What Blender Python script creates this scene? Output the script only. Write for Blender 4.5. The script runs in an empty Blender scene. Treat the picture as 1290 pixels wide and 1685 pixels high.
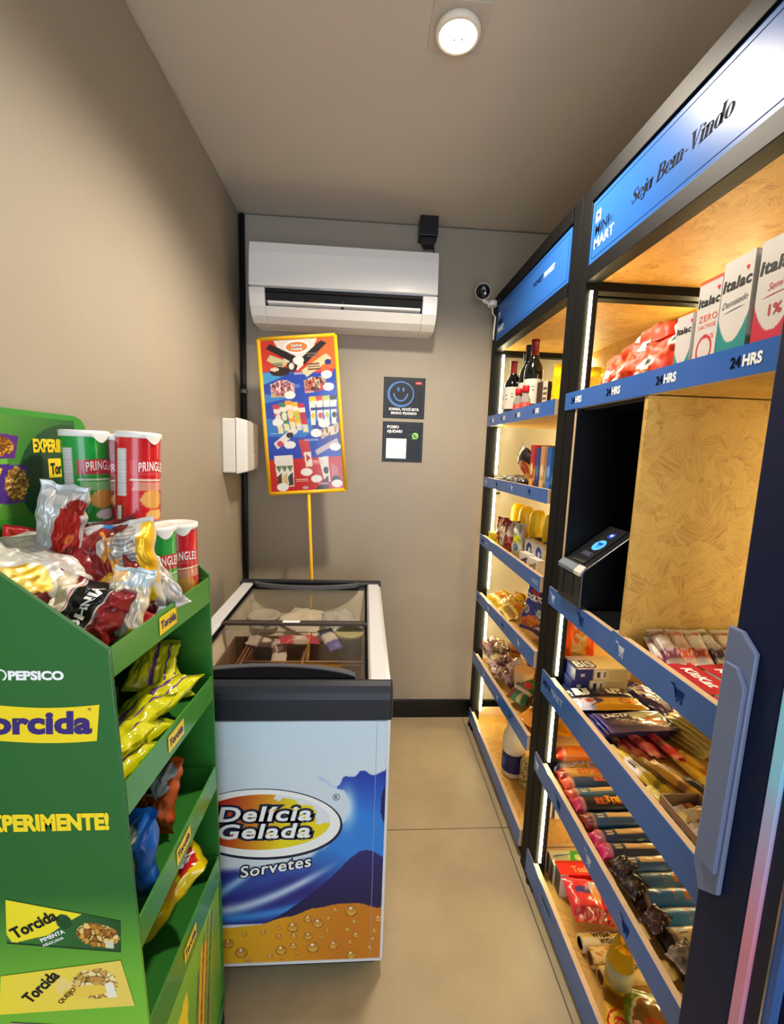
import bpy, bmesh, math, random
from mathutils import Vector, Matrix, noise

scene = bpy.context.scene
COL = scene.collection
PI = math.pi

# ------------------------------------------------------------------ camera
F_PX, W_PX = 727.6, 1290.0
YAW, PITCH, ROLL = 0.0656478, -0.1395389, 0.0339459
CAM_H = 1.44586
cam_d = bpy.data.cameras.new('camera')
cam = bpy.data.objects.new('camera', cam_d)
COL.objects.link(cam)
cam_d.sensor_fit = 'HORIZONTAL'
cam_d.sensor_width = 36.0
cam_d.lens = F_PX / W_PX * 36.0
cam_d.clip_start = 0.02
_f = Vector((math.sin(YAW) * math.cos(PITCH), math.cos(YAW) * math.cos(PITCH), math.sin(PITCH)))
_r0 = Vector((math.cos(YAW), -math.sin(YAW), 0))
_u0 = _r0.cross(_f)
_r = _r0 * math.cos(ROLL) + _u0 * math.sin(ROLL)
_u = -_r0 * math.sin(ROLL) + _u0 * math.cos(ROLL)
cam.matrix_world = Matrix(((_r.x, _u.x, -_f.x, 0), (_r.y, _u.y, -_f.y, 0), (_r.z, _u.z, -_f.z, CAM_H), (0, 0, 0, 1)))
scene.camera = cam

# ------------------------------------------------------------------ world and light
world = bpy.data.worlds.new('daylight')
scene.world = world
world.use_nodes = True
_bg = world.node_tree.nodes['Background']
_bg.inputs[0].default_value = (0.70, 0.84, 1.0, 1)
_bg.inputs[1].default_value = 0.75
scene.view_settings.view_transform = 'Standard'
scene.view_settings.look = 'None'
scene.view_settings.gamma = 1.0
scene.view_settings.use_curve_mapping = False
scene.view_settings.exposure = 0.1


def lamp(name, kind, loc, energy, color, size=0.1, rot=(0, 0, 0), size_y=None, spot=None, blend=0.5):
    d = bpy.data.lights.new(name, kind)
    d.energy = energy
    d.color = color
    if kind == 'AREA':
        d.shape = 'RECTANGLE' if size_y else 'DISK'
        d.size = size
        if size_y:
            d.size_y = size_y
    else:
        d.shadow_soft_size = size
    if spot:
        d.spot_size = spot
        d.spot_blend = blend
    o = bpy.data.objects.new(name, d)
    o.location = loc
    o.rotation_euler = rot
    COL.objects.link(o)
    return o


WARM = (1.0, 0.88, 0.72)
# daylight through the open shop front behind the camera
lamp('shopfront_daylight', 'AREA', (0.1, -1.5, 1.20), 36, (0.78, 0.88, 1.0), 1.3, (PI / 2 + 0.30, 0, 0), 2.2)
# ceiling downlights: the one in view and its neighbour nearer the entrance
lamp('downlight_beam', 'SPOT', (0.208, 1.257, 2.44), 92, WARM, 0.055, (0, 0, 0), spot=2.6, blend=0.6)
lamp('entrance_downlight_beam', 'SPOT', (0.208, -0.35, 2.46), 6, WARM, 0.05, (0, 0, 0), spot=2.6, blend=0.6)


# ------------------------------------------------------------------ colours and materials
_lin = {}


def lin(c):
    if c in _lin:
        return _lin[c]
    _lin[c] = r = lin_(c)
    return r


def lin_(c):
    if isinstance(c, str):
        c = [int(c[i:i + 2], 16) / 255.0 for i in (1, 3, 5)]
        return tuple(x / 12.92 if x <= 0.04045 else ((x + 0.055) / 1.055) ** 2.4 for x in c)
    return tuple(c)


def N(nt, kind, **inp):
    n = nt.nodes.new(kind)
    for k, v in inp.items():
        n.inputs[k.replace('_', ' ')].default_value = v
    return n


def mat(name, col='#808080', rough=0.5, metal=0.0, spec=0.5, coat=0.0, emit=None, estr=0.0, trans=0.0,
        ior=1.45, bump=0.0, bscale=60.0, alpha=1.0, mottle=0.0, mscale=4.0, attr=None):
    m = bpy.data.materials.new(name)
    m.use_nodes = True
    nt = m.node_tree
    b = nt.nodes['Principled BSDF']
    I = b.inputs
    c = lin(col)
    I['Base Color'].default_value = (*c, 1)
    I['Roughness'].default_value = rough
    I['Metallic'].default_value = metal
    I['Specular IOR Level'].default_value = spec
    I['Coat Weight'].default_value = coat
    I['Coat Roughness'].default_value = 0.08
    I['Transmission Weight'].default_value = trans
    I['IOR'].default_value = ior
    I['Alpha'].default_value = alpha
    if emit:
        I['Emission Color'].default_value = (*lin(emit), 1)
        I['Emission Strength'].default_value = estr
    if attr:
        a = nt.nodes.new('ShaderNodeAttribute')
        a.attribute_name = attr
        nt.links.new(a.outputs['Color'], I['Base Color'])
    if mottle or bump:
        tc = nt.nodes.new('ShaderNodeTexCoord')
    if mottle:
        n = N(nt, 'ShaderNodeTexNoise', Scale=mscale, Detail=6.0, Roughness=0.6)
        nt.links.new(tc.outputs['Object'], n.inputs['Vector'])
        r = nt.nodes.new('ShaderNodeValToRGB')
        r.color_ramp.elements[0].position = 0.3
        r.color_ramp.elements[1].position = 0.72
        r.color_ramp.elements[0].color = (*[x * (1 - mottle) for x in c], 1)
        r.color_ramp.elements[1].color = (*[min(1, x * (1 + mottle)) for x in c], 1)
        nt.links.new(n.outputs['Fac'], r.inputs['Fac'])
        nt.links.new(r.outputs['Color'], I['Base Color'])
    if bump:
        n = N(nt, 'ShaderNodeTexNoise', Scale=bscale, Detail=4.0)
        nt.links.new(tc.outputs['Object'], n.inputs['Vector'])
        bp = N(nt, 'ShaderNodeBump', Strength=bump, Distance=0.01)
        nt.links.new(n.outputs['Fac'], bp.inputs['Height'])
        nt.links.new(bp.outputs['Normal'], I['Normal'])
    return m


def osb_mat(name, light='#d8b060', mid='#c69a4a', dark='#9a6f30', axis=(0, 1, 0), k=1.0):
    """oriented strand board: overlapping flakes, each turned its own way in the plane across axis"""
    m = bpy.data.materials.new(name)
    m.use_nodes = True
    nt = m.node_tree
    L = nt.links.new

    def math_(op, a, b=None):
        n = nt.nodes.new('ShaderNodeMath')
        n.operation = op
        for i, x in enumerate((a, b)):
            if x is None:
                continue
            if isinstance(x, (int, float)):
                n.inputs[i].default_value = x
            else:
                L(x, n.inputs[i])
        return n.outputs[0]
    bs = nt.nodes['Principled BSDF']
    bs.inputs['Roughness'].default_value = 0.55
    tc = nt.nodes.new('ShaderNodeTexCoord')
    wob = N(nt, 'ShaderNodeTexNoise', Scale=30.0 * k, Detail=2.0)
    L(tc.outputs['Object'], wob.inputs['Vector'])
    fac = None
    for i, (sc, st) in enumerate(((15.0, 150.0), (24.0, 210.0))):
        ad = nt.nodes.new('ShaderNodeVectorMath')
        ad.operation = 'MULTIPLY_ADD'
        L(wob.outputs['Color'], ad.inputs[0])
        ad.inputs[1].default_value = (0.02, 0.02, 0.02)
        L(tc.outputs['Object'], ad.inputs[2])
        v = nt.nodes.new('ShaderNodeTexVoronoi')
        v.inputs['Scale'].default_value = sc * k
        L(ad.outputs[0], v.inputs['Vector'])
        sp = nt.nodes.new('ShaderNodeSeparateColor')
        L(v.outputs['Color'], sp.inputs['Color'])
        vr = nt.nodes.new('ShaderNodeVectorRotate')
        vr.inputs['Axis'].default_value = axis
        L(tc.outputs['Object'], vr.inputs['Vector'])
        L(math_('MULTIPLY', sp.outputs[0], 6.283), vr.inputs['Angle'])
        mp = nt.nodes.new('ShaderNodeMapping')
        mp.inputs['Scale'].default_value = [(st if a else 14.0) * k for a in ((0, 1, 1) if not axis[0] else (1, 0, 1))]
        L(vr.outputs[0], mp.inputs['Vector'])
        n = N(nt, 'ShaderNodeTexNoise', Scale=1.0, Detail=3.0, Roughness=0.6)
        L(mp.outputs[0], n.inputs['Vector'])
        f = math_('ADD', math_('MULTIPLY', n.outputs['Fac'], 0.75), math_('MULTIPLY', sp.outputs[1], 0.22))
        if fac is None:
            fac, pick = f, sp.outputs[2]
        else:
            q = nt.nodes.new('ShaderNodeMix')
            L(math_('GREATER_THAN', pick, 0.5), q.inputs[0])
            L(fac, q.inputs[2])
            L(f, q.inputs[3])
            fac = q.outputs[0]
    r = nt.nodes.new('ShaderNodeValToRGB')
    e = r.color_ramp.elements
    e[0].position, e[0].color = 0.22, (*lin(dark), 1)
    e[1].position, e[1].color = 0.62, (*lin(light), 1)
    q = e.new(0.38)
    q.color = (*lin(mid), 1)
    L(fac, r.inputs['Fac'])
    L(r.outputs['Color'], bs.inputs['Base Color'])
    bp = N(nt, 'ShaderNodeBump', Strength=0.3, Distance=0.003)
    L(fac, bp.inputs['Height'])
    L(bp.outputs['Normal'], bs.inputs['Normal'])
    return m


# ------------------------------------------------------------------ mesh builder
class MB:
    def __init__(s):
        s.v, s.f, s.m, s.c, s.s = [], [], [], [], []

    def face(s, pts, mi=0, col=None, sm=False):
        n = len(s.v)
        s.v += [Vector(p) for p in pts]
        s.f.append(tuple(range(n, n + len(pts))))
        s.m.append(mi), s.c.append(col), s.s.append(sm)
        return s

    def box(s, x0, x1, y0, y1, z0, z1, mi=0, col=None):
        n = len(s.v)
        s.v += [Vector((x, y, z)) for z in (z0, z1) for y in (y0, y1) for x in (x0, x1)]
        for q in ((0, 2, 3, 1), (4, 5, 7, 6), (0, 1, 5, 4), (2, 6, 7, 3), (0, 4, 6, 2), (1, 3, 7, 5)):
            s.f.append(tuple(n + i for i in q))
            s.m.append(mi), s.c.append(col), s.s.append(False)
        return s

    def hexa(s, p, mi=0, col=None):
        """eight corners: bottom four then top four, each in turn"""
        n = len(s.v)
        s.v += [Vector(q) for q in p]
        for q in ((3, 2, 1, 0), (4, 5, 6, 7), (0, 1, 5, 4), (1, 2, 6, 5), (2, 3, 7, 6), (3, 0, 4, 7)):
            s.f.append(tuple(n + i for i in q))
            s.m.append(mi), s.c.append(col), s.s.append(False)
        return s

    def prism(s, pts, ax, a0, a1, mi=0, col=None, sm=False):
        """polygon pts in the two other axes, extruded along ax from a0 to a1"""
        def P(q, a):
            return Vector({'x': (a, q[0], q[1]), 'y': (q[0], a, q[1]), 'z': (q[0], q[1], a)}[ax])
        n, k = len(s.v), len(pts)
        s.v += [P(q, a0) for q in pts] + [P(q, a1) for q in pts]
        area = sum(pts[i][0] * pts[(i + 1) % k][1] - pts[(i + 1) % k][0] * pts[i][1] for i in range(k))
        flip = (area < 0) != (ax == 'y')
        if (a1 < a0):
            flip = not flip
        fs = [tuple(n + i for i in reversed(range(k))), tuple(n + k + i for i in range(k))]
        fs += [(n + i, n + (i + 1) % k, n + k + (i + 1) % k, n + k + i) for i in range(k)]
        for j, q in enumerate(fs):
            s.f.append(tuple(reversed(q)) if flip else q)
            s.m.append(mi), s.c.append(col), s.s.append(sm and j > 1)
        return s

    def tube(s, path, r, k=10, mi=0, col=None, caps=True, sm=True):
        path = [Vector(p) for p in path]
        rs = r if isinstance(r, (list, tuple)) else [r] * len(path)
        n = len(s.v)
        up = Vector((0, 0, 1))
        for i, p in enumerate(path):
            d = (path[min(i + 1, len(path) - 1)] - path[max(i - 1, 0)]).normalized()
            a = d.cross(up if abs(d.z) < 0.95 else Vector((0, 1, 0))).normalized()
            b = d.cross(a)
            s.v += [p + (a * math.cos(2 * PI * j / k) + b * math.sin(2 * PI * j / k)) * rs[i] for j in range(k)]
        for i in range(len(path) - 1):
            for j in range(k):
                s.f.append((n + i * k + j, n + i * k + (j + 1) % k, n + (i + 1) * k + (j + 1) % k, n + (i + 1) * k + j))
                s.m.append(mi), s.c.append(col), s.s.append(sm)
        if caps:
            s.f.append(tuple(n + j for j in reversed(range(k))))
            s.f.append(tuple(n + (len(path) - 1) * k + j for j in range(k)))
            for _ in (0, 1):
                s.m.append(mi), s.c.append(col), s.s.append(False)
        return s

    def lathe(s, prof, o=(0, 0, 0), k=24, mi=0, col=None, ring_mi=None, sm=True):
        """profile of (radius, height) turned about z"""
        n = len(s.v)
        o = Vector(o)
        for r, z in prof:
            s.v += [o + Vector((r * math.cos(2 * PI * j / k), r * math.sin(2 * PI * j / k), z)) for j in range(k)]
        for i in range(len(prof) - 1):
            for j in range(k):
                s.f.append((n + i * k + j, n + i * k + (j + 1) % k, n + (i + 1) * k + (j + 1) % k, n + (i + 1) * k + j))
                c = [lin(col(jj / k, prof[ii][1])) for jj, ii in ((j, i), (j + 1, i), (j + 1, i + 1), (j, i + 1))] if callable(col) else col
                s.m.append(ring_mi[i] if ring_mi else mi), s.c.append(c), s.s.append(sm)
        if prof[0][0] > 1e-5:
            s.f.append(tuple(n + j for j in reversed(range(k))))
            s.m.append(ring_mi[0] if ring_mi else mi), s.c.append(col(0, prof[0][1]) if callable(col) else col), s.s.append(False)
        if prof[-1][0] > 1e-5:
            s.f.append(tuple(n + (len(prof) - 1) * k + j for j in range(k)))
            s.m.append(ring_mi[-1] if ring_mi else mi), s.c.append(col(0, prof[-1][1]) if callable(col) else col), s.s.append(False)
        return s

    def grid(s, fn, nu, nv, col=None, mi=0, sm=True, flip=False):
        n = len(s.v)
        for j in range(nv + 1):
            for i in range(nu + 1):
                s.v.append(Vector(fn(i / nu, j / nv)))
        cv = [[lin(col(i / nu, j / nv)) for i in range(nu + 1)] for j in range(nv + 1)] if callable(col) else None
        for j in range(nv):
            for i in range(nu):
                a = n + j * (nu + 1) + i
                q = (a, a + 1, a + nu + 2, a + nu + 1)
                c = [cv[j][i], cv[j][i + 1], cv[j + 1][i + 1], cv[j + 1][i]] if cv else col
                s.f.append(tuple(reversed(q)) if flip else q)
                s.m.append(mi), s.s.append(sm)
                s.c.append((c[::-1] if flip else c) if cv else c)
        return s

    def panel(s, o, U, V, col, nu=10, nv=10, mi=0):
        o, U, V = Vector(o), Vector(U), Vector(V)
        return s.grid(lambda u, v: o + U * u + V * v, nu, nv, col, mi, False)

    def text(s, t, o, U, V, h, mi=0, col=None, warp=None, **kw):
        """lettering: baseline origin o, unit vectors U (reading) and V (up), capital height h"""
        vs, fs = letters(t, **kw)
        n = len(s.v)
        o, U, V = Vector(o), Vector(U), Vector(V)
        if warp:
            s.v += [Vector(warp(x * h, y * h)) for x, y in vs]
        else:
            s.v += [o + U * (x * h) + V * (y * h) for x, y in vs]
        for q in fs:
            s.f.append(tuple(n + i for i in q))
            s.m.append(mi), s.c.append(col), s.s.append(False)
        return s

    def xf(s, M, start=0):
        for i in range(start, len(s.v)):
            s.v[i] = M @ s.v[i]
        return s

    def add(s, o, M=None, mi=None):
        n = len(s.v)
        s.v += [M @ p if M else p.copy() for p in o.v]
        s.f += [tuple(n + i for i in q) for q in o.f]
        s.m += [mi if mi is not None else q for q in o.m]
        s.c += o.c
        s.s += o.s
        return s


_letters = {}


def letters(t, align='l', weight=0.0, shear=0.0, xs=1.0, gap=1.0):
    key = (t, align, weight, shear, xs, gap)
    if key in _letters:
        return _letters[key]
    cu = bpy.data.curves.new('type', 'FONT')
    cu.body = t
    cu.size = 1.0
    cu.offset = weight
    cu.shear = shear
    cu.space_character = gap
    cu.resolution_u = 3
    cu.fill_mode = 'FRONT'
    o = bpy.data.objects.new('type', cu)
    COL.objects.link(o)
    dg = bpy.context.evaluated_depsgraph_get()
    me = bpy.data.meshes.new_from_object(o.evaluated_get(dg))
    vs = [(p.co.x * xs / 0.70, p.co.y / 0.70) for p in me.vertices]
    fs = [tuple(p.vertices) for p in me.polygons]
    bpy.data.objects.remove(o)
    bpy.data.curves.remove(cu)
    bpy.data.meshes.remove(me)
    if align != 'l' and vs:
        ref = vs
        if weight:
            letters(t, 'l', 0.0, shear, xs, gap)
            ref = _letters[(t, 'l', 0.0, shear, xs, gap)][0]
        x0, x1 = min(p[0] for p in ref), max(p[0] for p in ref)
        d = (x0 + x1) / 2 if align == 'c' else x1
        vs = [(x - d, y) for x, y in vs]
    _letters[key] = (vs, fs)
    return vs, fs


def build(name, mb, mats, bevel=0.0, sharp=None):
    me = bpy.data.meshes.new(name)
    me.from_pydata([tuple(p) for p in mb.v], [], mb.f)
    mats = mats if isinstance(mats, (list, tuple)) else [mats]
    for m in mats:
        me.materials.append(m)
    me.polygons.foreach_set('material_index', mb.m)
    me.polygons.foreach_set('use_smooth', mb.s)
    if any(c is not None for c in mb.c):
        at = me.color_attributes.new('print', 'BYTE_COLOR', 'CORNER')
        buf = []
        cache = {}
        for q, c in zip(mb.f, mb.c):
            if isinstance(c, list):
                for x in c:
                    buf += [*x, 1.0]
                continue
            k = c if c is not None else '#ffffff'
            if k not in cache:
                cache[k] = [*lin(k), 1.0]
            buf += cache[k] * len(q)
        at.data.foreach_set('color', buf)
    me.validate()
    if sharp:
        me.set_sharp_from_angle(angle=math.radians(sharp))
    o = bpy.data.objects.new(name, me)
    COL.objects.link(o)
    if bevel:
        b = o.modifiers.new('bevel', 'BEVEL')
        b.width = bevel
        b.segments = 2
        b.limit_method = 'ANGLE'
        b.angle_limit = math.radians(40)
    return o


def struct(name, mb, mats, bevel=0.0):
    o = build(name, mb, mats, bevel)
    o['kind'] = 'structure'
    return o


def tag(o, label, cat, group=None):
    o['label'] = label
    o['category'] = cat
    if group:
        o['group'] = group
    return o


def thing(name, label, cat, loc=(0, 0, 0), group=None):
    o = bpy.data.objects.new(name, None)
    o.empty_display_size = 0.05
    o.location = loc
    COL.objects.link(o)
    o.matrix_world = Matrix.Translation(loc)
    return tag(o, label, cat, group)


def part(name, mb, mats, parent, bevel=0.0, label=None, sharp=None, top=None):
    """part in world coordinates, re-based onto its parent"""
    base = Vector(top.location if top is not None else parent.location)
    mb.v = [p - base for p in mb.v]
    o = build(name, mb, mats, bevel, sharp)
    o.parent = parent
    if label:
        o['label'] = label
    return o


def lpart(name, mb, mats, parent, label=None, sharp=None):
    """part already in its parent's own coordinates"""
    o = build(name, mb, mats, 0, sharp)
    o.parent = parent
    if label:
        o['label'] = label
    return o


def axes(o, U, V):
    U, V = Vector(U).normalized(), Vector(V)
    V = (V - U * V.dot(U)).normalized()
    Wn = U.cross(V)
    return Matrix(((U.x, V.x, Wn.x, o[0]), (U.y, V.y, Wn.y, o[1]), (U.z, V.z, Wn.z, o[2]), (0, 0, 0, 1)))


def pose(o, M):
    o.matrix_world = M
    return o


def twin(src, label, M, group=None):
    """a copy of a thing with copies of its parts and sub-parts"""
    r = src.copy()
    COL.objects.link(r)
    r.matrix_world = M
    r['label'] = label
    if group:
        r['group'] = group
    for ch in list(src.children):
        c = ch.copy()
        COL.objects.link(c)
        c.parent = r
        for g in list(ch.children):
            d = g.copy()
            COL.objects.link(d)
            d.parent = c
    return r


# ------------------------------------------------------------------ printed artwork
def mix(a, b, t):
    a, b = [int(a[i:i + 2], 16) for i in (1, 3, 5)], [int(b[i:i + 2], 16) for i in (1, 3, 5)]
    t = min(1, max(0, t))
    return '#%02x%02x%02x' % tuple(int(x + (y - x) * t) for x, y in zip(a, b))


def inside(pts, u, v):
    r = False
    k = len(pts)
    for i in range(k):
        (a, b), (c, d) = pts[i], pts[(i + 1) % k]
        if (b > v) != (d > v) and u < (c - a) * (v - b) / (d - b) + a:
            r = not r
    return r


def art(base, *L):
    """what is printed on a wrapper: a function of (u, v) giving a colour"""
    def f(u, v):
        c = base
        for q in L:
            k = q[0]
            if k == 'r':
                if q[1] <= u <= q[3] and q[2] <= v <= q[4]:
                    c = q[5]
            elif k == 'e':
                if ((u - q[1]) / q[3]) ** 2 + ((v - q[2]) / q[4]) ** 2 <= 1:
                    c = q[5]
            elif k == 'o':      # ring
                d = ((u - q[1]) / q[3]) ** 2 + ((v - q[2]) / q[4]) ** 2
                if q[5] <= d <= 1:
                    c = q[6]
            elif k == 'l':      # stroke
                a, b = Vector((q[1], q[2])), Vector((q[3], q[4]))
                d = b - a
                t = max(0, min(1, (Vector((u, v)) - a).dot(d) / d.length_squared))
                if (a + d * t - Vector((u, v))).length <= q[5]:
                    c = q[6]
            elif k == 'p':
                if inside(q[1], u, v):
                    c = q[2]
            elif k == 'n':      # blotches inside an ellipse: cu cv ru rv colours scale threshold
                if ((u - q[1]) / q[3]) ** 2 + ((v - q[2]) / q[4]) ** 2 <= 1:
                    t = noise.noise(Vector((u * q[6], v * q[6], q[7])))
                    cs = q[5]
                    c = cs[min(len(cs) - 1, int((t * 0.5 + 0.5) * len(cs) * 1.2 - 0.1 * len(cs)) if len(cs) > 1 else 0)] if t > -2 else c
            elif k == 'c':      # heap of chunks inside an ellipse: cu cv ru rv colours scale aspect
                if ((u - q[1]) / q[3]) ** 2 + ((v - q[2]) / q[4]) ** 2 <= 1 + .25 * noise.noise(Vector((u * 30, v * 30, 7))):
                    d, p = noise.voronoi(Vector((u * q[6], v * q[6] / q[7], 1.5)))
                    h = noise.cell(p[0] * 7.3) * .5 + .5
                    c = q[5][int(h * 97) % len(q[5])] if d[1] - d[0] > .10 else mix(q[5][0], '#000000', .45)
            elif k == 'g':      # blend up the sheet
                c = mix(q[1], q[2], v)
            elif k == 'h':
                c = mix(q[1], q[2], u)
            elif k == 'b':      # bar code
                if q[1] <= u <= q[3] and q[2] <= v <= q[4]:
                    t = (u - q[1]) / (q[3] - q[1])
                    c = '#202020' if 0.08 < t < 0.92 and int(t * 23 + math.sin(t * 40)) % 2 and v < q[4] - (q[4] - q[2]) * 0.15 and v > q[2] + (q[4] - q[2]) * .12 else '#f2efe8'
            elif k == 't':      # small print
                if q[1] <= u <= q[3] and q[2] <= v <= q[4]:
                    t = (v - q[2]) / (q[4] - q[2]) * q[5]
                    if t % 1 < 0.5 and u < q[3] - 0.12 * (q[3] - q[1]) * (int(t) * 7 % 3) / 2:
                        c = q[6]
        return c
    return f
# ------------------------------------------------------------------ shared materials
M = {}
M['film'] = mat('printed_film', rough=0.34, attr='print', coat=0.12, bump=0.12, bscale=45)
M['card'] = mat('printed_card', rough=0.45, attr='print')
M['gloss'] = mat('printed_gloss', rough=0.18, attr='print', coat=0.4)
M['foil'] = mat('silver_foil', '#d9dadb', rough=0.2, metal=0.9, bump=0.25, bscale=38)
M['foilprint'] = mat('printed_foil', rough=0.33, metal=0.35, attr='print', bump=0.2, bscale=40)
M['black'] = mat('ink_black', '#101014', rough=0.5)
M['white'] = mat('ink_white', '#f2f2f0', rough=0.5)
M['navy'] = mat('ink_navy', '#10173c', rough=0.5)
M['yellow'] = mat('ink_yellow', '#f7d51d', rough=0.5)
M['red'] = mat('ink_red', '#cf1f2b', rough=0.45)
M['purple'] = mat('ink_purple', '#35236f', rough=0.5)
M['blackpl'] = mat('black_plastic', '#0c0c0e', rough=0.4)
M['whitepl'] = mat('white_plastic', '#e9e7e2', rough=0.3, coat=0.2)
M['clear'] = mat('clear_plastic', '#ffffff', rough=0.04, trans=1.0, ior=1.3)
M['glassclear'] = mat('clear_glass', '#f4fbfb', rough=0.02, trans=1.0, ior=1.12)
M['steel'] = mat('chrome', '#d0d2d4', rough=0.15, metal=1.0)


# ------------------------------------------------------------------ goods
def sgn(x):
    return -1 if x < 0 else 1


def bag(w, h, t, front, back=None, nu=36, nv=46, seed=0, crumple=0.004, seal=0.055, pinch=0.05, fold=0.0):
    """sealed pillow bag lying on its back, front face up; returns the mesh and its front surface"""
    rnd = random.Random(seed)
    so = rnd.uniform(0, 50)
    b = MB()

    def prof(u, v):
        a = max(0.0, 1 - abs(2 * u - 1) ** 3.2)
        e = min(v, 1 - v)
        c = max(0.0, min(1.0, (e - seal) / 0.20))
        c = math.sin(c * PI / 2)
        return (a ** 0.55) * c

    def xy(u, v):
        p = pinch * math.sin(PI * v) ** 0.5
        x = (u - 0.5) * w * (1 - p)
        y = (v - 0.5) * h * (1 - 0.03 * math.cos((u - .5) * PI))
        n = noise.noise(Vector((u * 5 + so, v * 7, 1.7)))
        return x + n * crumple * 0.8 * (1 if 0 < u < 1 else 1.3), y + noise.noise(Vector((u * 4, v * 6 + so, 9.1))) * crumple * 0.8

    def bend(v):
        return fold * (v - 0.5) ** 2 * h

    def top(u, v):
        x, y = xy(u, v)
        d = prof(u, v)
        w1 = noise.noise(Vector((u * 6 + so, v * 6, 3.3))) * crumple + noise.noise(Vector((u * 15 + so, v * 9, 8))) * crumple * 0.6
        e = min(v, 1 - v)
        crimp = 0.0009 * math.sin(v * h * 1400) if e < seal else 0
        edge = 0 if u in (0, 1) else 1
        return (x, y, d * t / 2 + w1 * min(1, d * 2.2) + crimp + 0.0006 * edge + noise.noise(Vector((u * 2 + so, v * 2, 5))) * crumple * 1.5 + bend(v))

    def bot(u, v):
        x, y = xy(u, v)
        d = prof(u, v)
        e = min(v, 1 - v)
        crimp = 0.0009 * math.sin(v * h * 1400) if e < seal else 0
        edge = 0 if u in (0, 1) else 1
        return (x, y, -d * t / 2 + crimp - 0.0006 * edge + noise.noise(Vector((u * 2 + so, v * 2, 5))) * crumple * 1.5 + bend(v))
    b.grid(top, nu, nv, front)
    b.grid(bot, nu, nv, back or front, flip=True)
    b.front = lambda u, v: Vector(top(u, v))
    b.size = (w, h)
    return b


def on_bag(b, t, u, v, h, rot=0.0, lift=0.0015, **kw):
    """lettering that follows the front of a bag, centred at (u, v)"""
    w, hh = b.size
    c, s = math.cos(rot), math.sin(rot)
    m = MB()

    def warp(x, y):
        y -= h / 2
        uu, vv = u + (x * c - y * s) / w, v + (x * s + y * c) / hh
        p = b.front(min(.98, max(.02, uu)), min(.98, max(.02, vv)))
        return (p.x, p.y, p.z + lift)
    m.text(t, (0, 0, 0), (1, 0, 0), (0, 1, 0), h, warp=warp, align='c', **kw)
    return m


def roll(L, r, col, seed=0, k=40, n=44, squash=0.9, fin=0.12):
    """biscuit roll along x with gathered ends; lies with its lowest line at z=0"""
    rnd = random.Random(seed)
    so = rnd.uniform(0, 40)
    b = MB()

    def P(u, v):
        a = 2 * PI * u
        x = (v - 0.5) * L
        e = min(v, 1 - v)
        q = 1.0 if e > fin else max(0.0, (e / fin)) ** 0.45
        rr = r * (0.12 + 0.88 * q)
        y, z = math.cos(a) * rr, math.sin(a) * rr * squash
        if e < fin:
            y = y * q + math.cos(a) * r * 1.05 * (1 - q)
            z += math.sin(a * 5 + so) * r * 0.07 * (1 - q)
        n_ = noise.noise(Vector((math.cos(a) * 1.5 + so, math.sin(a) * 1.5, v * 7)))
        g = 0.06 if e > fin else 0.22
        return (x, y * (1 + n_ * g), z * (1 + n_ * g) + r * squash)
    b.grid(P, k, n, lambda u, v: col(v, u), flip=True)
    return b


def carton(w, d, h, front, side=None, top=None, back=None, n=12, inset=None):
    n *= 2
    """printed box standing on z=0, front at y=-d/2"""
    b = MB()
    side, top, back = side or front, top or front, back or front
    x, y = w / 2, d / 2
    nn = max(2, n)
    b.panel((-x, -y, 0), (w, 0, 0), (0, 0, h), front, nn, nn)
    b.panel((x, -y, 0), (0, d, 0), (0, 0, h), side, nn, nn)
    b.panel((x, y, 0), (-w, 0, 0), (0, 0, h), back, nn, nn)
    b.panel((-x, y, 0), (0, -d, 0), (0, 0, h), side, nn, nn)
    b.panel((-x, -y, h), (w, 0, 0), (0, d, 0), top, nn, nn)
    b.panel((-x, y, 0), (w, 0, 0), (0, -d, 0), back, 2, 2)
    return b


def goods(name, mb, m, label, cat, M4, group=None, sharp=None):
    o = build(name, mb, m, 0, sharp)
    tag(o, label, cat, group)
    o.matrix_world = M4
    return o


def at(x, y, z, rz=0.0, rx=0.0, ry=0.0):
    return Matrix.Translation((x, y, z)) @ Matrix.Rotation(rz, 4, 'Z') @ Matrix.Rotation(ry, 4, 'Y') @ Matrix.Rotation(rx, 4, 'X')


def standing(x, y, z, h, rz=0.0, lean=0.0, roll_=0.0):
    """matrix that stands a bag of height h up on z, its front facing -y before the turn rz; lean tips the top back"""
    return (Matrix.Translation((x, y, z)) @ Matrix.Rotation(rz, 4, 'Z') @ Matrix.Rotation(roll_, 4, 'Y') @ Matrix.Rotation(PI / 2 - lean, 4, 'X')
            @ Matrix.Translation((0, h / 2, 0)))


ORD = ['first', 'second', 'third', 'fourth', 'fifth', 'sixth', 'seventh', 'eighth', 'ninth', 'tenth', 'eleventh', 'twelfth',
       'thirteenth', 'fourteenth', 'fifteenth', 'sixteenth']


def cart_icon(b, o, U, V, s, mi=0):
    """little shopping-trolley pictogram, s high"""
    o, U, V = Vector(o), Vector(U), Vector(V)

    def poly(pts):
        b.face([o + U * (x * s) + V * (y * s) for x, y in pts], mi)
    poly([(-.6, .95), (-.6, .83), (-.36, .83), (-.36, .95)])
    poly([(-.40, .95), (-.28, .95), (-.02, .22), (-.14, .22)])
    poly([(-.30, .78), (.52, .78), (.40, .36), (-.16, .36)])
    poly([(-.14, .30), (-.14, .20), (.42, .20), (.42, .30)])
    for cx in (0.0, .32):
        poly([(cx + .09 * math.cos(a * PI / 4), .07 + .09 * math.sin(a * PI / 4)) for a in range(8)])
    return b
# ------------------------------------------------------------------ the room
XL, XR, YB, ZC, YF = -0.603, 1.075, 2.24, 2.5, -1.55


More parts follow.
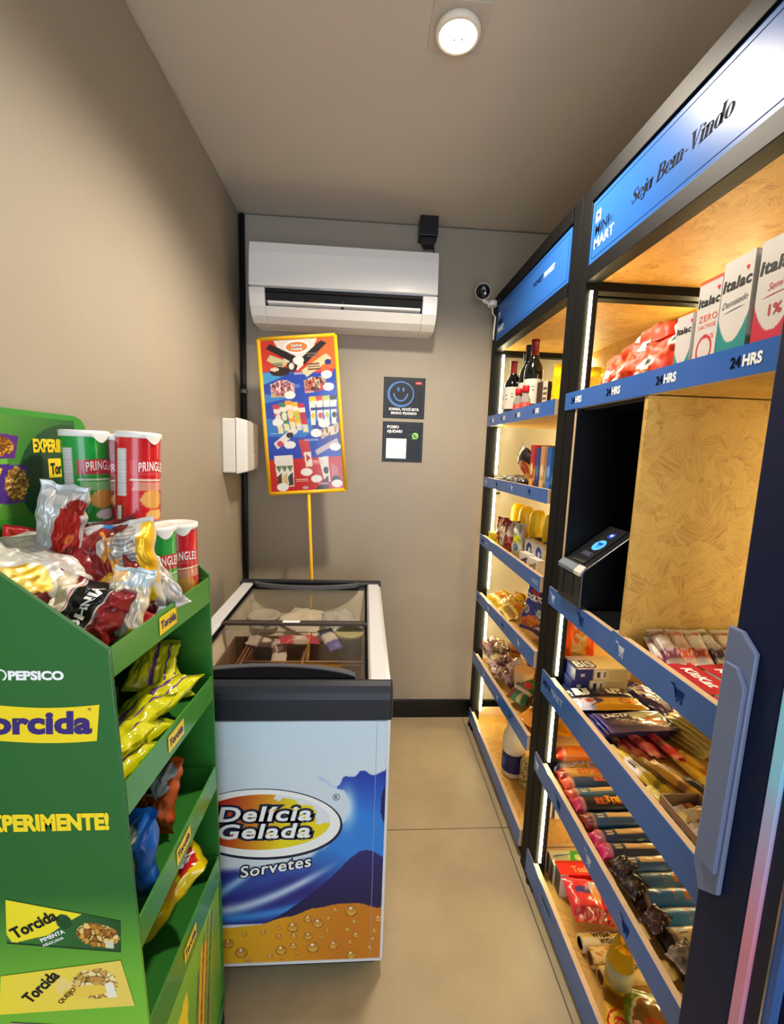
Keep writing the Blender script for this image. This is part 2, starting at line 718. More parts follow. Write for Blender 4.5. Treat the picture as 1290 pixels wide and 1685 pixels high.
def floor_mat():
    m = mat('porcelain_floor', '#b3a181', rough=0.42, mottle=0.16, mscale=2.3)
    nt = m.node_tree
    b = nt.nodes['Principled BSDF']
    src = b.inputs['Base Color'].links[0].from_socket
    g = nt.nodes.new('ShaderNodeNewGeometry')
    sp = nt.nodes.new('ShaderNodeSeparateXYZ')
    nt.links.new(g.outputs['Position'], sp.inputs[0])

    def line(sock, at_):
        a = nt.nodes.new('ShaderNodeMath'); a.operation = 'SUBTRACT'; a.inputs[1].default_value = at_ - 0.6
        nt.links.new(sock, a.inputs[0])
        f = nt.nodes.new('ShaderNodeMath'); f.operation = 'FLOORED_MODULO'; f.inputs[1].default_value = 1.2
        nt.links.new(a.outputs[0], f.inputs[0])
        c = nt.nodes.new('ShaderNodeMath'); c.operation = 'COMPARE'; c.inputs[1].default_value = 0.6; c.inputs[2].default_value = 0.0017
        nt.links.new(f.outputs[0], c.inputs[0])
        return c.outputs[0]
    mx = nt.nodes.new('ShaderNodeMath'); mx.operation = 'MAXIMUM'
    nt.links.new(line(sp.outputs[0], 0.571), mx.inputs[0])
    nt.links.new(line(sp.outputs[1], 1.507), mx.inputs[1])
    q = nt.nodes.new('ShaderNodeMix'); q.data_type = 'RGBA'
    nt.links.new(mx.outputs[0], q.inputs[0])
    nt.links.new(src, q.inputs[6])
    q.inputs[7].default_value = (*lin('#544532'), 1)
    nt.links.new(q.outputs[2], b.inputs['Base Color'])
    return m


M['wall'] = mat('taupe_wall_paint', '#9e9484', rough=0.55, bump=0.05, bscale=220, mottle=0.03, mscale=1.5)
M['ceil'] = mat('taupe_ceiling_paint', '#c9bfb0', rough=0.4, mottle=0.02, mscale=1.5)
M['gap'] = mat('shadow_gap', '#15120f', rough=0.9)
M['base'] = mat('black_skirting', '#070707', rough=0.35)

struct('floor', MB().box(XL - 0.1, XR + 0.1, YF, YB + 0.1, -0.05, 0), floor_mat())
struct('ceiling', MB().box(XL - 0.1, XR + 0.1, YF, YB + 0.1, ZC, ZC + 0.06), M['ceil'])
struct('wall_left', MB().box(XL - 0.1, XL, YF, YB, 0, ZC - 0.014), M['wall'])
struct('wall_back', MB().box(XL - 0.1, XR + 0.1, YB, YB + 0.1, 0, ZC - 0.006), M['wall'])
struct('wall_right', MB().box(XR, XR + 0.1, YF, YB, 0, ZC), M['wall'])
struct('trim_1', MB().box(XL - 0.1, XL - 0.012, YF, YB, ZC - 0.014, ZC), M['gap'])
struct('trim_2', MB().box(XL, XR, YB + 0.01, YB + 0.1, ZC - 0.006, ZC), M['gap'])
struct('baseboard_back', MB().box(XL, XR, YB - 0.014, YB, 0, 0.1), M['base'], 0.002)
struct('baseboard_left', MB().box(XL, XL + 0.014, YF, YB - 0.014, 0, 0.1), M['base'], 0.002)

# ------------------------------------------------------------------ ceiling downlight
M['lampring'] = mat('lamp_ring', '#efe4cf', rough=0.35)
M['lampglow'] = mat('lamp_lens', '#fff2d8', rough=0.4, emit='#ffe9c4', estr=9.0)
M['plate'] = mat('lamp_plate', '#c4b9aa', rough=0.4)
dl = thing('ceiling_downlight', 'round glowing downlight set in a square plate flush with the ceiling', 'ceiling light', (0.208, 1.257, ZC))
part('square_plate', MB().prism([(0.138, 1.187), (0.278, 1.187), (0.278, 1.327), (0.138, 1.327)], 'z', ZC - 0.003, ZC), M['plate'], dl)
part('lamp_rim', MB().lathe([(0.046, -0.002), (0.0565, -0.006), (0.0575, -0.016), (0.054, -0.022), (0.048, -0.022), (0.046, -0.014)], (0.208, 1.257, ZC), 40), M['lampring'], dl)
part('lens', MB().lathe([(0.049, -0.0165), (0.048, -0.0195), (0.03, -0.0225), (0.001, -0.0235)], (0.208, 1.257, ZC), 40), M['lampglow'], dl)
part('contact_pin', MB().lathe([(0.003, -0.0255), (0.0028, -0.023)], (0.200, 1.262, ZC), 10).lathe([(0.003, -0.0255), (0.0028, -0.023)], (0.219, 1.258, ZC), 10), M['lampring'], dl)

# ------------------------------------------------------------------ conduit in the corner
M['pipe'] = mat('black_conduit_paint', '#0b0b0b', rough=0.45)
cp = thing('conduit_pipe', 'thin black conduit pipe running down the corner behind the white wall box', 'pipe', (-0.586, 2.222, 0.1))
part('tube', MB().tube([(-0.586, 2.222, 0.1), (-0.586, 2.222, 2.485)], 0.0135, 14), M['pipe'], cp)
part('clamp', MB().lathe([(0.0175, -0.01), (0.0185, 0), (0.0175, 0.01)], (-0.586, 2.222, 1.70), 16).box(-0.603, -0.586, 2.216, 2.24, 1.692, 1.708), mat('clamp_steel', '#8a8886', rough=0.4, metal=0.6), cp, label='grey metal pipe clamp')

# ------------------------------------------------------------------ white wall box
wb = thing('wall_box', 'white plastic electrical box fixed to the left wall beside the black conduit', 'electrical box', (-0.553, 2.03, 1.318))
M['boxw'] = mat('white_box_plastic', '#dcd9d2', rough=0.35)
part('back_case', MB().box(XL, -0.545, 1.93, 2.155, 1.325, 1.555), M['boxw'], wb, 0.006)
m_ = MB()
yy0, yy1, zz0, zz1 = 1.925, 2.160, 1.320, 1.560
m_.hexa([(-0.545, yy0, zz0), (-0.545, yy1, zz0), (-0.498, yy1 - .03, zz0 + .02), (-0.498, yy0 + .008, zz0 + .012),
         (-0.545, yy0, zz1), (-0.545, yy1, zz1), (-0.498, yy1 - .03, zz1 - .02), (-0.498, yy0 + .008, zz1 - .012)])
part('cover', m_, M['boxw'], wb, 0.005)
for zc_ in (1.40, 1.475):
    part('latch', MB().box(-0.499, -0.494, 2.05, 2.11, zc_ - .006, zc_ + .006), M['boxw'], wb, 0.002)

# ------------------------------------------------------------------ air conditioner
M['acw'] = mat('white_gloss_plastic', '#efedea', rough=0.13, coat=0.6)
M['acin'] = mat('dark_vent_inside', '#050506', rough=0.7)
ac = thing('air_conditioner', 'white split air conditioner with its flap open, high on the back wall', 'air conditioner', (-0.1, 2.24, 1.985))
ax0, ax1 = -0.513, 0.304
# body in profile (y, z) with the outlet left open
body = MB()
body.prism([(2.24, 1.985), (2.24, 2.315), (2.085, 2.315), (2.06, 2.305), (2.062, 2.26), (2.062, 2.125), (2.085, 2.115), (2.108, 2.085),
            (2.125, 2.03), (2.135, 2.005)], 'x', ax0, ax1)
part('body', body, M['acw'], ac, 0.008)
part('front_panel', MB().prism([(2.056, 2.300), (2.052, 2.303), (2.040, 2.26), (2.030, 2.127), (2.035, 2.122), (2.045, 2.126), (2.054, 2.26)], 'x', ax0 + 0.002, ax1 - 0.002), M['acw'], ac, 0.003)
for sx0, sx1, nm in ((ax0, ax0 + 0.068, 'cheek'), (ax1 - 0.066, ax1, 'cheek')):
    part(nm, MB().prism([(2.24, 1.985), (2.24, 2.12), (2.037, 2.118), (2.038, 2.09), (2.050, 2.045), (2.078, 2.01), (2.115, 1.988)], 'x', sx0, sx1), M['acw'], ac, 0.005)
part('chin', MB().prism([(2.052, 2.046), (2.078, 2.01), (2.115, 1.988), (2.20, 1.985), (2.20, 1.998), (2.122, 1.998), (2.086, 2.016), (2.058, 2.047)], 'x', ax0 + 0.068, ax1 - 0.066), M['acw'], ac, 0.002)
vent = MB().prism([(2.0425, 2.116), (2.0428, 2.104), (2.0865, 2.088), (2.116, 2.031), (2.126, 2.006), (2.119, 2.003), (2.083, 2.03), (2.06, 2.07), (2.046, 2.118)], 'x', ax0 + 0.069, ax1 - 0.067)
part('vent_opening', vent, M['acin'], ac)
part('flap', MB().prism([(2.043, 2.066), (2.046, 2.058), (2.095, 2.046), (2.097, 2.051), (2.052, 2.066)], 'x', ax0 + 0.078, ax1 - 0.074), M['acw'], ac, 0.001)
part('flap_pivot', MB().box(-0.118, -0.108, 2.050, 2.085, 2.052, 2.082), M['blackpl'], ac)
part('status_light', MB().box(ax1 - 0.034, ax1 - 0.028, 2.0445, 2.049, 2.055, 2.063), mat('status_led', '#e8c8ff', emit='#e0c0ff', estr=3), ac, label='small lilac status light')

# ------------------------------------------------------------------ black box on the ceiling and the camera
jb = thing('ceiling_sensor', 'small black box sensor under the ceiling above the air conditioner', 'sensor', (0.27, 2.2, 2.5))
part('case', MB().box(0.225, 0.308, 2.15, 2.235, 2.415, 2.5), M['blackpl'], jb, 0.003)
part('lens_hood', MB().prism([(0.235, 2.415), (0.300, 2.415), (0.295, 2.385), (0.255, 2.382), (0.246, 2.392)], 'y', 2.16, 2.22), M['blackpl'], jb, 0.002)
part('cable', MB().tube([(0.296, 2.215, 2.40), (0.304, 2.222, 2.37), (0.300, 2.228, 2.34), (0.299, 2.23, 2.315)], 0.003, 8), M['blackpl'], jb)

bc = thing('security_camera', 'white bullet security camera with a black face beside the blue shelf sign', 'camera', (0.565, 2.13, 2.13))
cdir = Vector((-0.51, -2.08, -1.05)).normalized()
c0 = Vector((0.512, 2.075, 2.163))
cm = MB()
Mc = Matrix.Translation(c0) @ cdir.to_track_quat('Z', 'Y').to_matrix().to_4x4()
cm.lathe([(0.001, -0.085), (0.028, -0.085), (0.034, -0.075), (0.034, 0.0), (0.0338, 0.006), (0.0325, 0.006), (0.032, 0.002)], k=28)
cm.xf(Mc)
part('housing', cm, M['whitepl'], bc)
part('glass_face', MB().lathe([(0.032, -0.002), (0.032, 0.0035), (0.012, 0.0045), (0.001, 0.0045)], k=28).xf(Mc), mat('camera_glass', '#060608', rough=0.08), bc, label='black camera glass')
part('lens', MB().lathe([(0.008, 0.0044), (0.007, 0.0065), (0.001, 0.007)], k=16).xf(Mc @ Matrix.Translation((0.01, -0.008, 0))), M['steel'], bc)
part('bracket', MB().tube([(0.515, 2.115, 2.155), (0.535, 2.125, 2.138), (0.566, 2.128, 2.130)], 0.009, 10).lathe([(0.022, -.012), (0.024, 0.0), (0.02, 0.012)], (0.574, 2.128, 2.13), 18), M['whitepl'], bc)
part('cable', MB().tube([(0.57, 2.128, 2.12), (0.578, 2.13, 2.09), (0.588, 2.123, 2.07), (0.586, 2.125, 2.0), (0.588, 2.13, 1.97)], 0.004, 8), M['whitepl'], bc)

tag(build('wall_tag', MB().box(0.673, 0.701, YB - .006, YB, 1.238, 1.247), M['blackpl']), 'tiny black plate on the back wall above the yellow bottles', 'plate')

# ------------------------------------------------------------------ two notices on the back wall
M['notice'] = mat('notice_black', '#0a0c11', rough=0.4)
M['nblue'] = mat('notice_blue', '#4a76b8', rough=0.5)
M['nline'] = mat('notice_line', '#2c3850', rough=0.5)
M['ngreen'] = mat('notice_green', '#8fc76a', rough=0.5)
UX, UZ = Vector((1, 0, 0)), Vector((0, 0, 1))


def arc_strip(b, cx, cz, rx, rz, a0, a1, w0, w1, y, mi, n=28, M4=None):
    for i in range(n):
        q = []
        for t, s in ((i, 1), (i, -1), (i + 1, -1), (i + 1, 1)):
            a = a0 + (a1 - a0) * t / n
            w = w0 + (w1 - w0) * (0.5 - 0.5 * math.cos(2 * PI * t / n)) if abs(a1 - a0) > 6 else w0
            q.append((cx + (rx + s * w / 2) * math.cos(a), y, cz + (rz + s * w / 2) * math.sin(a)))
        if M4:
            q = [M4 @ Vector(p) for p in q]
        b.face(q, mi)


def border(b, x0, x1, z0, z1, w, y, mi):
    for a in ((x0, x1, z0, z0 + w), (x0, x1, z1 - w, z1), (x0, x0 + w, z0, z1), (x1 - w, x1, z0, z1)):
        b.face([(a[0], y, a[2]), (a[1], y, a[2]), (a[1], y, a[3]), (a[0], y, a[3])], mi)


nt1 = thing('notice_sign', 'square black notice with a blue smiling face, upper of the two on the back wall', 'sign', (0.19, YB, 1.604))
part('board', MB().box(0.086, 0.291, YB - 0.005, YB, 1.604, 1.800), M['notice'], nt1, 0.001)
g_ = MB()
y_ = YB - 0.0055
border(g_, 0.094, 0.283, 1.612, 1.792, 0.0022, y_, 0)
arc_strip(g_, 0.172, 1.720, 0.062, 0.058, 0.5, 0.5 + 2 * PI, 0.006, 0.013, y_, 1)
arc_strip(g_, 0.170, 1.727, 0.034, 0.040, PI * 1.03, PI * 1.97, 0.008, 0.008, y_, 1, 16)
for ex in (0.158, 0.183):
    g_.face([(ex + 0.0055 * math.cos(a * PI / 6), y_, 1.742 + 0.011 * math.sin(a * PI / 6)) for a in range(12)], 1)
g_.face([(0.241, y_, 1.768), (0.274, y_, 1.768), (0.274, y_, 1.781), (0.241, y_, 1.781)], 2)
g_.face([(0.246, y_ - .0004, 1.772), (0.269, y_ - .0004, 1.772), (0.269, y_ - .0004, 1.777), (0.246, y_ - .0004, 1.777)], 4)
g_.text('SORRIA, VOCÊ ESTÁ', (0.1885, y_, 1.641), UX, UZ, 0.0115, 3, align='c', weight=0.03)
g_.text('SENDO FILMADO', (0.1885, y_, 1.622), UX, UZ, 0.0115, 3, align='c', weight=0.03)
part('printing', g_, [M['nline'], M['nblue'], M['red'], M['white'], mat('notice_pink', '#e59a96')], nt1)

nt2 = thing('notice_sign', 'square black help notice with a white panel, lower of two on the back wall', 'sign', (0.19, YB, 1.385))
part('board', MB().box(0.087, 0.289, YB - 0.005, YB, 1.389, 1.586), M['notice'], nt2, 0.001)
g_ = MB()
border(g_, 0.095, 0.281, 1.397, 1.578, 0.0022, y_, 0)
g_.text('POSSO', (0.108, y_, 1.553), UX, UZ, 0.0135, 3, weight=0.035)
g_.text('AJUDAR?', (0.108, y_, 1.532), UX, UZ, 0.0135, 3, weight=0.035)
g_.face([(0.106, y_, 1.404), (0.207, y_, 1.404), (0.207, y_, 1.503), (0.106, y_, 1.503)], 3)
border(g_, 0.203, 0.262, 1.527, 1.568, 0.0022, y_ - .0002, 4)
for k_ in range(3):
    g_.face([(0.220 + 0.013 * k_ + 0.003 * math.cos(a * PI / 4), y_, 1.547 + 0.003 * math.sin(a * PI / 4)) for a in range(8)], 4)
g_.face([(0.216, y_, 1.527), (0.232, y_, 1.527), (0.212, y_, 1.513)], 4)
g_.face([(0.250 + 0.0165 * math.cos(a * PI / 12), y_ - .0004, 1.518 + 0.0165 * math.sin(a * PI / 12)) for a in range(24)], 2)
g_.face([(0.236, y_ - .0004, 1.511), (0.246, y_ - .0004, 1.503), (0.234, y_ - .0004, 1.501)], 2)
arc_strip(g_, 0.2565, 1.5245, 0.0125, 0.0125, PI * 1.05, PI * 1.45, 0.0045, 0.0045, y_ - .0008, 5, 8)
for qx, qz in ((0.2445, 1.5225), (0.2545, 1.5125)):
    g_.face([(qx + 0.0034 * math.cos(a * PI / 5), y_ - .0009, qz + 0.0034 * math.sin(a * PI / 5)) for a in range(10)], 5)
part('printing', g_, [M['nline'], M['nblue'], M['ngreen'], M['white'], M['nline'], M['notice']], nt2)
# ------------------------------------------------------------------ ice cream freezer
def thin_glass(name, tint='#ffffff', refl=1.0, ior=1.5):
    m = bpy.data.materials.new(name)
    m.use_nodes = True
    nt = m.node_tree
    for n in list(nt.nodes):
        if n.type != 'OUTPUT_MATERIAL':
            nt.nodes.remove(n)
    out = nt.nodes['Material Output']
    t = nt.nodes.new('ShaderNodeBsdfTransparent')
    t.inputs[0].default_value = (*lin(tint), 1)
    g = nt.nodes.new('ShaderNodeBsdfGlossy')
    g.inputs['Roughness'].default_value = 0.03
    f = nt.nodes.new('ShaderNodeFresnel')
    f.inputs['IOR'].default_value = ior
    k = nt.nodes.new('ShaderNodeMath')
    k.operation = 'MULTIPLY'
    k.inputs[1].default_value = refl
    nt.links.new(f.outputs[0], k.inputs[0])
    x = nt.nodes.new('ShaderNodeMixShader')
    nt.links.new(k.outputs[0], x.inputs[0])
    nt.links.new(t.outputs[0], x.inputs[1])
    nt.links.new(g.outputs[0], x.inputs[2])
    nt.links.new(x.outputs[0], out.inputs['Surface'])
    return m


M['pane'] = thin_glass('freezer_glass', '#f4f1ec', 0.25)
M['fzwhite'] = mat('freezer_white', '#dcdde0', rough=0.3, coat=0.3)
M['fzcap'] = mat('freezer_charcoal_plastic', '#25272f', rough=0.42, spec=.35)
M['fzarch'] = mat('freezer_handle_grey', '#55565c', rough=0.4)
M['fzdark'] = mat('freezer_dark_recess', '#06070c', rough=0.85, spec=.1)
M['fzbar'] = mat('lid_bar', '#453c36', rough=0.35)
M['frost'] = mat('frosted_liner', '#f4efe0', rough=0.8, bump=0.6, bscale=26)
fx0, fx1, fy0, fy1 = -0.52, 0.083, 1.035, 1.93
fz = thing('ice_cream_freezer', 'glass topped chest freezer with a printed blue and orange front', 'freezer', (-0.22, 1.48, 0))
b_ = MB()
b_.box(fx0, fx1, fy0 + 0.004, fy0 + 0.05, 0.05, 0.765)
b_.box(fx0, fx1, fy1 - 0.05, fy1 - 0.004, 0.05, 0.80)
b_.box(fx0, fx0 + 0.05, fy0 + 0.05, fy1 - 0.05, 0.05, 0.80)
b_.box(fx1 - 0.05, fx1, fy0 + 0.05, fy1 - 0.05, 0.05, 0.80)
b_.box(fx0 + 0.05, fx1 - 0.05, fy0 + 0.05, fy1 - 0.05, 0.05, 0.40)
part('body', b_, M['fzwhite'], fz)
part('plinth', MB().box(fx0 + 0.03, fx1 - 0.02, fy0 + 0.02, fy1 - 0.03, 0.018, 0.05), M['blackpl'], fz)
for px_ in (fx0 + 0.07, fx1 - 0.07):
    for py_ in (fy0 + 0.09, fy1 - 0.09):
        part('foot', MB().lathe([(0.02, 0), (0.022, 0.006), (0.012, 0.012), (0.012, 0.02)], (px_, py_, 0), 14), M['blackpl'], fz)


# printed front: everything on it is ink
def fz_px(x, z):
    """front-plane position to the artwork's own drawing grid (1219 x 1685)"""
    y = 1188 + (0.762 - z) / 0.712 * 397
    k = 663 - 60 * (0.762 - z) / 0.712
    p = 640 - (0.078 - x) * k - (0.762 - z) / 0.712 * 12.5
    return (p - 340) / 340 * 1219, (y - 1150) / 470 * 1685


def fz_xz(cx, cy):
    z = 0.762 - ((cy * 470 / 1685 + 1150) - 1188) / 397 * 0.712
    k = 663 - 60 * (0.762 - z) / 0.712
    p = cx * 340 / 1219 + 340
    return 0.078 - (640 - p - (0.762 - z) / 0.712 * 12.5) / k, z


def smooth_line(pts, t):
    for (a, b), (c, d) in zip(pts, pts[1:]):
        if t <= c:
            s = max(0, min(1, (t - a) / (c - a)))
            return b + (d - b) * (s * s * (3 - 2 * s))
    return pts[-1][1]


splash = [(652, 440), (664, 432), (684, 440), (722, 470), (742, 488), (765, 494), (782, 486), (792, 468), (800, 446), (820, 436), (846, 442), (874, 440), (890, 428), (902, 410), (922, 406), (944, 412), (962, 426), (985, 434),
          (1010, 428), (1040, 412), (1080, 404), (1320, 396), (1320, 1300), (-700, 1300), (-700, 920), (90, 952), (300, 950), (460, 932), (590, 896), (690, 832), (770, 752), (818, 690), (838, 620), (832, 560), (808, 516), (770, 510), (736, 502), (700, 474), (668, 462), (654, 452)]
navy_hill = [(300, 1330), (480, 1225), (600, 1140), (700, 1060), (780, 985), (850, 915), (905, 876), (945, 868), (985, 878), (1030, 905), (1090, 950), (1320, 1020), (1320, 1330)]
sea = [(-700, 1290), (105, 1322), (300, 1308), (480, 1265), (650, 1215), (780, 1195), (880, 1192), (1040, 1230), (1200, 1245)]
_rd = random.Random(4)
beads = [(215, 1478, 36), (445, 1472, 34), (632, 1462, 38), (752, 1452, 30), (856, 1240, 38), (512, 1330, 34), (604, 1390, 28), (660, 1310, 34), (600, 1282, 26), (856, 1520, 32), (516, 1448, 24),
         (140, 1418, 32), (762, 1230, 16), (722, 1280, 14), (874, 1310, 17), (835, 1355, 17), (885, 1395, 20), (380, 1508, 19), (256, 1528, 16), (338, 1354, 18), (233, 1362, 15), (428, 1328, 15),
         (432, 1384, 18), (520, 1385, 18), (1018, 1296, 26), (985, 1420, 15), (995, 1368, 14), (966, 1478, 15), (850, 1438, 15), (715, 1356, 14), (542, 1496, 13), (450, 1538, 14), (684, 1400, 14)]
beads += [(_rd.uniform(-640, 80), _rd.uniform(1340, 1540), _rd.uniform(12, 34)) for _ in range(26)]


def fz_art(x, z):
    cx, cy = fz_px(x, z)
    # orange ground with beads of water
    if cy >= smooth_line(sea, cx):
        c = mix('#e8b21e', '#c8791c', (cx - 100) / 700)
        for bx, by, r in beads:
            d = math.hypot(cx - bx, (cy - by) / 0.9)
            if d < r:
                t = (cy - by) / r
                c = mix('#a8661a', '#f0bd55', 0.5 + t * 0.55)
                if d > r * 0.82:
                    c = '#b3701c' if t < 0.2 else '#7e4610'
                if math.hypot(cx - bx + r * .1, cy - by + r * 0.45) < r * 0.22:
                    c = '#fff3d8'
                break
        return c
    white = mix('#c9dbe9', '#d3dce6', (cy - 150) / 500)
    if not inside(splash, cx, cy):
        return white
    if inside(navy_hill, cx, cy):
        return mix('#2b2470', '#181448', (cy - 870) / 330)
    if cx > 1030 and ((cx - 1090) / 62) ** 2 + ((cy - 610) / 135) ** 2 < 1:
        return '#161a58'
    # bright swell on the right darkening to navy on the left
    c = mix('#1b3aa8', '#2b7cda', max(0, min(1, (cy - 430) / 230)))
    c = mix(c, '#2f7fd8', max(0, min(1, (cy - 640) / 200)))
    c = mix(c, '#22257c', max(0, min(1, (cy - 820 + (700 - cx) * .55) / 330)))

    def glow(c, col, d, w, k=1.0):
        return mix(c, col, k * math.exp(-(d / w) ** 2))
    if cy < 830:
        c = glow(c, '#e8f5fd', math.hypot((cx - 826) / 62, (cy - 615) / 135), 0.75, .95)
    t = (cx - 100) / 640.0
    if t < 1.2:
        t0, t = t, max(0.0, t)
        fade = max(0.0, min(1.0, (1.08 - t) * 3)) 
        c = glow(c, '#cfe6f7', cy - (1215 - 255 * t ** 1.5), 34 - 12 * t, .85 * fade)
        c = glow(c, '#b9dcf4', cy - (1100 - 430 * t0), 30 - 20 * t, .9 * max(0, min(1, (.42 - t) * 5)))
        c = glow(c, '#3f9ce6', cy - (1262 - 120 * t ** 2), 30, .8 * fade)
        c = glow(c, '#4f8fe0', cy - (1085 - 210 * t ** 1.3), 60, .35 * fade)
    c = glow(c, '#e3f1fa', max(0, cy - smooth_line([(-700, 920), (90, 952), (300, 950), (460, 932), (590, 896), (690, 832), (770, 752)], cx)) if cx < 770 else 99, 24, .8)
    return c


xs_, zs_ = fx0, 0.054
part('printed_front', MB().grid(lambda u, v: (fx0 + (0.048 - fx0) * u, fy0, 0.058 + (0.764 - 0.058) * v), 260, 300, lambda u, v: fz_art(fx0 + (0.048 - fx0) * u, 0.058 + .706 * v), 0, False)
     .box(fx0, 0.048, fy0 + 0.0005, fy0 + 0.004, 0.058, 0.764, 0, '#cfdbe6'), M['card'], fz)
b_ = MB().grid(lambda u, v: (0.0492 + (0.0338) * u - (0 if u < .6 else 0.002 * (u - .6) / .4), fy0 + (0 if u < .6 else ((u - .6) / .4) ** 2 * 0.012), 0.058 + 0.706 * v), 12, 230, lambda u, v: fz_art(0.0492 + .0338 * u, 0.058 + .706 * v))
part('corner_trim', b_, M['card'], fz)
part('bottom_edge', MB().box(fx0, fx1 - 0.003, fy0 - 0.002, fy0 + 0.02, 0.050, 0.058), M['fzwhite'], fz, 0.001)

# logo on the front
M['ink_line'] = mat('ink_dark_navy', '#161a3c', rough=0.4)
M['ink_red2'] = mat('print_logo', rough=0.45, attr='print')
lg = MB()


def oval(b, cx, cy, rx, ry, y, mi, fn=None, rot=0.0, n=64, rings=1):
    def P(r, a):
        dx, dy = rx * r * math.cos(a), ry * r * math.sin(a)
        c, s = math.cos(rot), math.sin(rot)
        x, z = fz_xz(cx + dx * c - dy * s, cy + dx * s + dy * c)
        return (max(fx0 + .001, x), y, z)
    for j in range(rings):
        for i in range(n):
            a0, a1 = 2 * PI * i / n, 2 * PI * (i + 1) / n
            r0, r1 = j / rings, (j + 1) / rings
            q = [P(r1, a0), P(r1, a1), P(r0, a1), P(r0, a0)] if j else [P(r1, a0), P(r1, a1), P(0, 0)]
            am, rm = (a0 + a1) / 2, (r0 + r1) / 2
            b.face(list(reversed(q)), mi, fn(cx + rx * rm * math.cos(am), cy + ry * rm * math.sin(am)) if fn else None)


CX_, CY_ = 330, 700


def pulp(cx, cy):
    # red to yellow with pale drips along the top right
    if cx > 400 and cy < smooth_line([(380, 540), (420, 560), (470, 545), (520, 560), (560, 590), (610, 585), (650, 620), (655, 690)], cx) + 10:
        return '#dfe2ea'
    if (cx - 664) ** 2 / 26 ** 2 + (cy - 672) ** 2 / 42 ** 2 < 1:
        return '#dfe2ea'
    return mix('#b8241c', '#e9d51e', (cx - 60) / 420 + (cy - 700) / 1400)


yb_ = fy0 - 0.0006
oval(lg, CX_ + 4, CY_ + 6, 468, 206, yb_, 0, rot=0.03)
oval(lg, CX_, CY_, 458, 196, yb_ - 0.0002, 1, rot=0.03)
oval(lg, CX_, CY_ - 8, 400, 160, yb_ - 0.0004, 2, pulp, rot=0.0, n=96, rings=24)


def fz_text(b, s, cx, cy, hh, mi, y, **kw):
    x, z = fz_xz(cx, cy)
    rot = kw.pop('rot', 0)
    b.text(s, (x, y, z), (math.cos(rot), 0, math.sin(rot)), (-math.sin(rot), 0, math.cos(rot)), hh, mi, **kw)


for k_, (w_, mi_) in enumerate(((0.13, 0), (0.025, 1))):
    fz_text(lg, 'Delícia', 612, 682, 0.0410, mi_, yb_ - 0.0008 - k_ * 0.0003, align='r', weight=w_, shear=0.18, xs=1.34, gap=1.10)
    fz_text(lg, 'Gelada', 606, 782, 0.0410, mi_, yb_ - 0.0008 - k_ * 0.0003, align='r', weight=w_, shear=0.18, xs=1.34, gap=1.10)
    fz_text(lg, 'Sorvetes', 415, 984, 0.0325, mi_, yb_ - 0.0008 - k_ * 0.0003, align='c', weight=0.085 if k_ == 0 else 0.015, shear=0.2, xs=1.06, rot=0.16, gap=1.08)
x_, z_ = fz_xz(763, 556)
arc_strip(lg, x_, z_, 0.0085, 0.0085, 0.0, 2 * PI - 1e-4, 0.0015, 0.0015, yb_, 0, 24)
lg.text('R', (x_, yb_, z_ - 0.0045), UX, UZ, 0.009, 0, align='c', weight=0.02)
part('front_logo', lg, [M['ink_line'], M['white'], M['ink_red2']], fz)

# top rim, caps and glass lids
cap_prof = [(1.035, 0.764), (1.035, 0.822), (1.039, 0.838), (1.048, 0.852), (1.060, 0.860), (1.070, 0.861), (1.070, 0.764)]
part('front_cap', MB().prism(cap_prof, 'x', fx0 - 0.004, fx1 + 0.004), M['fzcap'], fz, 0.006)
part('rear_cap', MB().prism([(fy1, 0.78), (fy1, 0.855), (fy1 - 0.012, 0.864), (1.892, 0.864), (1.880, 0.858), (1.880, 0.78)], 'x', fx0 - 0.003, fx1 + 0.003), M['fzcap'], fz, 0.006)
part('side_rail', MB().prism([(fx0, 0.80), (fx0, 0.846), (fx0 + 0.012, 0.858), (fx0 + 0.050, 0.858), (fx0 + 0.056, 0.85), (fx0 + 0.056, 0.80)], 'y', 1.070, 1.880), M['fzwhite'], fz, 0.002)
part('side_rail', MB().prism([(fx1, 0.80), (fx1, 0.846), (fx1 - 0.012, 0.858), (fx1 - 0.052, 0.858), (fx1 - 0.058, 0.85), (fx1 - 0.058, 0.80)], 'y', 1.070, 1.880), M['fzwhite'], fz, 0.002)
gx0, gx1 = fx0 + 0.056, fx1 - 0.058


def arch(b, y, s, x0, x1, z, inner, outer, drop, mi=0):
    """bowed finger pull along x: s = +1 bows to the back"""
    n = 24
    for i in range(n):
        t0, t1 = i / n, (i + 1) / n

        def Q(t, k, zz):
            e = 1 - (2 * t - 1) ** 2
            return (x0 + (x1 - x0) * t, y + s * (inner if k == 0 else outer) * (e ** 0.8 if k == 0 else e ** 0.6 * 0.75 + 0.25), zz)
        p = [Q(t0, 0, z - drop), Q(t1, 0, z - drop), Q(t1, 1, z - drop), Q(t0, 1, z - drop), Q(t0, 0, z), Q(t1, 0, z), Q(t1, 1, z), Q(t0, 1, z)]
        if s < 0:
            p = [p[3], p[2], p[1], p[0], p[7], p[6], p[5], p[4]]
        b.hexa(p, mi)
    return b


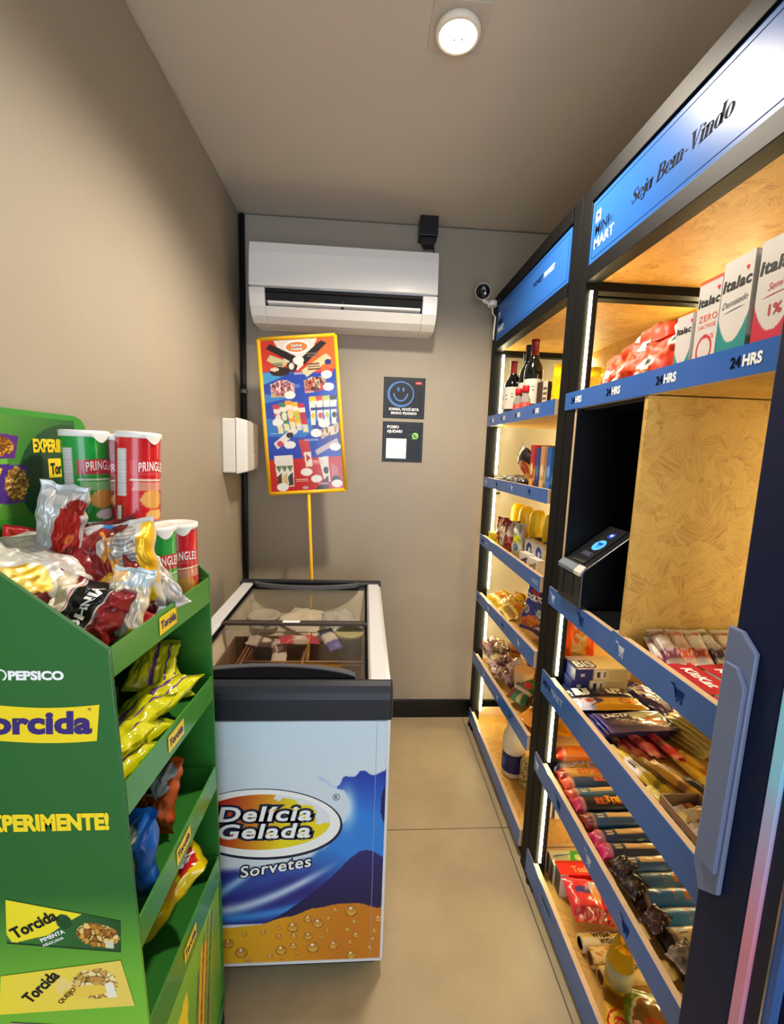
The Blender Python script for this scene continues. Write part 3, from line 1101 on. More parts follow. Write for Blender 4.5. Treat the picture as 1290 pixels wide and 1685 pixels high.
for nm, yy, s_, z0_, y0_, y1_ in (('glass_lid', 1.072, 1, 0.846, 1.072, 1.470), ('glass_lid', 1.878, -1, 0.853, 1.448, 1.878)):
    ld = part(nm, MB().box(gx0 + .004, gx1 - .004, y0_ + .012, y1_ - .012, z0_ - 0.003, z0_), M['pane'], fz)
    part('lid_handle', arch(MB(), yy, s_, gx0 + 0.01, gx1 - 0.035, z0_ + (0.019 if s_ > 0 else .014), 0.054, 0.070, 0.014), M['fzarch'], ld, top=fz)
    part('finger_recess', MB().prism([(gx0 + 0.012, yy), (gx1 - 0.036, yy), (gx1 - 0.06, yy + s_ * 0.024), (gx1 - .13, yy + s_ * .046), (-0.22, yy + s_ * 0.058), (gx0 + .12, yy + s_ * .046), (gx0 + 0.035, yy + s_ * 0.024)], 'z', z0_ + 0.001, z0_ + (.0155 if s_ > 0 else .0105)), M['fzdark'], ld, top=fz)
    ybar = y1_ if s_ > 0 else y0_
    part('edge_bar', MB().box(gx0 + .002, gx1 - .002, ybar - 0.012, ybar + 0.012, z0_ - 0.005, z0_ + 0.004), M['fzbar'], ld, 0.001, top=fz)
    for qa, qb in ((gx0 + .002, gx0 + .010), (gx1 - .010, gx1 - .002)):
        part('lid_frame', MB().box(qa, qb, y0_, y1_, z0_ - .005, z0_ + .004), M['fzdark'], ld, top=fz)
part('lid_sticker', MB().box(-0.263, -0.205, 1.442, 1.460, 0.8575, 0.8580), M['white'], fz, label='small white blank sticker on the lid bar')
# frosted liner
lx0, lx1, ly0, ly1, lz = fx0 + 0.05, fx1 - 0.05, fy0 + 0.05, fy1 - 0.05, 0.40


def frosty(o, U, V, nrm, amp, nu=26, nv=20, seed=0, slope=0.0):
    o, U, V, nrm = Vector(o), Vector(U), Vector(V), Vector(nrm)
    return MB().grid(lambda u, v: o + U * u + V * v + nrm * (0.004 + slope * (1 - v) + amp * max(0, noise.noise(Vector((u * 3 + seed, v * 3, seed))) + 0.5) * math.sin(PI * min(1, v * 1.02)) ** 0.5), nu, nv)


b_ = frosty((lx0, ly1, lz), (lx1 - lx0, 0, 0), (0, 0, 0.43), (0, -1, 0), 0.03, seed=1, slope=.10)
b_.add(frosty((lx0, ly0, lz), (0, ly1 - ly0, 0), (0, 0, 0.43), (1, 0, 0), 0.015, seed=5, slope=.012))
b_.add(frosty((lx1, ly1, lz), (0, ly0 - ly1, 0), (0, 0, 0.43), (-1, 0, 0), 0.012, seed=9))
b_.add(frosty((lx1, ly0, lz), (lx0 - lx1, 0, 0), (0, 0, 0.36), (0, 1, 0), 0.01, seed=13))
part('frosted_liner', b_, M['frost'], fz)
M['wire'] = mat('basket_wire', '#c9a184', rough=0.4, metal=0.3)
bz = 0.60
b_ = MB()
for wx in (-0.36, -0.175, 0.0155):
    b_.tube([(wx, 1.122, bz), (wx, 1.122, 0.79), (wx, 1.52, 0.79), (wx, 1.52, bz)], 0.0022, 6)
for wy in (1.122, 1.30, 1.52):
    b_.tube([(-0.36, wy, 0.79), (0.0155, wy, 0.79)], 0.0022, 6)
    b_.tube([(-0.36, wy, 0.71), (0.0155, wy, 0.71)], 0.0022, 6)
part('wire_basket', b_, M['wire'], fz)

# what lies in the freezer
M['brownbox'] = mat('kraft_card', '#8a5c3c', rough=0.8)
M['brownin'] = mat('kraft_card_dark', '#4a2f22', rough=0.85)


def open_box(x0, x1, y0, y1, z0, z1, t=0.004):
    b = MB()
    b.box(x0, x1, y0, y0 + t, z0, z1).box(x0, x1, y1 - t, y1, z0, z1)
    b.box(x0, x0 + t, y0 + t, y1 - t, z0, z1).box(x1 - t, x1, y0 + t, y1 - t, z0, z1)
    b.box(x0 + t, x1 - t, y0 + t, y1 - t, z0, z0 + t)
    return b


for x0, x1, y0, y1, zt, lab in ((-0.17, 0.010, 1.13, 1.29, 0.785, 'open brown carton at the front right inside the freezer'),
                                (-0.355, -0.18, 1.13, 1.29, 0.765, 'open brown carton at the front centre inside the freezer'),
                                (-0.17, 0.010, 1.31, 1.46, 0.785, 'open brown carton under the lid bar on the right inside the freezer'),
                                (-0.355, -0.18, 1.31, 1.50, 0.785, 'open brown carton under the lid bar in the middle of the freezer'),
                                (-0.425, -0.365, 1.14, 1.46, 0.80, 'tall narrow brown carton by the frosted left wall inside the freezer')):
    o = goods('ice_cream_carton', open_box(x0 - (x0 + x1) / 2, (x1 - x0) / 2, y0 - (y0 + y1) / 2, (y1 - y0) / 2, 0, zt - 0.404), M['brownbox'], lab, 'carton', at((x0 + x1) / 2, (y0 + y1) / 2, 0.404), 'cartons in the freezer')
rnd = random.Random(11)


def popsicle(name, label, c1, c2, M4, w=0.05, h=0.13, group='ice creams in the freezer', s=0):
    return goods(name, bag(w, h, 0.022, art(c1, ('r', 0, .35, 1, .7, c2), ('e', .5, .52, .3, .12, '#f0e8dc')), nu=10, nv=14, seed=s, crumple=0.003), M['film'], label, 'ice cream', M4, group)


_pops = [('#d7d2c8', '#b9a9a0', -0.24, 1.26, .66, 0.3, 'pale wrapped ice cream upright in the front centre carton'),
         ('#e6dccd', '#8b2f3d', -0.29, 1.24, .655, 0.8, 'cream and wine wrapped ice cream in the front centre carton'),
         ('#efe6d6', '#c49a6a', -0.12, 1.25, .69, 2.4, 'crumpled white wrapped ice cream on the front right carton'),
         ('#c98f8f', '#7a2734', -0.07, 1.23, .67, 1.2, 'wine red wrapped ice cream in the front right carton'),
         ('#cf4860', '#d8c8b0', -0.20, 1.42, .72, 1.9, 'pink striped wrapped ice cream lying across the middle cartons'),
         ('#5a55b8', '#e8e2da', -0.10, 1.44, .715, 0.4, 'violet wrapped ice cream near the round tub'),
         ('#d8c9c0', '#6d4b48', -0.31, 1.44, .70, 1.5, 'pale wrapped ice cream in the middle carton on the left'),
         ('#e4ddd2', '#8d6a5f', -0.26, 1.40, .69, 0.1, 'cream wrapped ice cream in the middle carton by the wire'),
         ('#8c5f58', '#e9e2d8', -0.20, 1.20, .665, 2.9, 'brown wrapped ice cream at the front edge between the two cartons')]
for i, (c1, c2, x, y, z, a, lab) in enumerate(_pops):
    popsicle('ice_cream_bar', lab, c1, c2, at(x, y - .02, z + .095, a, 0.15, -0.12), s=i)
goods('ice_cream_pack', bag(0.075, 0.11, 0.03, art('#d8405a', ('r', 0, 0, .3, 1, '#f0e6e0'), ('e', .65, .5, .2, .3, '#e8707c')), seed=3), M['film'], 'pink and white ice cream pack at the front right corner of the freezer', 'ice cream', at(-0.035, 1.118, 0.795, 1.4, 0.2, 0), None)
tb = thing('ice_cream_tub', 'round clear ice cream tub with a pale yellow lid inside the freezer on the right', 'tub', (-0.035, 1.44, 0.745))
part('pot', MB().lathe([(0.036, 0), (0.044, 0.075), (0.046, 0.078)], tb.location, 28), mat('tub_plastic', '#a5a3a8', rough=0.3), tb)
part('lid', MB().lathe([(0.047, 0.072), (0.048, 0.084), (0.044, 0.086), (0.04, 0.083), (0.001, 0.083)], tb.location, 28), mat('tub_lid', '#d9d39a', rough=0.4), tb)
tb2 = thing('ice_cream_tub', 'round white frosted tub half buried in frost at the back left of the freezer', 'tub', (-0.36, 1.60, 0.76))
part('pot', MB().lathe([(0.05, 0), (0.058, 0.055)], tb2.location, 28), M['frost'], tb2)
part('lid', MB().lathe([(0.061, 0.052), (0.061, 0.064), (0.05, 0.066), (0.045, 0.060), (0.001, 0.060)], tb2.location, 28), mat('tub_lid_white', '#cfccc4', rough=0.5), tb2)
goods('frosted_bag', bag(0.13, 0.16, 0.06, lambda u, v: '#d9dad6', seed=8, crumple=0.012, nu=16, nv=18), mat('frosty_plastic', '#d3d6d4', rough=0.25, bump=0.3, bscale=30), 'crumpled clear frosted bag at the back right of the freezer', 'bag', at(-0.07, 1.60, 0.79, 0.4, 0.15, 0))
goods('frosted_bag', bag(0.2, 0.2, 0.05, lambda u, v: '#d9dad6', seed=18, crumple=0.01, nu=16, nv=18), M['frost'], 'flat frosted white bag at the back centre of the freezer', 'bag', at(-0.22, 1.70, 0.76, 1.2, 0.1, 0))
b_ = bag(0.30, 0.25, 0.05, lambda u, v: '#e8e2d0', seed=28, crumple=0.012, nu=16, nv=18)
b_.xf(Matrix.Translation((-0.458, 1.28, 0.70)) @ Matrix.Rotation(PI / 2, 4, 'Y') @ Matrix.Rotation(PI / 2, 4, 'Z'))
part('frost_slab', b_, M['frost'], fz)

# ------------------------------------------------------------------ price board on its pole
M['pyellow'] = mat('yellow_frame_plastic', '#f0b71c', rough=0.35)
ps = thing('price_board', 'yellow framed ice cream price board leaning on a thin yellow pole above the freezer', 'poster', (-0.222, 1.938, 0.50))
A_, B_, C_, D_ = (-0.461, 1.888), (-0.139, 1.923), (-0.081, 1.262), (-0.414, 1.234)
Yp = 1.985


def pb(u, v, y=Yp):
    t = (A_[0] + (B_[0] - A_[0]) * u, A_[1] + (B_[1] - A_[1]) * u)
    q = (D_[0] + (C_[0] - D_[0]) * u, D_[1] + (C_[1] - D_[1]) * u)
    return (q[0] + (t[0] - q[0]) * v, y, q[1] + (t[1] - q[1]) * v)


_L = [('g', '#c01f22', '#d9381f'), ('r', 0, .22, 1, .80, '#1d3fae'), ('p', [(0, .5), (.5, .46), (1, .62), (1, .52), (.5, .36), (0, .38)], '#2a74c8'), ('p', [(0, .80), (.4, .79), (0, .72)], '#3f9bdc'),
      ('p', [(.0, .60), (.4, .63), (0, .66)], '#2f7fd2'), ('p', [(.6, .45), (1, .5), (1, .25), (.75, .3)], '#2c2f8e'), ('p', [(0, .86), (.3, .80), (.95, .77), (1, .84), (1, 1), (0, 1)], '#cf2a1f'), ('p', [(.55, .78), (1, .80), (1, 1), (.8, 1)], '#e2631f'),
      ('p', [(.18, 1), (.78, 1), (.62, .86), (.48, .80), (.30, .88)], '#ece4d8'),
      ('p', [(.07, .95), (.13, .98), (.50, .885), (.46, .84)], '#1b1414'), ('p', [(.07, .875), (.12, .91), (.36, .86), (.28, .815)], '#cfc98f'), ('p', [(.50, .865), (.82, .985), (.90, .965), (.58, .835)], '#1b1414'), ('p', [(.53, .80), (.88, .90), (.95, .865), (.60, .755)], '#d6cf9a'),
      ('e', .24, .80, .14, .03, '#2a1512'), ('e', .17, .815, .06, .012, '#e6d4b8'), ('e', .41, .83, .07, .035, '#2a1a16'), ('e', .40, .83, .035, .022, '#ece2d2'), ('e', .90, .845, .045, .018, '#1a2a78'),
      ('e', .50, .865, .075, .027, '#efeee9')]
for k_ in range(3):
    y0 = .725 - .03 * k_
    _L += [('p', [(.10, y0), (.42, y0 - .005), (.42, y0 - .03), (.10, y0 - .028)], ('#d7c0b8', '#cfae9a', '#c8b07c')[k_]), ('e', .28, y0 - .012, .06, .012, '#3a2420'), ('e', .2, y0 - .012, .05, .01, '#b85a6a'),
           ('p', [(.55, y0 + .01), (.85, y0 + .035), (.86, y0 + .005), (.56, y0 - .018)], ('#a9a878', '#c08a58', '#b8352f')[k_]), ('e', .7, y0 + .008, .06, .01, '#2c241c')]
_L += [('e', .35, .645, .075, .026, '#efeee9'), ('e', .87, .765, .075, .026, '#efeee9'), ('e', .885, .685, .075, .026, '#efeee9')]
for k_, (c1, c2) in enumerate((('#c8364a', '#e9dcc8'), ('#3f7a48', '#dfe2c0'), ('#ef9a1f', '#f2d9a0'), ('#f0b51e', '#b9c23a'), ('#c8283a', '#b1283a'))):
    x0 = .10 + .085 * k_
    t0 = .61 - .012 * abs(k_ - 2)
    _L += [('p', [(x0, t0), (x0 + .09, t0), (x0 + .13, t0 - .19), (x0 + .06, t0 - .19)], c1), ('p', [(x0 + .01, t0 - .03), (x0 + .1, t0 - .03), (x0 + .105, t0 - .06), (x0 + .02, t0 - .06)], '#efe6d8'),
           ('e', x0 + .07, t0 - .09, .035, .03, c2), ('p', [(x0 + .05, t0 - .14), (x0 + .12, t0 - .14), (x0 + .13, t0 - .19), (x0 + .06, t0 - .19)], '#e8dfa8')]
for k_, c1 in enumerate(('#e6c21e', '#d8402a', '#b9c24a', '#2c2a30')):
    x0 = .60 + .095 * k_
    _L += [('p', [(x0, .625), (x0 + .10, .63), (x0 + .07, .44), (x0 + .015, .44)], '#e9e6da'), ('p', [(x0, .625), (x0 + .10, .63), (x0 + .095, .60), (x0 + .01, .595)], c1), ('e', x0 + .05, .50, .03, .02, c1)]
_L += [('r', .62, .535, .98, .552, '#27307c'), ('e', .16, .47, .075, .026, '#efeee9'), ('e', .79, .445, .08, .026, '#efeee9'),
       ('p', [(.08, .33), (.13, .29), (.42, .40), (.38, .44)], '#e6ded2'), ('e', .17, .325, .045, .02, '#c23a62'), ('e', .31, .38, .05, .02, '#241c1c'), ('e', .30, .315, .078, .026, '#efeee9'),
       ('p', [(.72, .38), (.98, .45), (1, .41), (.74, .34)], '#b9a484'), ('n', .86, .395, .12, .03, ['#6b4a38', '#d8c8a8', '#8a6a50'], 24, 3), ('e', .67, .385, .075, .028, '#efeee9'),
       ('p', [(.64, .27), (.95, .345), (.97, .31), (.66, .235)], '#bdb2b8'), ('e', .92, .285, .078, .026, '#efeee9'),
       ('p', [(.42, .345), (.56, .35), (.60, .13), (.50, .13)], '#c0342c'), ('p', [(.48, .26), (.58, .26), (.59, .16), (.50, .16)], '#eadfd2'), ('p', [(.51, .25), (.57, .22), (.51, .19)], '#b8221f'), ('e', .50, .125, .08, .027, '#efeee9')]
for k_ in range(3):
    x0 = .07 + .075 * k_
    _L += [('p', [(x0, .245), (x0 + .11, .245), (x0 + .10, .03), (x0 + .03, .03)], '#e8e2da'), ('p', [(x0 + .01, .175), (x0 + .10, .175), (x0 + .06, .13)], '#5f7a4a'), ('p', [(x0 + .02, .10), (x0 + .09, .13), (x0 + .09, .04), (x0 + .03, .04)], ('#5a3626', '#d8b878', '#3c3a3a')[k_])]
_L += [('p', [(.68, .22), (.81, .225), (.82, .05), (.74, .05)], '#e4ddd4'), ('e', .77, .13, .035, .025, '#1f1a1c'), ('p', [(.84, .18), (.93, .15), (.95, .0), (.85, .03)], '#c46a6a'), ('e', .90, .06, .06, .03, '#3a2426'), ('p', [(.6, .0), (.8, .1), (.8, 0)], '#40181c'),
       ('e', .16, .03, .08, .028, '#efeee9'), ('e', .63, .075, .075, .026, '#efeee9'), ('e', .91, .035, .075, .026, '#efeee9'), ('e', .47, .018, .04, .01, '#c9a9a0')]
_L += [('t', .16, .835, .30, .865, 2, '#8a7a6a'), ('t', .62, .885, .78, .915, 2, '#6a5a50'), ('t', .14, .84, .28, .86, 2, '#5a6a3a'), ('t', .62, .80, .8, .85, 3, '#7a3a2a'), ('t', .43, .775, .58, .79, 2, '#e9d4d0'), ('t', .35, .695, .5, .715, 2, '#9ab8ea'), ('t', .56, .655, .68, .668, 2, '#c9cfe8'), ('t', .42, .425, .55, .445, 2, '#b9cdf0'), ('t', .05, .395, .15, .402, 1, '#a9d0f0'),
       ('t', .50, .335, .7, .35, 2, '#9fb4e6'), ('t', .60, .175, .74, .2, 2, '#e9b0a0'), ('t', .34, .06, .52, .085, 2, '#e9b0a0'), ('t', .66, .03, .80, .05, 2, '#d8a0a0'), ('n', .26, .70, .15, .045, ['#d8c4bc', '#3a2a28', '#c86a78', '#e6dccc', '#b99a84'], 30, 3), ('e', .35, .645, .075, .026, '#efeee9'), ('n', .70, .715, .13, .04, ['#b9b088', '#2c241c', '#c04a3a', '#d8c8a4', '#5a6a3a'], 30, 8), ('e', .87, .765, .075, .026, '#efeee9'), ('e', .885, .685, .075, .026, '#efeee9'),
       ('e', .16, .47, .075, .026, '#efeee9')]
part('printed_sheet', MB().grid(lambda u, v: pb(0.02 + .96 * u, 0.012 + .976 * v, Yp - 0.002), 130, 270, lambda u, v, A=art('#c01f22', *_L): mix(A(u, v), '#4a464c', .16), 0, False).hexa(
    [pb(0.01, 0.005, Yp + .006), pb(.99, .005, Yp + .006), pb(.99, .005, Yp), pb(.01, .005, Yp), pb(.01, .995, Yp + .006), pb(.99, .995, Yp + .006), pb(.99, .995, Yp), pb(.01, .995, Yp)], 0, '#c8262a'), M['gloss'], ps)
for a, b in (((0, 0), (1, 0)), ((0, 1), (1, 1)), ((0, 0), (0, 1)), ((1, 0), (1, 1))):
    part('frame_bar', MB().tube([pb(*a), pb(*b)], 0.0085, 10), M['pyellow'], ps)
lg = MB()
ux_ = (Vector(pb(1, .9)) - Vector(pb(0, .9))).normalized()
vz_ = (Vector(pb(.5, 1)) - Vector(pb(.5, 0))).normalized()
vz_ = (vz_ - ux_ * vz_.dot(ux_)).normalized()
o_ = Vector(pb(0.49, 0.94, Yp - 0.003))
lg.face([o_ + ux_ * (0.052 * math.cos(a * PI / 16)) + vz_ * (0.026 * math.sin(a * PI / 16)) for a in reversed(range(32))], 0)
o_.y -= 0.0004
lg.face([o_ + ux_ * (0.046 * math.cos(a * PI / 16)) + vz_ * (0.021 * math.sin(a * PI / 16)) for a in reversed(range(32))], 1)
o_.y -= 0.0004
for s_, dz in (('Delícia', 0.002), ('Gelada', -0.013)):
    lg.text(s_, o_ + vz_ * dz, ux_, vz_, 0.0105, 2, align='c', weight=0.10, shear=.15, xs=1.15)
    lg.text(s_, o_ + vz_ * dz - Vector((0, .0004, 0)), ux_, vz_, 0.0105, 3, align='c', weight=0.015, shear=.15, xs=1.15)
part('logo', lg, [M['white'], mat('logo_orange', '#d8702a'), M['ink_line'], M['white']], ps)
part('pole', MB().tube([(-0.245, 1.99, 1.246), (-0.236, 1.972, 1.08), (-0.222, 1.9395, 0.86), (-0.222, 1.9375, 0.50)], 0.0072, 10), M['pyellow'], ps)
# ------------------------------------------------------------------ green snack rack
def ramp_z(name, stops, rough=0.35):
    """print or painted reflection whose colour blends with height"""
    m = mat(name, '#2f7034', rough=rough, coat=0.15)
    nt = m.node_tree
    g = nt.nodes.new('ShaderNodeTexCoord')
    s = nt.nodes.new('ShaderNodeSeparateXYZ')
    nt.links.new(g.outputs['Object'], s.inputs[0])
    mr = nt.nodes.new('ShaderNodeMapRange')
    mr.inputs['From Min'].default_value = 0.0
    mr.inputs['From Max'].default_value = 1.5
    nt.links.new(s.outputs[2], mr.inputs['Value'])
    r = nt.nodes.new('ShaderNodeValToRGB')
    e = r.color_ramp.elements
    e[0].position, e[0].color = stops[0][0] / 1.5, (*lin(stops[0][1]), 1)
    e[1].position, e[1].color = stops[1][0] / 1.5, (*lin(stops[1][1]), 1)
    for p, c in stops[2:]:
        q = e.new(p / 1.5)
        q.color = (*lin(c), 1)
    nt.links.new(mr.outputs[0], r.inputs['Fac'])
    nt.links.new(r.outputs['Color'], nt.nodes['Principled BSDF'].inputs['Base Color'])
    return m


M['g_side'] = ramp_z('green_side_print', [(0.45, '#8cc63a'), (0.70, '#69ab32'), (0.83, '#28642c'), (1.5, '#296a30')])
M['g_back'] = mat('green_back_print', '#2f8a2a', rough=0.35, coat=0.15)
M['g_tray'] = mat('green_tray', '#2d742b', rough=0.4, coat=0.1)
M['g_lip'] = mat('green_lip', '#428c2f', rough=0.3, coat=0.2)
M['t_yel'] = mat('label_yellow', '#f3d420', rough=0.4)
M['t_yel2'] = mat('label_cream_yellow', '#f0dc8a', rough=0.4)
ys, yf, th = 0.55, 0.95, 0.006
rack = thing('snack_rack', 'green cardboard snack rack with four open trays against the left wall', 'display rack', (-0.45, 0.75, 0.0))


def frx(y, z):
    """front edge of the rack at depth y and height z"""
    n = -0.317 + (1.184 - z) * 0.0425
    f = -0.330 + (1.166 - z) * 0.012
    return n + (f - n) * (y - ys) / (yf - ys)


for nm, y0, y1, zt in (('side_panel', ys, ys + th, 1.184), ('side_panel', yf, yf + th, 1.166)):
    k = (y0 - ys) / (yf - ys)
    part(nm, MB().prism([(-0.590, 0.07), (frx(y0, 0.07), 0.07), (frx(y0, zt), zt), (-0.44 if k == 0 else -0.36, 1.28 if k == 0 else 1.195), (-0.590, 1.40)], 'y', y0, y1), M['g_side'] if k == 0 else M['g_tray'], rack, 0.001)
hp = [(0.50, 1.495), (0.955, 1.492), (0.975, 1.486), (0.988, 1.472), (0.99, 1.455), (0.957, 1.40), (0.957, 0.07), (0.544, 0.07), (0.544, 1.40), (0.50, 1.44)]
part('back_panel', MB().prism(hp, 'x', -0.596, -0.590), M['g_back'], rack, 0.001)
# header graphics, printed on the back panel's face
UYv = Vector((0, 1, 0))
gx_ = -0.5895
hb = MB()
hb.grid(lambda u, v: (gx_, 0.56 + 0.39 * u, 1.31 + 0.172 * v), 156, 80,
        art('#2f8a2a', ('h', '#7cc23c', '#1f5a2a'), ('e', .95, .35, .35, .6, '#17482a'), ('e', .1, .5, .45, .75, '#6fb838'), ('e', .08, .5, .35, .62, '#84c840'),
            ('p', [(0, .62), (.59, .58), (.62, .80), (.2, .9)], '#5e2a80'), ('c', .50, .70, .09, .09, ['#b8741e', '#e0a83a', '#8a4a18'], 34, 1),
            ('p', [(.15, .18), (.63, .14), (.66, .50), (.18, .62)], '#4b2a86'), ('p', [(.3, .48), (.52, .5), (.48, .34), (.3, .26)], '#efce22'), ('p', [(.32, .44), (.49, .46), (.46, .37), (.33, .31)], '#4b2a86'),
            ('c', .59, .33, .065, .17, ['#8a5a1c', '#c99a3e', '#e6c36a'], 38, 1)), 0, False)
hb.text('EXPERIMENTE!', (gx_ + .0008, 0.832, 1.421), UYv, UZ, 0.0225, 1, weight=0.045, xs=0.66)
hb.face([(gx_ + .0006, 0.868, 1.372), (gx_ + .0006, 0.944, 1.372), (gx_ + .0006, 0.944, 1.408), (gx_ + .0006, 0.868, 1.408)], 2)
hb.text('Torcida', (gx_ + .0012, 0.873, 1.379), UYv, UZ, 0.020, 3, weight=0.04, xs=0.66)
part('header_print', hb, [M['card'], M['yellow'], M['t_yel'], M['black']], rack)

TR = [(1.146, 1.184, 1.106, 1.159, 'upper'), (0.945, 0.993, 0.880, 0.932, 'second'), (0.735, 0.783, 0.657, 0.710, 'third'), (0.540, 0.612, 0.415, 0.476, 'lowest')]
TRAY_Z = []
for zb0, zt0, zb1, zt1, nm in TR:
    zb = (zb0 + zb1) / 2
    zt = (zt0 + zt1) / 2
    TRAY_Z.append(zb)
    ya, yb2 = ys + th + .001, yf - .001
    t = MB()
    xa0, xa1 = frx(ya, zb0) - 0.003, frx(yb2, zb1) - 0.003
    # floor, sloping as the lips do
    t.hexa([(-0.589, ya, zb0 - .003), (xa0, ya, zb0 - .003), (xa1, yb2, zb1 - .003), (-0.589, yb2, zb1 - .003), (-0.589, ya, zb0 + .002), (xa0, ya, zb0 + .002), (xa1, yb2, zb1 + .002), (-0.589, yb2, zb1 + .002)])
    t.hexa([(xa1 - .14, yb2 - .004, zb1), (xa1, yb2 - .004, zb1), (xa1, yb2, zb1), (xa1 - .14, yb2, zb1), (xa1 - .14, yb2 - .004, zt1), (xa1, yb2 - .004, zt1), (xa1, yb2, zt1), (xa1 - .14, yb2, zt1)])
    tr = part('tray', t, M['g_tray'], rack, 0.0008)
    lp = MB()
    e = 0.003
    lp.hexa([(xa0, ya, zb0 - .003), (xa0 + e, ya, zb0 - .003), (xa1 + e, yb2, zb1 - .003), (xa1, yb2, zb1 - .003), (xa0 - .001, ya, zt0), (xa0 + e - .001, ya, zt0), (xa1 + e - .001, yb2, zt1), (xa1 - .001, yb2, zt1)])
    part('lip', lp, M['g_lip'], tr, 0.0006, top=rack)
    # the small yellow label in the middle of the lip
    lb = MB()
    yc = 0.73
    k = (yc - ys) / (yf - ys)
    zc = (zb0 + zt0) / 2 * (1 - k) + (zb1 + zt1) / 2 * k
    dz = ((zb1 + zt1) - (zb0 + zt0)) / 2 / (yf - ys)
    xc = xa0 + (xa1 - xa0) * k + e + 0.0008
    UL = Vector(((xa1 - xa0) / (yf - ys), 1, dz)).normalized()
    o = Vector((xc, yc, zc))
    hw, hh = 0.036, 0.015
    lb.face([o - UL * hw - UZ * hh, o + UL * hw - UZ * hh, o + UL * hw + UZ * hh, o - UL * hw + UZ * hh], 0)
    lb.text('Torcida', o - UZ * 0.006 + Vector((.0006, 0, 0)), UL, UZ, 0.0135, 1, align='c', weight=0.035, xs=1.0)
    part('lip_label', lb, [M['t_yel'], M['purple']], tr, top=rack, label='small yellow label on the tray lip')

# printed base front below the lowest tray
bf = MB()
fa = [(frx(ys + th, .09), ys + th, .09), (frx(yf, .09), yf, .09), (frx(yf, .40), yf, .40), (frx(ys + th, .53), ys + th, .53)]


def basef(u, v):
    a = Vector(fa[0]).lerp(Vector(fa[1]), u)
    b = Vector(fa[3]).lerp(Vector(fa[2]), u)
    return a.lerp(b, v) + Vector((-0.004, 0, 0))


bf.grid(basef, 60, 50, art('#5a9a30', ('g', '#4f8f2c', '#7fb53a'), ('p', [(.04, .0), (.36, .62), (.40, .9), (.02, .8)], '#f2d51e'), ('p', [(.36, .1), (.62, .9), (.72, .85), (.5, .0)], '#e8b02a'),
                           ('l', .42, .05, .68, .92, .012, '#5a3a1c'), ('l', .50, .05, .76, .95, .014, '#8a5a28'), ('l', .56, .0, .84, .95, .012, '#3f2a30'), ('l', .34, .1, .56, .8, .012, '#3a5a1c'),
                           ('l', .62, .05, .90, .9, .012, '#a8743a'), ('l', .12, .05, .30, .7, .012, '#c9a81c')), 0, False)
part('base_front', bf, M['card'], rack)
part('base_board', MB().prism([(-0.59, ys + th), (frx(ys + th, .07), ys + th), (frx(yf, .07), yf), (-0.59, yf)], 'z', 0.062, 0.07), M['g_tray'], rack)
for fx_, fy_ in ((-0.335, 0.940), (-0.30, 0.575), (-0.56, 0.94), (-0.56, 0.575)):
    part('foot', MB().lathe([(0.017, 0), (0.02, 0.008), (0.017, 0.045), (0.012, 0.062)], (fx_, fy_, 0), 14), M['blackpl'], rack, label='black rack foot')

# graphics on the side panel that faces the entrance
yq = ys - 0.0006


def S(x, z, d=0.0):
    return (x, yq - d, z)


sd = MB()
sd.text('PEPSICO', S(-0.4405, 1.1435), UX, UZ, 0.0112, 0, weight=0.05, xs=1.12)
arc_strip(sd, -0.4495, 1.1495, 0.007, 0.007, -1.2, 3.6, 0.0022, 0.0022, yq, 0, 16)
part('maker_name', sd, M['white'], rack)
# big wavy logo flag
sd = MB()
fl = [(-0.585 + 0.247 * i / 24, 1.060 + 0.004 * math.sin(i / 24 * 5.5 + .4)) for i in range(25)]
fu = [(-0.582 + 0.250 * i / 24, 1.110 + 0.005 * math.sin(i / 24 * 5.5 + .6)) for i in range(25)]
for i in range(24):
    sd.face([S(*fl[i]), S(*fl[i + 1]), S(*fu[i + 1]), S(*fu[i])], 0)
sd.text('Torcida', S(-0.345, 1.0705, 0.0006), UX, UZ, 0.029, 1, align='r', weight=0.045, xs=1.16, gap=1.02, shear=0.05)
sd.text('®', S(-0.3445, 1.101, .0006), UX, UZ, 0.004, 1, align='c')
part('logo_flag', sd, [M['t_yel'], M['purple']], rack)
part('slogan', MB().text('EXPERIMENTE!', S(-0.3305, 0.930), UX, UZ, 0.0225, 0, align='r', weight=0.055, xs=0.80), M['yellow'], rack)
# two printed packs at the bottom


def pack_print(pts, fn, nu, nv, d):
    a, b, c, e = [Vector(S(*p, d)) for p in pts]
    part('pack_picture', MB().grid(lambda u, v: (a.lerp(b, u)).lerp(e.lerp(c, u), v), nu * 2, nv * 2, fn, 0, False), M['card'], rack)


pack_print([(-0.474, 0.756), (-0.324, 0.735), (-0.322, 0.786), (-0.470, 0.826)], art('#2f6a2c', ('h', '#3a7a30', '#1f4a22'), ('p', [(0, .22), (.05, .02), (.36, .30), (.66, 1.0), (0, 1)], '#f0dc28'), ('c', .80, .46, .19, .34, ['#9a5f1c', '#d39a3c', '#e9c070', '#b87a2a'], 22, 3.2),
                                                                                             ('e', .5, .7, .07, .2, '#1d4a22'), ('r', .86, .1, .94, .32, '#cfc8a8'), ('r', 0, 0, 1, .05, '#173a1a')), 60, 26, 0.0002)
pack_print([(-0.494, 0.640), (-0.309, 0.645), (-0.325, 0.722), (-0.486, 0.704)], art('#ecd23c', ('h', '#f0d83a', '#e3c65a'), ('c', .74, .56, .18, .34, ['#c08c3e', '#e0b868', '#f2d79a', '#c99a4c'], 22, 2.6), ('e', .50, .55, .06, .22, '#e8cc78'), ('e', .68, .42, .2, .12, '#e6c24a'),
                                                                                             ('r', .82, .22, .89, .55, '#e9e2cc')), 60, 26, 0.0004)
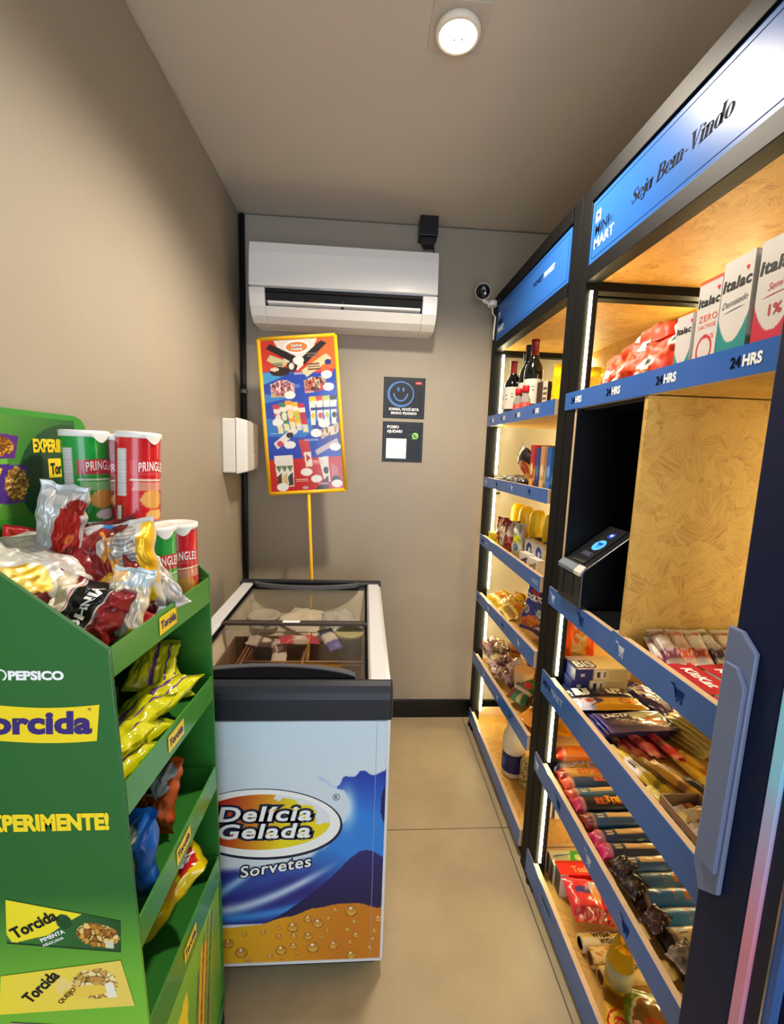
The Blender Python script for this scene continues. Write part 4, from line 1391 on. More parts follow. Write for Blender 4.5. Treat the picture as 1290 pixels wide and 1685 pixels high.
pack_print([(-0.50, 0.47), (-0.312, 0.48), (-0.318, 0.606), (-0.48, 0.626)], art('#4b2a86', ('p', [(0, .5), (.4, 1), (0, 1)], '#f0dc28'), ('n', .7, .5, .2, .3, ['#8a5a1c', '#c99a3e', '#e6c36a'], 14, 5)), 40, 26, 0.0003)


def slant(s, x, z, ang, h, m, **kw):
    part('pack_name', MB().text(s, S(x, z, .001), (math.cos(ang), 0, math.sin(ang)), (-math.sin(ang), 0, math.cos(ang)), h, 0, **kw), m, rack)


M['ink_brown'] = mat('ink_brown', '#6a4a1c')
slant('Torcida', -0.462, 0.764, 0.47, 0.0165, M['black'], weight=0.03, xs=0.88)
slant('PIMENTA', -0.428, 0.757, 0.42, 0.0060, M['white'], weight=0.03)
slant('MEXICANA', -0.4255, 0.7495, 0.42, 0.0042, M['white'], weight=0.02)
slant('Torcida', -0.450, 0.657, 0.80, 0.0165, M['black'], weight=0.03, xs=0.82)
slant('QUEIJO', -0.4095, 0.6535, 0.80, 0.0068, M['ink_brown'], weight=0.02)

# ---- crisp tubes standing in the upper tray
def tube_art(base, dark, chips):
    def f(u, z):
        # u round the tube (0.5 = printed face), z height
        du = (u - 0.5)
        t = z / 0.172
        c = base
        if abs(du) < 0.17:
            if 0.535 < t < 0.675:
                c = mix(base, '#e06a6a', .5) if base[1] > '7' else '#b8444e'
            if t < 0.475:
                w = 0.16 - 0.05 * abs(t - 0.25)
                if abs(du) < w:
                    c = mix(base, '#dfe9c0', 0.55) if 0.36 < t < 0.46 else base
                if (du / 0.10) ** 2 + ((t - 0.27) / 0.10) ** 2 < 1:
                    c = mix('#e9b464', '#c9863a', (du + .1) * 4)
                if ((du - 0.02) / 0.085) ** 2 + ((t - 0.10) / 0.055) ** 2 < 1:
                    c = chips
            if 0.475 < t < 0.49:
                c = '#e8f0d8'
        if 0.215 < u < 0.295 and 0.30 < t < 0.80:
            c = '#c9cccc' if int(t * 58) % 2 else '#dfe0de'
        if 0.215 < u < 0.275 and 0.05 < t < 0.20:
            c = '#e6e4df' if int(u * 420) % 2 else '#2a2a2a'
        return c
    return f


M['tube'] = mat('crisp_tube_print', rough=0.2, attr='print', coat=0.4)
M['lid_pl'] = mat('tube_lid_plastic', '#e8e6e2', rough=0.3, coat=0.2)
M['tin'] = mat('tube_tin_rim', '#c8cacc', rough=0.25, metal=0.9)
R_, H_ = 0.0378, 0.170


def crisp_tube(label, base, dark, chips, M4, group='crisp tubes in the upper tray'):
    o = bpy.data.objects.new('crisp_tube', None)
    o.empty_display_size = 0.05
    COL.objects.link(o)
    tag(o, label, 'crisp tube', group)
    prof = [(R_, 0.004 + (H_ - 0.014) * i / 60) for i in range(61)]
    lpart('tube', MB().lathe(prof, k=72, col=tube_art(base, dark, chips)), M['tube'], o)
    lpart('base_rim', MB().lathe([(R_ + .0005, 0), (R_ + .001, 0.002), (R_ + .0005, 0.005)], k=40), M['tin'], o)
    l = MB().lathe([(R_ + .0004, H_ - 0.012), (R_ + .0018, H_ - 0.010), (R_ + .0018, H_ - 0.001), (R_ - .002, H_), (R_ - .004, H_ - .002), (0.001, H_ - .002)], k=40)
    for k in range(7):     # pull tab over the rim
        a0, a1 = PI + 0.42 - 0.12 * k + .0, PI + 0.42 - 0.12 * (k + 1)
        d0, d1 = [0.012 * math.cos((t - 3.5) / 3.5 * PI / 2) for t in (k, k + 1)]
        p = lambda a, z: ((R_ + .0021) * math.cos(a), (R_ + .0021) * math.sin(a), z)
        l.face([p(a0, H_ - .006), p(a0, H_ - .010 - d0), p(a1, H_ - .010 - d1), p(a1, H_ - .006)], 0)
    lpart('lid', l, M['lid_pl'], o)
    tx = MB()
    for w_, mi_, d in ((0.14, 1, .0004), (0.02, 0, .0008)):
        tx.text('PRINGLES', (0, 0, 0), UX, UZ, 0.0165, mi_, align='c', weight=w_, xs=0.50, gap=1.1,
                warp=lambda x, y, d=d: ((R_ + d) * math.cos(PI + x / R_), (R_ + d) * math.sin(PI + x / R_), 0.097 + y - 0.004 * (abs(x) / .02) ** 2 * 0 + 0.003 * math.cos(x * 60)))
    lpart('lettering', tx, [M['white'], M['red']], o)
    o.matrix_world = M4
    return o


GRN, RED_ = ('#1f9a3e', '#0f6a2a', '#dfe6ea'), ('#cc1f28', '#8a1418', '#e2b060')


def face_to(x, y, off=0.0):
    """turn so that the printed face (at -x) looks at the entrance, give or take off"""
    return math.atan2(-y, -x) + PI + off


for lab, kind, x, y, z, off, tilt in (
        ('red crisp tube standing at the far front corner of the upper green tray', RED_, -0.374, 0.902, 1.112, 0.30, 0.0),
        ('green crisp tube half hidden behind the crumpled silver bag', GRN, -0.383, 0.822, 1.122, 0.55, 0),
        ('green crisp tube with its white lid bare in the lower row behind the maroon bag', GRN, -0.463, 0.843, 1.122, 0.2, 0),
        ('green crisp tube under the tall green one, beside the red and silver bag', GRN, -0.541, 0.862, 1.122, 0.6, 0),
        ('tall green crisp tube standing on top of the lower row', GRN, -0.515, 0.858, 1.2925, 0.70, 0),
        ('tall red crisp tube leaning slightly on top of the lower row', RED_, -0.430, 0.866, 1.2925, 0.72, 0.05),
        ('dark red crisp tube squeezed behind the two upper tubes', ('#8e1a2a', '#5a1018', '#e2b060'), -0.487, 0.928, 1.288, 0.35, 0.0)):
    crisp_tube(lab, *kind, at(x, y, z, face_to(x, y, off), 0, 0) @ Matrix.Rotation(tilt, 4, 'X'))

# ---- bags heaped in the upper tray
foilA = '#c9cacb'


def heap(label, b, loc, U, V, m='film', name='snack_bag', group='snack bags heaped in the upper tray', texts=()):
    M4 = axes(loc, U, V)
    o = goods(name, b, M[m], label, 'snack bag', M4, group)
    for t in texts:
        lpart('lettering', t[0], t[1], o)
    return o


b_ = bag(0.064, 0.150, 0.040, art('#c6c7c9', ('p', [(.42, .1), (.98, .1), (.9, .75), (.45, .8)], '#b1261e'), ('e', .55, .90, .25, .06, '#e0b428'), ('p', [(.5, .1), (.95, .08), (.98, .25), (.55, .3)], '#b9d02a'), ('e', .75, .42, .08, .05, '#e07a3a'), ('e', .85, .3, .12, .06, '#6e2016'),
                                   ('r', .3, .8, 1, 1, '#b9babc'), ('p', [(.55, .76), (1, .7), (1, .86), (.7, .88)], '#8e2018'), ('e', .6, .12, .05, .03, '#3a7ac8')), seed=2, crumple=0.008, nu=48, nv=66)
heap('tall silver and red snack bag standing beside the green tubes at the back', b_, (-0.478, 0.720, 1.305), (0.9, 0.35, -0.22), (0.05, -0.12, 0.95), 'foilprint')
b_ = bag(0.15, 0.20, 0.05, art('#cfcfca', ('t', .05, .45, .6, .92, 14, '#a9a9a4'), ('n', .72, .25, .22, .16, ['#e0b428', '#efd36a', '#c8961e'], 10, 3), ('p', [(.8, .0), (1, .0), (1, .35), (.9, .3)], '#5a1420'), ('r', 0, .94, 1, 1, '#b5b6b8')), seed=5, crumple=0.006, nu=52, nv=64)
heap('big silver and white snack bag lying on the near side of the heap', b_, (-0.490, 0.650, 1.250), (0.80, -0.10, -0.50), (-0.35, 0.9, 0.22), 'foilprint')
b_ = bag(0.12, 0.16, 0.05, art('#7e1618', ('e', .65, .25, .2, .12, '#e0a81e'), ('e', .55, .25, .1, .07, '#f2cf4a'), ('e', .12, .3, .16, .2, '#c9d2de'), ('e', .14, .35, .08, .1, '#2a3a7a'), ('l', .6, .8, .75, .35, .03, '#d0842a'), ('p', [(.65, .5), (1, .55), (1, 1), (.7, 1)], '#5c0f14')), seed=7, crumple=0.008, nu=52, nv=64)
heap('maroon snack bag with yellow shapes in the middle of the heap', b_, (-0.425, 0.735, 1.240), (0.88, 0.25, 0.2), (0.10, 0.5, 0.85), 'film')
b_ = bag(0.105, 0.165, 0.05, art('#c9c9c7', ('p', [(.05, .1), (.35, .1), (.5, .9), (.35, .9)], '#d0903a'), ('t', .35, .45, .8, .95, 12, '#8f9092'), ('p', [(.7, .3), (1, .3), (1, .95), (.85, .95)], '#e9b61e'), ('p', [(.4, .18), (.9, .1), (.85, .36), (.45, .4)], '#b01c2a'), ('e', .82, .22, .14, .08, '#f0cf1e'), ('e', .3, .55, .12, .09, '#e09a2a'),
                                ('e', .35, .96, .1, .05, '#3a8ac8'), ('e', .6, .3, .1, .06, '#e4862a')), seed=11, crumple=0.008, nu=52, nv=66)
heap('crumpled silver and yellow snack bag standing up in front of the lower tubes', b_, (-0.368, 0.745, 1.232), (0.93, 0.22, 0.18), (0.06, 0.28, 0.95), 'foilprint')
b_ = bag(0.115, 0.105, 0.035, art('#7d141c', ('n', .14, .5, .2, .55, ['#e6dcc8', '#d6c8a8', '#f0e9da'], 7, 2), ('p', [(.30, 0), (.36, 0), (.36, 1), (.30, 1)], '#efe6e0'), ('p', [(.36, 0), (.72, 0), (.72, 1), (.36, 1)], '#151214'), ('p', [(.72, 0), (.75, 0), (.75, 1), (.72, 1)], '#d8cfc8'), ('p', [(.33, 0), (.345, 0), (.345, 1), (.33, 1)], '#b01c2a')), seed=13, crumple=0.007, nu=64, nv=52)
txt_ = [(on_bag(b_, 'VINHOS', 0.58, 0.52, 0.0145, -PI / 2, weight=0.04, xs=0.95), M['white'])]
heap('snack bag with a black band and white lettering at the front of the heap', b_, (-0.400, 0.630, 1.192), (0.88, 0.02, -0.30), (0.28, 0.62, 0.68), 'film', texts=txt_)
b_ = bag(0.060, 0.115, 0.035, art('#d6cdb8', ('e', .4, .6, .35, .25, '#e2d6b4'), ('r', .68, .06, .95, .25, '#cfcac2'), ('e', .78, .14, .12, .06, '#e0c04a'), ('p', [(0, .75), (1, .75), (1, 1), (0, 1)], '#bfd2df'), ('e', .2, .85, .2, .1, '#d9b98a')), seed=17, crumple=0.006, nu=40, nv=52)
heap('pale gold snack bag lying over the red one at the front of the heap', b_, (-0.345, 0.668, 1.200), (0.95, 0.05, -0.12), (-0.05, 0.35, 0.85), 'foilprint')
b_ = bag(0.14, 0.10, 0.04, art('#a5161c', ('p', [(.6, .5), (1, .5), (1, 1), (.6, 1)], '#c2c0bc'), ('p', [(0, 0), (.3, 0), (.25, .4), (0, .5)], '#cfd4d8'), ('r', .62, .1, .78, .3, '#16161a')), seed=19, crumple=0.006, nu=48, nv=40)
heap('red snack bag tucked down along the lip at the front of the heap', b_, (-0.372, 0.660, 1.172), (0.45, 0.85, 0.15), (-0.75, 0.35, 0.5), 'film')
b_ = bag(0.11, 0.13, 0.04, art('#b9b4ae', ('p', [(0, 0), (.5, 0), (.4, .5), (0, .6)], '#8e1a1e'), ('n', .7, .6, .25, .3, ['#cdc7bd', '#a8a29a', '#e2ddd4'], 9, 4)), seed=23, crumple=0.008, nu=44, nv=44)
heap('crumpled silver and red snack bag against the lip below the red tube', b_, (-0.345, 0.752, 1.185), (0.55, 0.75, 0.25), (-0.5, 0.35, 0.75), 'foilprint')
b_ = bag(0.13, 0.15, 0.04, art('#2a1a1e', ('p', [(.5, .2), (1, .2), (1, .6), (.5, .6)], '#7a1a22'), ('e', .3, .6, .2, .2, '#b8b4ae')), seed=29, crumple=0.01)
heap('dark snack bag deep in the heap between the silver bag and the maroon one', b_, (-0.47, 0.76, 1.205), (0.85, 0.2, -.2), (0.0, 0.8, 0.45), 'film')
b_ = bag(0.12, 0.14, 0.04, art('#a3121a', ('e', .5, .5, .3, .2, '#d8a02a')), seed=31, crumple=0.01)
heap('bright red snack bag at the back of the tray behind the big silver bag', b_, (-0.545, 0.76, 1.24), (0.6, 0.6, -.1), (-0.3, 0.5, 0.8), 'film')

# ---- lime packs in the second tray
def lime(s):
    return bag(0.085, 0.14, 0.035, art('#d6d414', ('r', 0, .0, .08, 1, '#7d9418'), ('p', [(.50, 0), (.58, 0), (.58, 1), (.50, 1)], '#6a3a8a'), ('p', [(.78, 0), (.84, 0), (.84, 1), (.78, 1)], '#6a3a8a'), ('l', .2, .1, .2, .9, .012, '#5a6414'), ('l', .28, .1, .28, .9, .008, '#7a8418'),
                                        ('r', 0, 0, 1, .05, '#9aa414'), ('r', 0, .95, 1, 1, '#9aa414')), seed=s, crumple=0.005, nu=44, nv=44)


z2 = 0.925
for i, (x, y, z, U, V, lab) in enumerate((
        (-0.385, 0.715, 0.975, (0.75, -0.30, 0.25), (0.25, 0.85, 0.15), 'lime snack pack with two purple stripes in the middle of the second tray'),
        (-0.362, 0.700, 0.955, (0.75, -0.30, -0.05), (0.25, 0.85, 0.02), 'plain lime snack pack leaning on the lip of the second tray'),
        (-0.380, 0.640, 0.985, (0.80, -0.15, 0.1), (0.10, 0.88, -0.1), 'lime snack pack nearest the side panel in the second tray'),
        (-0.372, 0.632, 0.960, (0.85, -0.10, 0.0), (0.10, 0.9, -0.06), 'lime snack pack lying lowest by the side panel in the second tray'),
        (-0.370, 0.805, 0.975, (0.85, -0.2, 0.05), (0.2, 0.8, 0.02), 'lime snack pack crumpled towards the far end of the second tray'),
        (-0.400, 0.872, 0.965, (0.7, 0.6, 0.0), (-0.6, 0.7, 0.15), 'lime snack pack against the lip at the far end of the second tray'),
        (-0.410, 0.860, 1.005, (0.9, 0.25, -0.1), (-0.2, 0.75, 0.25), 'lime and green snack pack at the far end, highest in the second tray'))):
    heap(lab, lime(40 + i), (x, y, z), U, V, 'gloss', group='lime packs in the second tray')
heap('dark green snack pack at the back of the second tray', bag(0.11, 0.14, 0.04, art('#27402a', ('e', .5, .5, .3, .2, '#1a2a4a')), seed=51, crumple=.008), (-0.48, 0.74, 0.965), (0.9, 0.2, 0), (-0.2, 0.8, 0.4), 'film', group='lime packs in the second tray')
# ---- third tray: an orange bag and a blue one
b_ = bag(0.10, 0.13, 0.05, art('#a8481a', ('e', .5, .35, .4, .2, '#c8642a'), ('e', .62, .62, .3, .14, '#c2ccd4'), ('e', .5, .6, .1, .08, '#3a241c'), ('e', .8, .8, .16, .12, '#8f9aa4'), ('p', [(.1, .72), (.6, .78), (.5, 1), (.1, 1)], '#b8642c'), ('n', .4, .3, .35, .2, ['#8a3414', '#c0561e', '#6a2a12'], 9, 3)), seed=61, crumple=0.009)
heap('orange and brown snack bag leaning at the back of the third tray', b_, (-0.395, 0.815, 0.755), (0.85, -0.25, 0.15), (0.35, 0.35, 0.85), 'film', group='bags in the third tray')
b_ = bag(0.085, 0.15, 0.05, art('#1f62b8', ('e', .6, .78, .3, .08, '#174a5a'), ('e', .6, .79, .22, .05, '#c8d4c0'), ('e', .60, .50, .38, .14, '#e0a03a'), ('e', .3, .5, .1, .1, '#e9e4d4'), ('e', .6, .4, .12, .08, '#2a7ac8'), ('e', .5, .26, .3, .08, '#e6e2da'), ('e', .4, .12, .35, .09, '#d8802a'), ('p', [(.8, 0), (1, 0), (1, 1), (.85, 1)], '#174a9a')), seed=67, crumple=0.009)
heap('blue snack bag standing beside the side panel in the third tray', b_, (-0.352, 0.650, 0.765), (0.90, -0.35, 0.0), (-0.05, 0.15, 0.95), 'film', group='bags in the third tray')
# ---- fourth tray: yellow crisps
b_ = bag(0.125, 0.19, 0.055, art('#e9c414', ('g', '#d8b010', '#f2d21a'), ('p', [(.08, .76), (.9, .76), (.86, .93), (.14, .93)], '#c41e22'), ('e', .62, .34, .12, .07, '#2a2a12'), ('e', .62, .34, .11, .062, '#e6c81a'), ('p', [(.0, .35), (.25, .4), (.1, .6), (0, .62)], '#c8b44a'), ('e', .85, .62, .12, .1, '#e8982a'), ('p', [(0, 0), (.4, 0), (.3, .12), (0, .2)], '#cfae14')), seed=71, crumple=0.008, nu=52, nv=68)
heap('yellow crisp bag with a red and white logo lying in the lowest tray', b_, (-0.390, 0.800, 0.565), (0.62, -0.62, -0.20), (0.30, 0.62, 0.72), 'gloss', group='bags in the lowest tray',
     texts=[(on_bag(b_, "Lay's", 0.50, 0.845, 0.024, 0.12, weight=0.05, shear=.2), M['white'])])
# ------------------------------------------------------------------ blue and black shelving units
M['frame'] = mat('black_steel_tube', '#060607', rough=0.55, spec=0.2)
M['osb'] = osb_mat('osb_partition', axis=(0, 1, 0), k=1.5)
M['osb_z'] = osb_mat('osb_ceiling', axis=(0, 0, 1), k=1.5)
M['osb_x'] = osb_mat('osb_back', axis=(1, 0, 0), k=1.5)
M['ply'] = osb_mat('shelf_board', '#d2aa5c', '#c49a4e', '#a67c38', axis=(0, 0, 1), k=.7)
M['pine'] = mat('raw_wood_edge', '#cdb08a', rough=0.6, mottle=0.08, mscale=30)
M['blue'] = mat('blue_laminate', '#2a60b0', rough=0.3, coat=0.25)
M['sign'] = mat('blue_sign_panel', '#27599f', rough=0.33, spec=0.1)
M['signline'] = mat('sign_line_navy', '#17346f', rough=0.7, spec=.05)
M['signblack'] = mat('sign_ink_black', '#0a0e1c', rough=0.7, spec=0.05)
M['led'] = mat('led_strip', '#fff0c8', emit='#fff3b8', estr=56.0)
M['nook'] = mat('black_painted_board', '#06070c', rough=0.45)
XF = 0.590
XB = 1.052
NY = Vector((0, -1, 0))


def frame_of(u, y0, y1, full=True):
    """posts and beams of one unit between depths y0 (near) and y1 (far)"""
    w = 0.042
    for x0 in (0.592, XB - 0.006):
        for ya, yb_ in ((y0, y0 + (w * 1.3 if y0 > 1 else .033)), (y1 - w * 1.3, y1)):
            part('post', MB().box(x0, x0 + 0.038, ya, yb_, 0.0, 2.165), M['frame'], u, 0.0015)
    part('top_rail', MB().box(0.588, 0.630, y0 + .0547, y1 - .0547, 2.118, 2.163), M['frame'], u, 0.0015)
    part('lower_rail', MB().box(0.588, 0.630, y0 + .0547, y1 - .0547, 1.915, 1.955), M['frame'], u, 0.0015)
    for ya in (y0 + 0.005, y1 - 0.045):
        part('side_beam', MB().box(0.6305, XB - 0.0065, ya, ya + 0.036, 1.900, 1.924), M['frame'], u, 0.001)
    part('ceiling_panel', MB().box(0.6305, XB, y0 + 0.002, y1 - 0.002, 1.9245, 1.940), M['osb_z'], u)
    part('back_panel', MB().box(XB - .0055, XB + .006, y0 + .056, y1 - .056, 0.03, 1.924), M['osb_x'], u)
    part('plinth', MB().box(0.605, XB - .007, y0 + .056, y1 - .056, 0.0, 0.024), M['frame'], u)


def shelf(u, y0, y1, zn, zf, hn, hf, rail=None, depth=XB - 0.007, ends=True, floor_m='ply'):
    """board with a wooden lip faced in blue; zn/zf lip bottoms near/far, hn/hf lip tops"""
    b = MB()
    d = 0.014
    b.hexa([(0.604, y0, zn + .002), (depth, y0, zn + .002), (depth, y1, zf + .002), (0.604, y1, zf + .002),
            (0.604, y0, zn + .002 + d), (depth, y0, zn + .002 + d), (depth, y1, zf + .002 + d), (0.604, y1, zf + .002 + d)])
    part('shelf_board', b, M[floor_m], u)
    if ends:
        e = MB()
        for ya, z0, z1 in ((y0, zn, hn), (y1 - 0.012, zf, hf)):
            e = MB().box(0.6045, depth, ya, ya + 0.012, z0 + .0165, z1)
            part('shelf_end', e, M['pine'], u)
    r0, r1 = rail or (y0, y1)
    k0, k1 = (r0 - y0) / (y1 - y0), (r1 - y0) / (y1 - y0)
    a0, a1, c0, c1 = zn + (zf - zn) * k0, zn + (zf - zn) * k1, hn + (hf - hn) * k0, hn + (hf - hn) * k1
    b = MB()
    b.hexa([(XF, r0, a0), (0.604, r0, a0), (0.604, r1, a1), (XF, r1, a1), (XF, r0, c0), (0.604, r0, c0), (0.604, r1, c1), (XF, r1, c1)], 0)
    b.hexa([(XF - .0025, r0, a0), (XF, r0, a0), (XF, r1, a1), (XF - .0025, r1, a1), (XF - .0025, r0, c0), (XF, r0, c0), (XF, r1, c1), (XF - .0025, r1, c1)], 1)
    return part('price_rail', b, [M['pine'], M['blue']], u)


XI = XF - 0.0032
M['rail_pale'] = mat('rail_pale_ink', '#c9d6ea')


def rail_24(rail, u, ys_, zb, h=0.0165):
    for y in ys_:
        b = MB()
        b.text('24', (XI, y, zb), NY, UZ, h, 0, weight=0.03, xs=0.86)
        b.text('HRS', (XI, y - 0.0235 * h / .0165, zb), NY, UZ, h, 1, weight=0.045, xs=0.84)
        part('rail_print', b, [M['signblack'], M['white']], rail, top=u)


def rail_carts(rail, u, spots, h=0.032):
    for y, z, mi in spots:
        part('rail_print', cart_icon(MB(), (XI, y, z - h / 2), NY, UZ, h, 0), M['rail_pale'] if mi else M['signline'], rail, top=u)


def leds(u, spots):
    for x, y, z0, z1, dx, dy in spots:
        part('led_strip', MB().box(x, x + dx, y, y + dy, z0, z1), M['led'], u)


def sign_panel(u, y0, y1, z0=1.957, z1=2.116):
    p = part('header_sign', MB().box(0.594, 0.602, y0, y1, z0, z1), M['sign'], u)
    b = MB()
    x = 0.5935
    w = 0.0016
    i = 0.012
    for a in ((y0 + i, y1 - i, z0 + i, z0 + i + w), (y0 + i, y1 - i, z1 - i - w, z1 - i), (y0 + i, y0 + i + w, z0 + i, z1 - i), (y1 - i - w, y1 - i, z0 + i, z1 - i)):
        b.face([(x, a[1], a[2]), (x, a[0], a[2]), (x, a[0], a[3]), (x, a[1], a[3])], 0)
    return p, b


# ---- fat-face italic lettering for the welcome sign, drawn stroke by stroke
def ribbon(pts, ws):
    """outline quads of a stroke of changing width"""
    q = []
    for i in range(len(pts)):
        a, c = Vector(pts[max(0, i - 1)]), Vector(pts[min(len(pts) - 1, i + 1)])
        d = (c - a).normalized()
        n = Vector((-d.y, d.x))
        q.append((Vector(pts[i]) + n * ws[i] / 2, Vector(pts[i]) - n * ws[i] / 2))
    return [[q[i][0], q[i][1], q[i + 1][1], q[i + 1][0]] for i in range(len(q) - 1)]


HL, TK = 0.035, 0.185


def ell(cx, cy, rx, ry, a0, a1, thick=0.5, n=22):
    """arc whose pen is broad on its left and right flanks, hair-thin top and bottom"""
    P, Wd = [], []
    for i in range(n + 1):
        a = a0 + (a1 - a0) * i / n
        P.append((cx + rx * math.cos(a), cy + ry * math.sin(a)))
        Wd.append(HL + (TK - HL) * abs(math.cos(a)) ** 1.6 * thick * 2)
    return ribbon(P, Wd)


def ball(cx, cy, r):
    return [[(cx + r * math.cos(a * PI / 6), cy + r * math.sin(a * PI / 6)) for a in range(12)]]


def stem(x, y0, y1, w=TK, serif=(1, 1)):
    q = [[(x - w / 2, y0), (x + w / 2, y0), (x + w / 2, y1), (x - w / 2, y1)]]
    for s, y in ((serif[0], y0), (serif[1], y1)):
        if s:
            q.append([(x - w * 0.85, y - .015), (x + w * 0.85, y - .015), (x + w * 0.85, y + .02), (x - w * 0.85, y + .02)])
    return q


GL = {
    'S': (0.62, lambda: ribbon([(.50, .78), (.47, .94), (.30, .99), (.14, .90), (.12, .74), (.24, .58), (.38, .46), (.47, .32), (.44, .12), (.28, .01), (.12, .05), (.07, .24)], [HL, HL, HL, .07, .15, .19, .20, .17, .09, HL, HL, HL]) + ball(.49, .77, .06) + ball(.08, .24, .06)),
    'e': (0.52, lambda: ell(.25, .33, .20, .33, PI * .02, PI * 1.0) + ell(.25, .33, .20, .33, PI, PI * 1.85, .45) + [[(.08, .345), (.46, .345), (.46, .375), (.08, .375)]]),
    'j': (0.30, lambda: stem(.17, -.08, .64, serif=(0, 1)) + ell(.06, -.10, .11, .16, 0, -PI * .8, .4) + ball(.19, .86, .085) + ball(-.03, -.16, .05)),
    'a': (0.58, lambda: ell(.21, .31, .16, .31, 0, 2 * PI, .42, 30) + stem(.42, .02, .66, serif=(1, 0))),
    'B': (0.74, lambda: stem(.18, 0, 1.0) + ell(.30, .75, .26, .245, -PI / 2, PI / 2) + ell(.30, .26, .31, .26, -PI / 2, PI / 2) + [[(.2, .97), (.31, .97), (.31, 1.01), (.2, 1.01)], [(.2, .49), (.31, .49), (.31, .52), (.2, .52)], [(.2, -.015), (.31, -.015), (.31, .02), (.2, .02)]]),
    'm': (0.92, lambda: stem(.13, 0, .66) + stem(.43, 0, .50, serif=(1, 0)) + stem(.73, 0, .50, serif=(1, 0)) + ell(.30, .46, .17, .19, PI * .06, PI * .95, .25) + ell(.60, .46, .17, .19, PI * .06, PI * .95, .25)),
    'n': (0.62, lambda: stem(.13, 0, .66) + stem(.43, 0, .50, serif=(1, 0)) + ell(.30, .46, .17, .19, PI * .06, PI * .95, .25)),
    'i': (0.32, lambda: stem(.15, 0, .66) + ball(.16, .86, .085)),
    'd': (0.60, lambda: ell(.21, .31, .16, .31, 0, 2 * PI, .42, 30) + stem(.42, .02, 1.0, serif=(1, 1))),
    'o': (0.54, lambda: ell(.25, .32, .19, .32, 0, 2 * PI, .5, 30)),
    'V': (0.72, lambda: [[(.06, 1.0), (.27, 1.0), (.42, .0), (.33, .0)], [(.36, .0), (.40, .0), (.66, 1.0), (.61, 1.0)], [(-.02, .985), (.35, .985), (.35, 1.015), (-.02, 1.015)], [(.52, .985), (.75, .985), (.75, 1.015), (.52, 1.015)]]),
    '-': (0.34, lambda: [[(.05, .27), (.27, .27), (.27, .33), (.05, .33)]]),
    ' ': (0.30, lambda: []),
}


def welcome(b, s, o, U, V, h, L, mi):
    tot = sum(GL[c][0] for c in s)
    k = L / tot
    x = 0.0
    for c in s:
        for q in GL[c][1]():
            b.face([Vector(o) + Vector(U) * ((x + p[0]) * k + p[1] * h * 0.22) + Vector(V) * (p[1] * h) for p in q], mi)
        x += GL[c][0]


# ---------------- near unit
uy0, uy1 = 0.591, 1.305
U2 = thing('shelving_unit', 'near blue and black shelving unit with the welcome sign and the payment nook', 'shelving unit', (0.82, 0.93, 0))
frame_of(U2, uy0, uy1)
part('leg_glide', MB().lathe([(0.014, 0), (0.016, 0.012), (0.01, 0.02)], (0.60, 1.285, 0), 12), M['blackpl'], U2)
p_, b_ = sign_panel(U2, 0.648, 1.2485)
x_ = 0.5935
b_.face([(x_, 1.2285, 2.055), (x_, 1.2045, 2.055), (x_, 1.2045, 2.083), (x_, 1.2285, 2.083)], 1)
cart_icon(b_, (x_ - .0004, 1.2165, 2.060), NY, UZ, 0.018, 0)
b_.text('MINI', (x_, 1.229, 2.024), NY, UZ, 0.024, 2, weight=0.01, xs=1.0)
b_.text('MART', (x_, 1.229, 1.991), NY, UZ, 0.024, 1, weight=0.015, xs=1.05)
b_.text('HONEST', (x_, 1.165, 2.034), NY, UZ, 0.004, 2)
b_.text('MARKET', (x_, 1.165, 2.028), NY, UZ, 0.004, 2)
welcome(b_, 'Seja Bem-Vindo', (x_, 1.066, 2.017), NY, UZ, 0.030, 0.285, 2)
part('sign_print', b_, [M['signline'], M['white'], M['signblack']], p_, top=U2)

ra = shelf(U2, uy0 + .006, uy1, 1.578, 1.578, 1.627, 1.627, (0.60, 1.306), ends=False, floor_m='osb_z')
rail_24(ra, U2, (1.265, 1.080, 0.893, 0.7085), 1.5945)
r2 = shelf(U2, uy0 + .006, uy1, 0.985, 0.985, 1.046, 1.046, (0.600, 0.952), ends=False)
b_ = MB().box(XF, 0.604, 0.9525, 1.306, 0.985, 1.040, 0).box(XF - .0025, XF, 0.9525, 1.306, 0.985, 1.040, 1)
r2b = part('price_rail', b_, [M['pine'], M['blue']], U2)
rail_carts(r2, U2, ((0.913, 1.016, 1), (0.727, 1.018, 0)))
rail_carts(r2b, U2, ((1.276, 1.013, 1), (1.098, 1.013, 0)))
r3 = shelf(U2, uy0 + .006, uy1, 0.692, 0.690, 0.766, 0.764, (0.60, 1.306))
b_ = MB()
b_.text('MINI', (XI, 1.292, 0.722), NY, UZ, 0.021, 0, weight=0.02, xs=1.0)
b_.text('MART', (XI, 1.236, 0.722), NY, UZ, 0.021, 1, weight=0.02, xs=1.05)
part('rail_print', b_, [M['signline'], mat('rail_print_pale', '#9fb8d8')], r3, top=U2)
r4 = shelf(U2, uy0 + .006, uy1, 0.410, 0.412, 0.470, 0.473, (0.60, 1.306))
rail_carts(r4, U2, ((1.285, 0.443, 1), (1.124, 0.443, 0), (0.95, 0.441, 1), (0.79, 0.440, 0)))
r5 = shelf(U2, uy0 + .006, uy1, 0.026, 0.026, 0.108, 0.110, (0.60, 1.306))
b_ = MB()
b_.text('HONEST', (XI, 1.168, 0.074), NY, UZ, 0.011, 0, weight=0.02)
b_.text('MARKET', (XI, 1.107, 0.074), NY, UZ, 0.011, 1, weight=0.02)
part('rail_print', b_, [M['signline'], mat('rail_print_soft', '#6d87b0')], r5, top=U2)
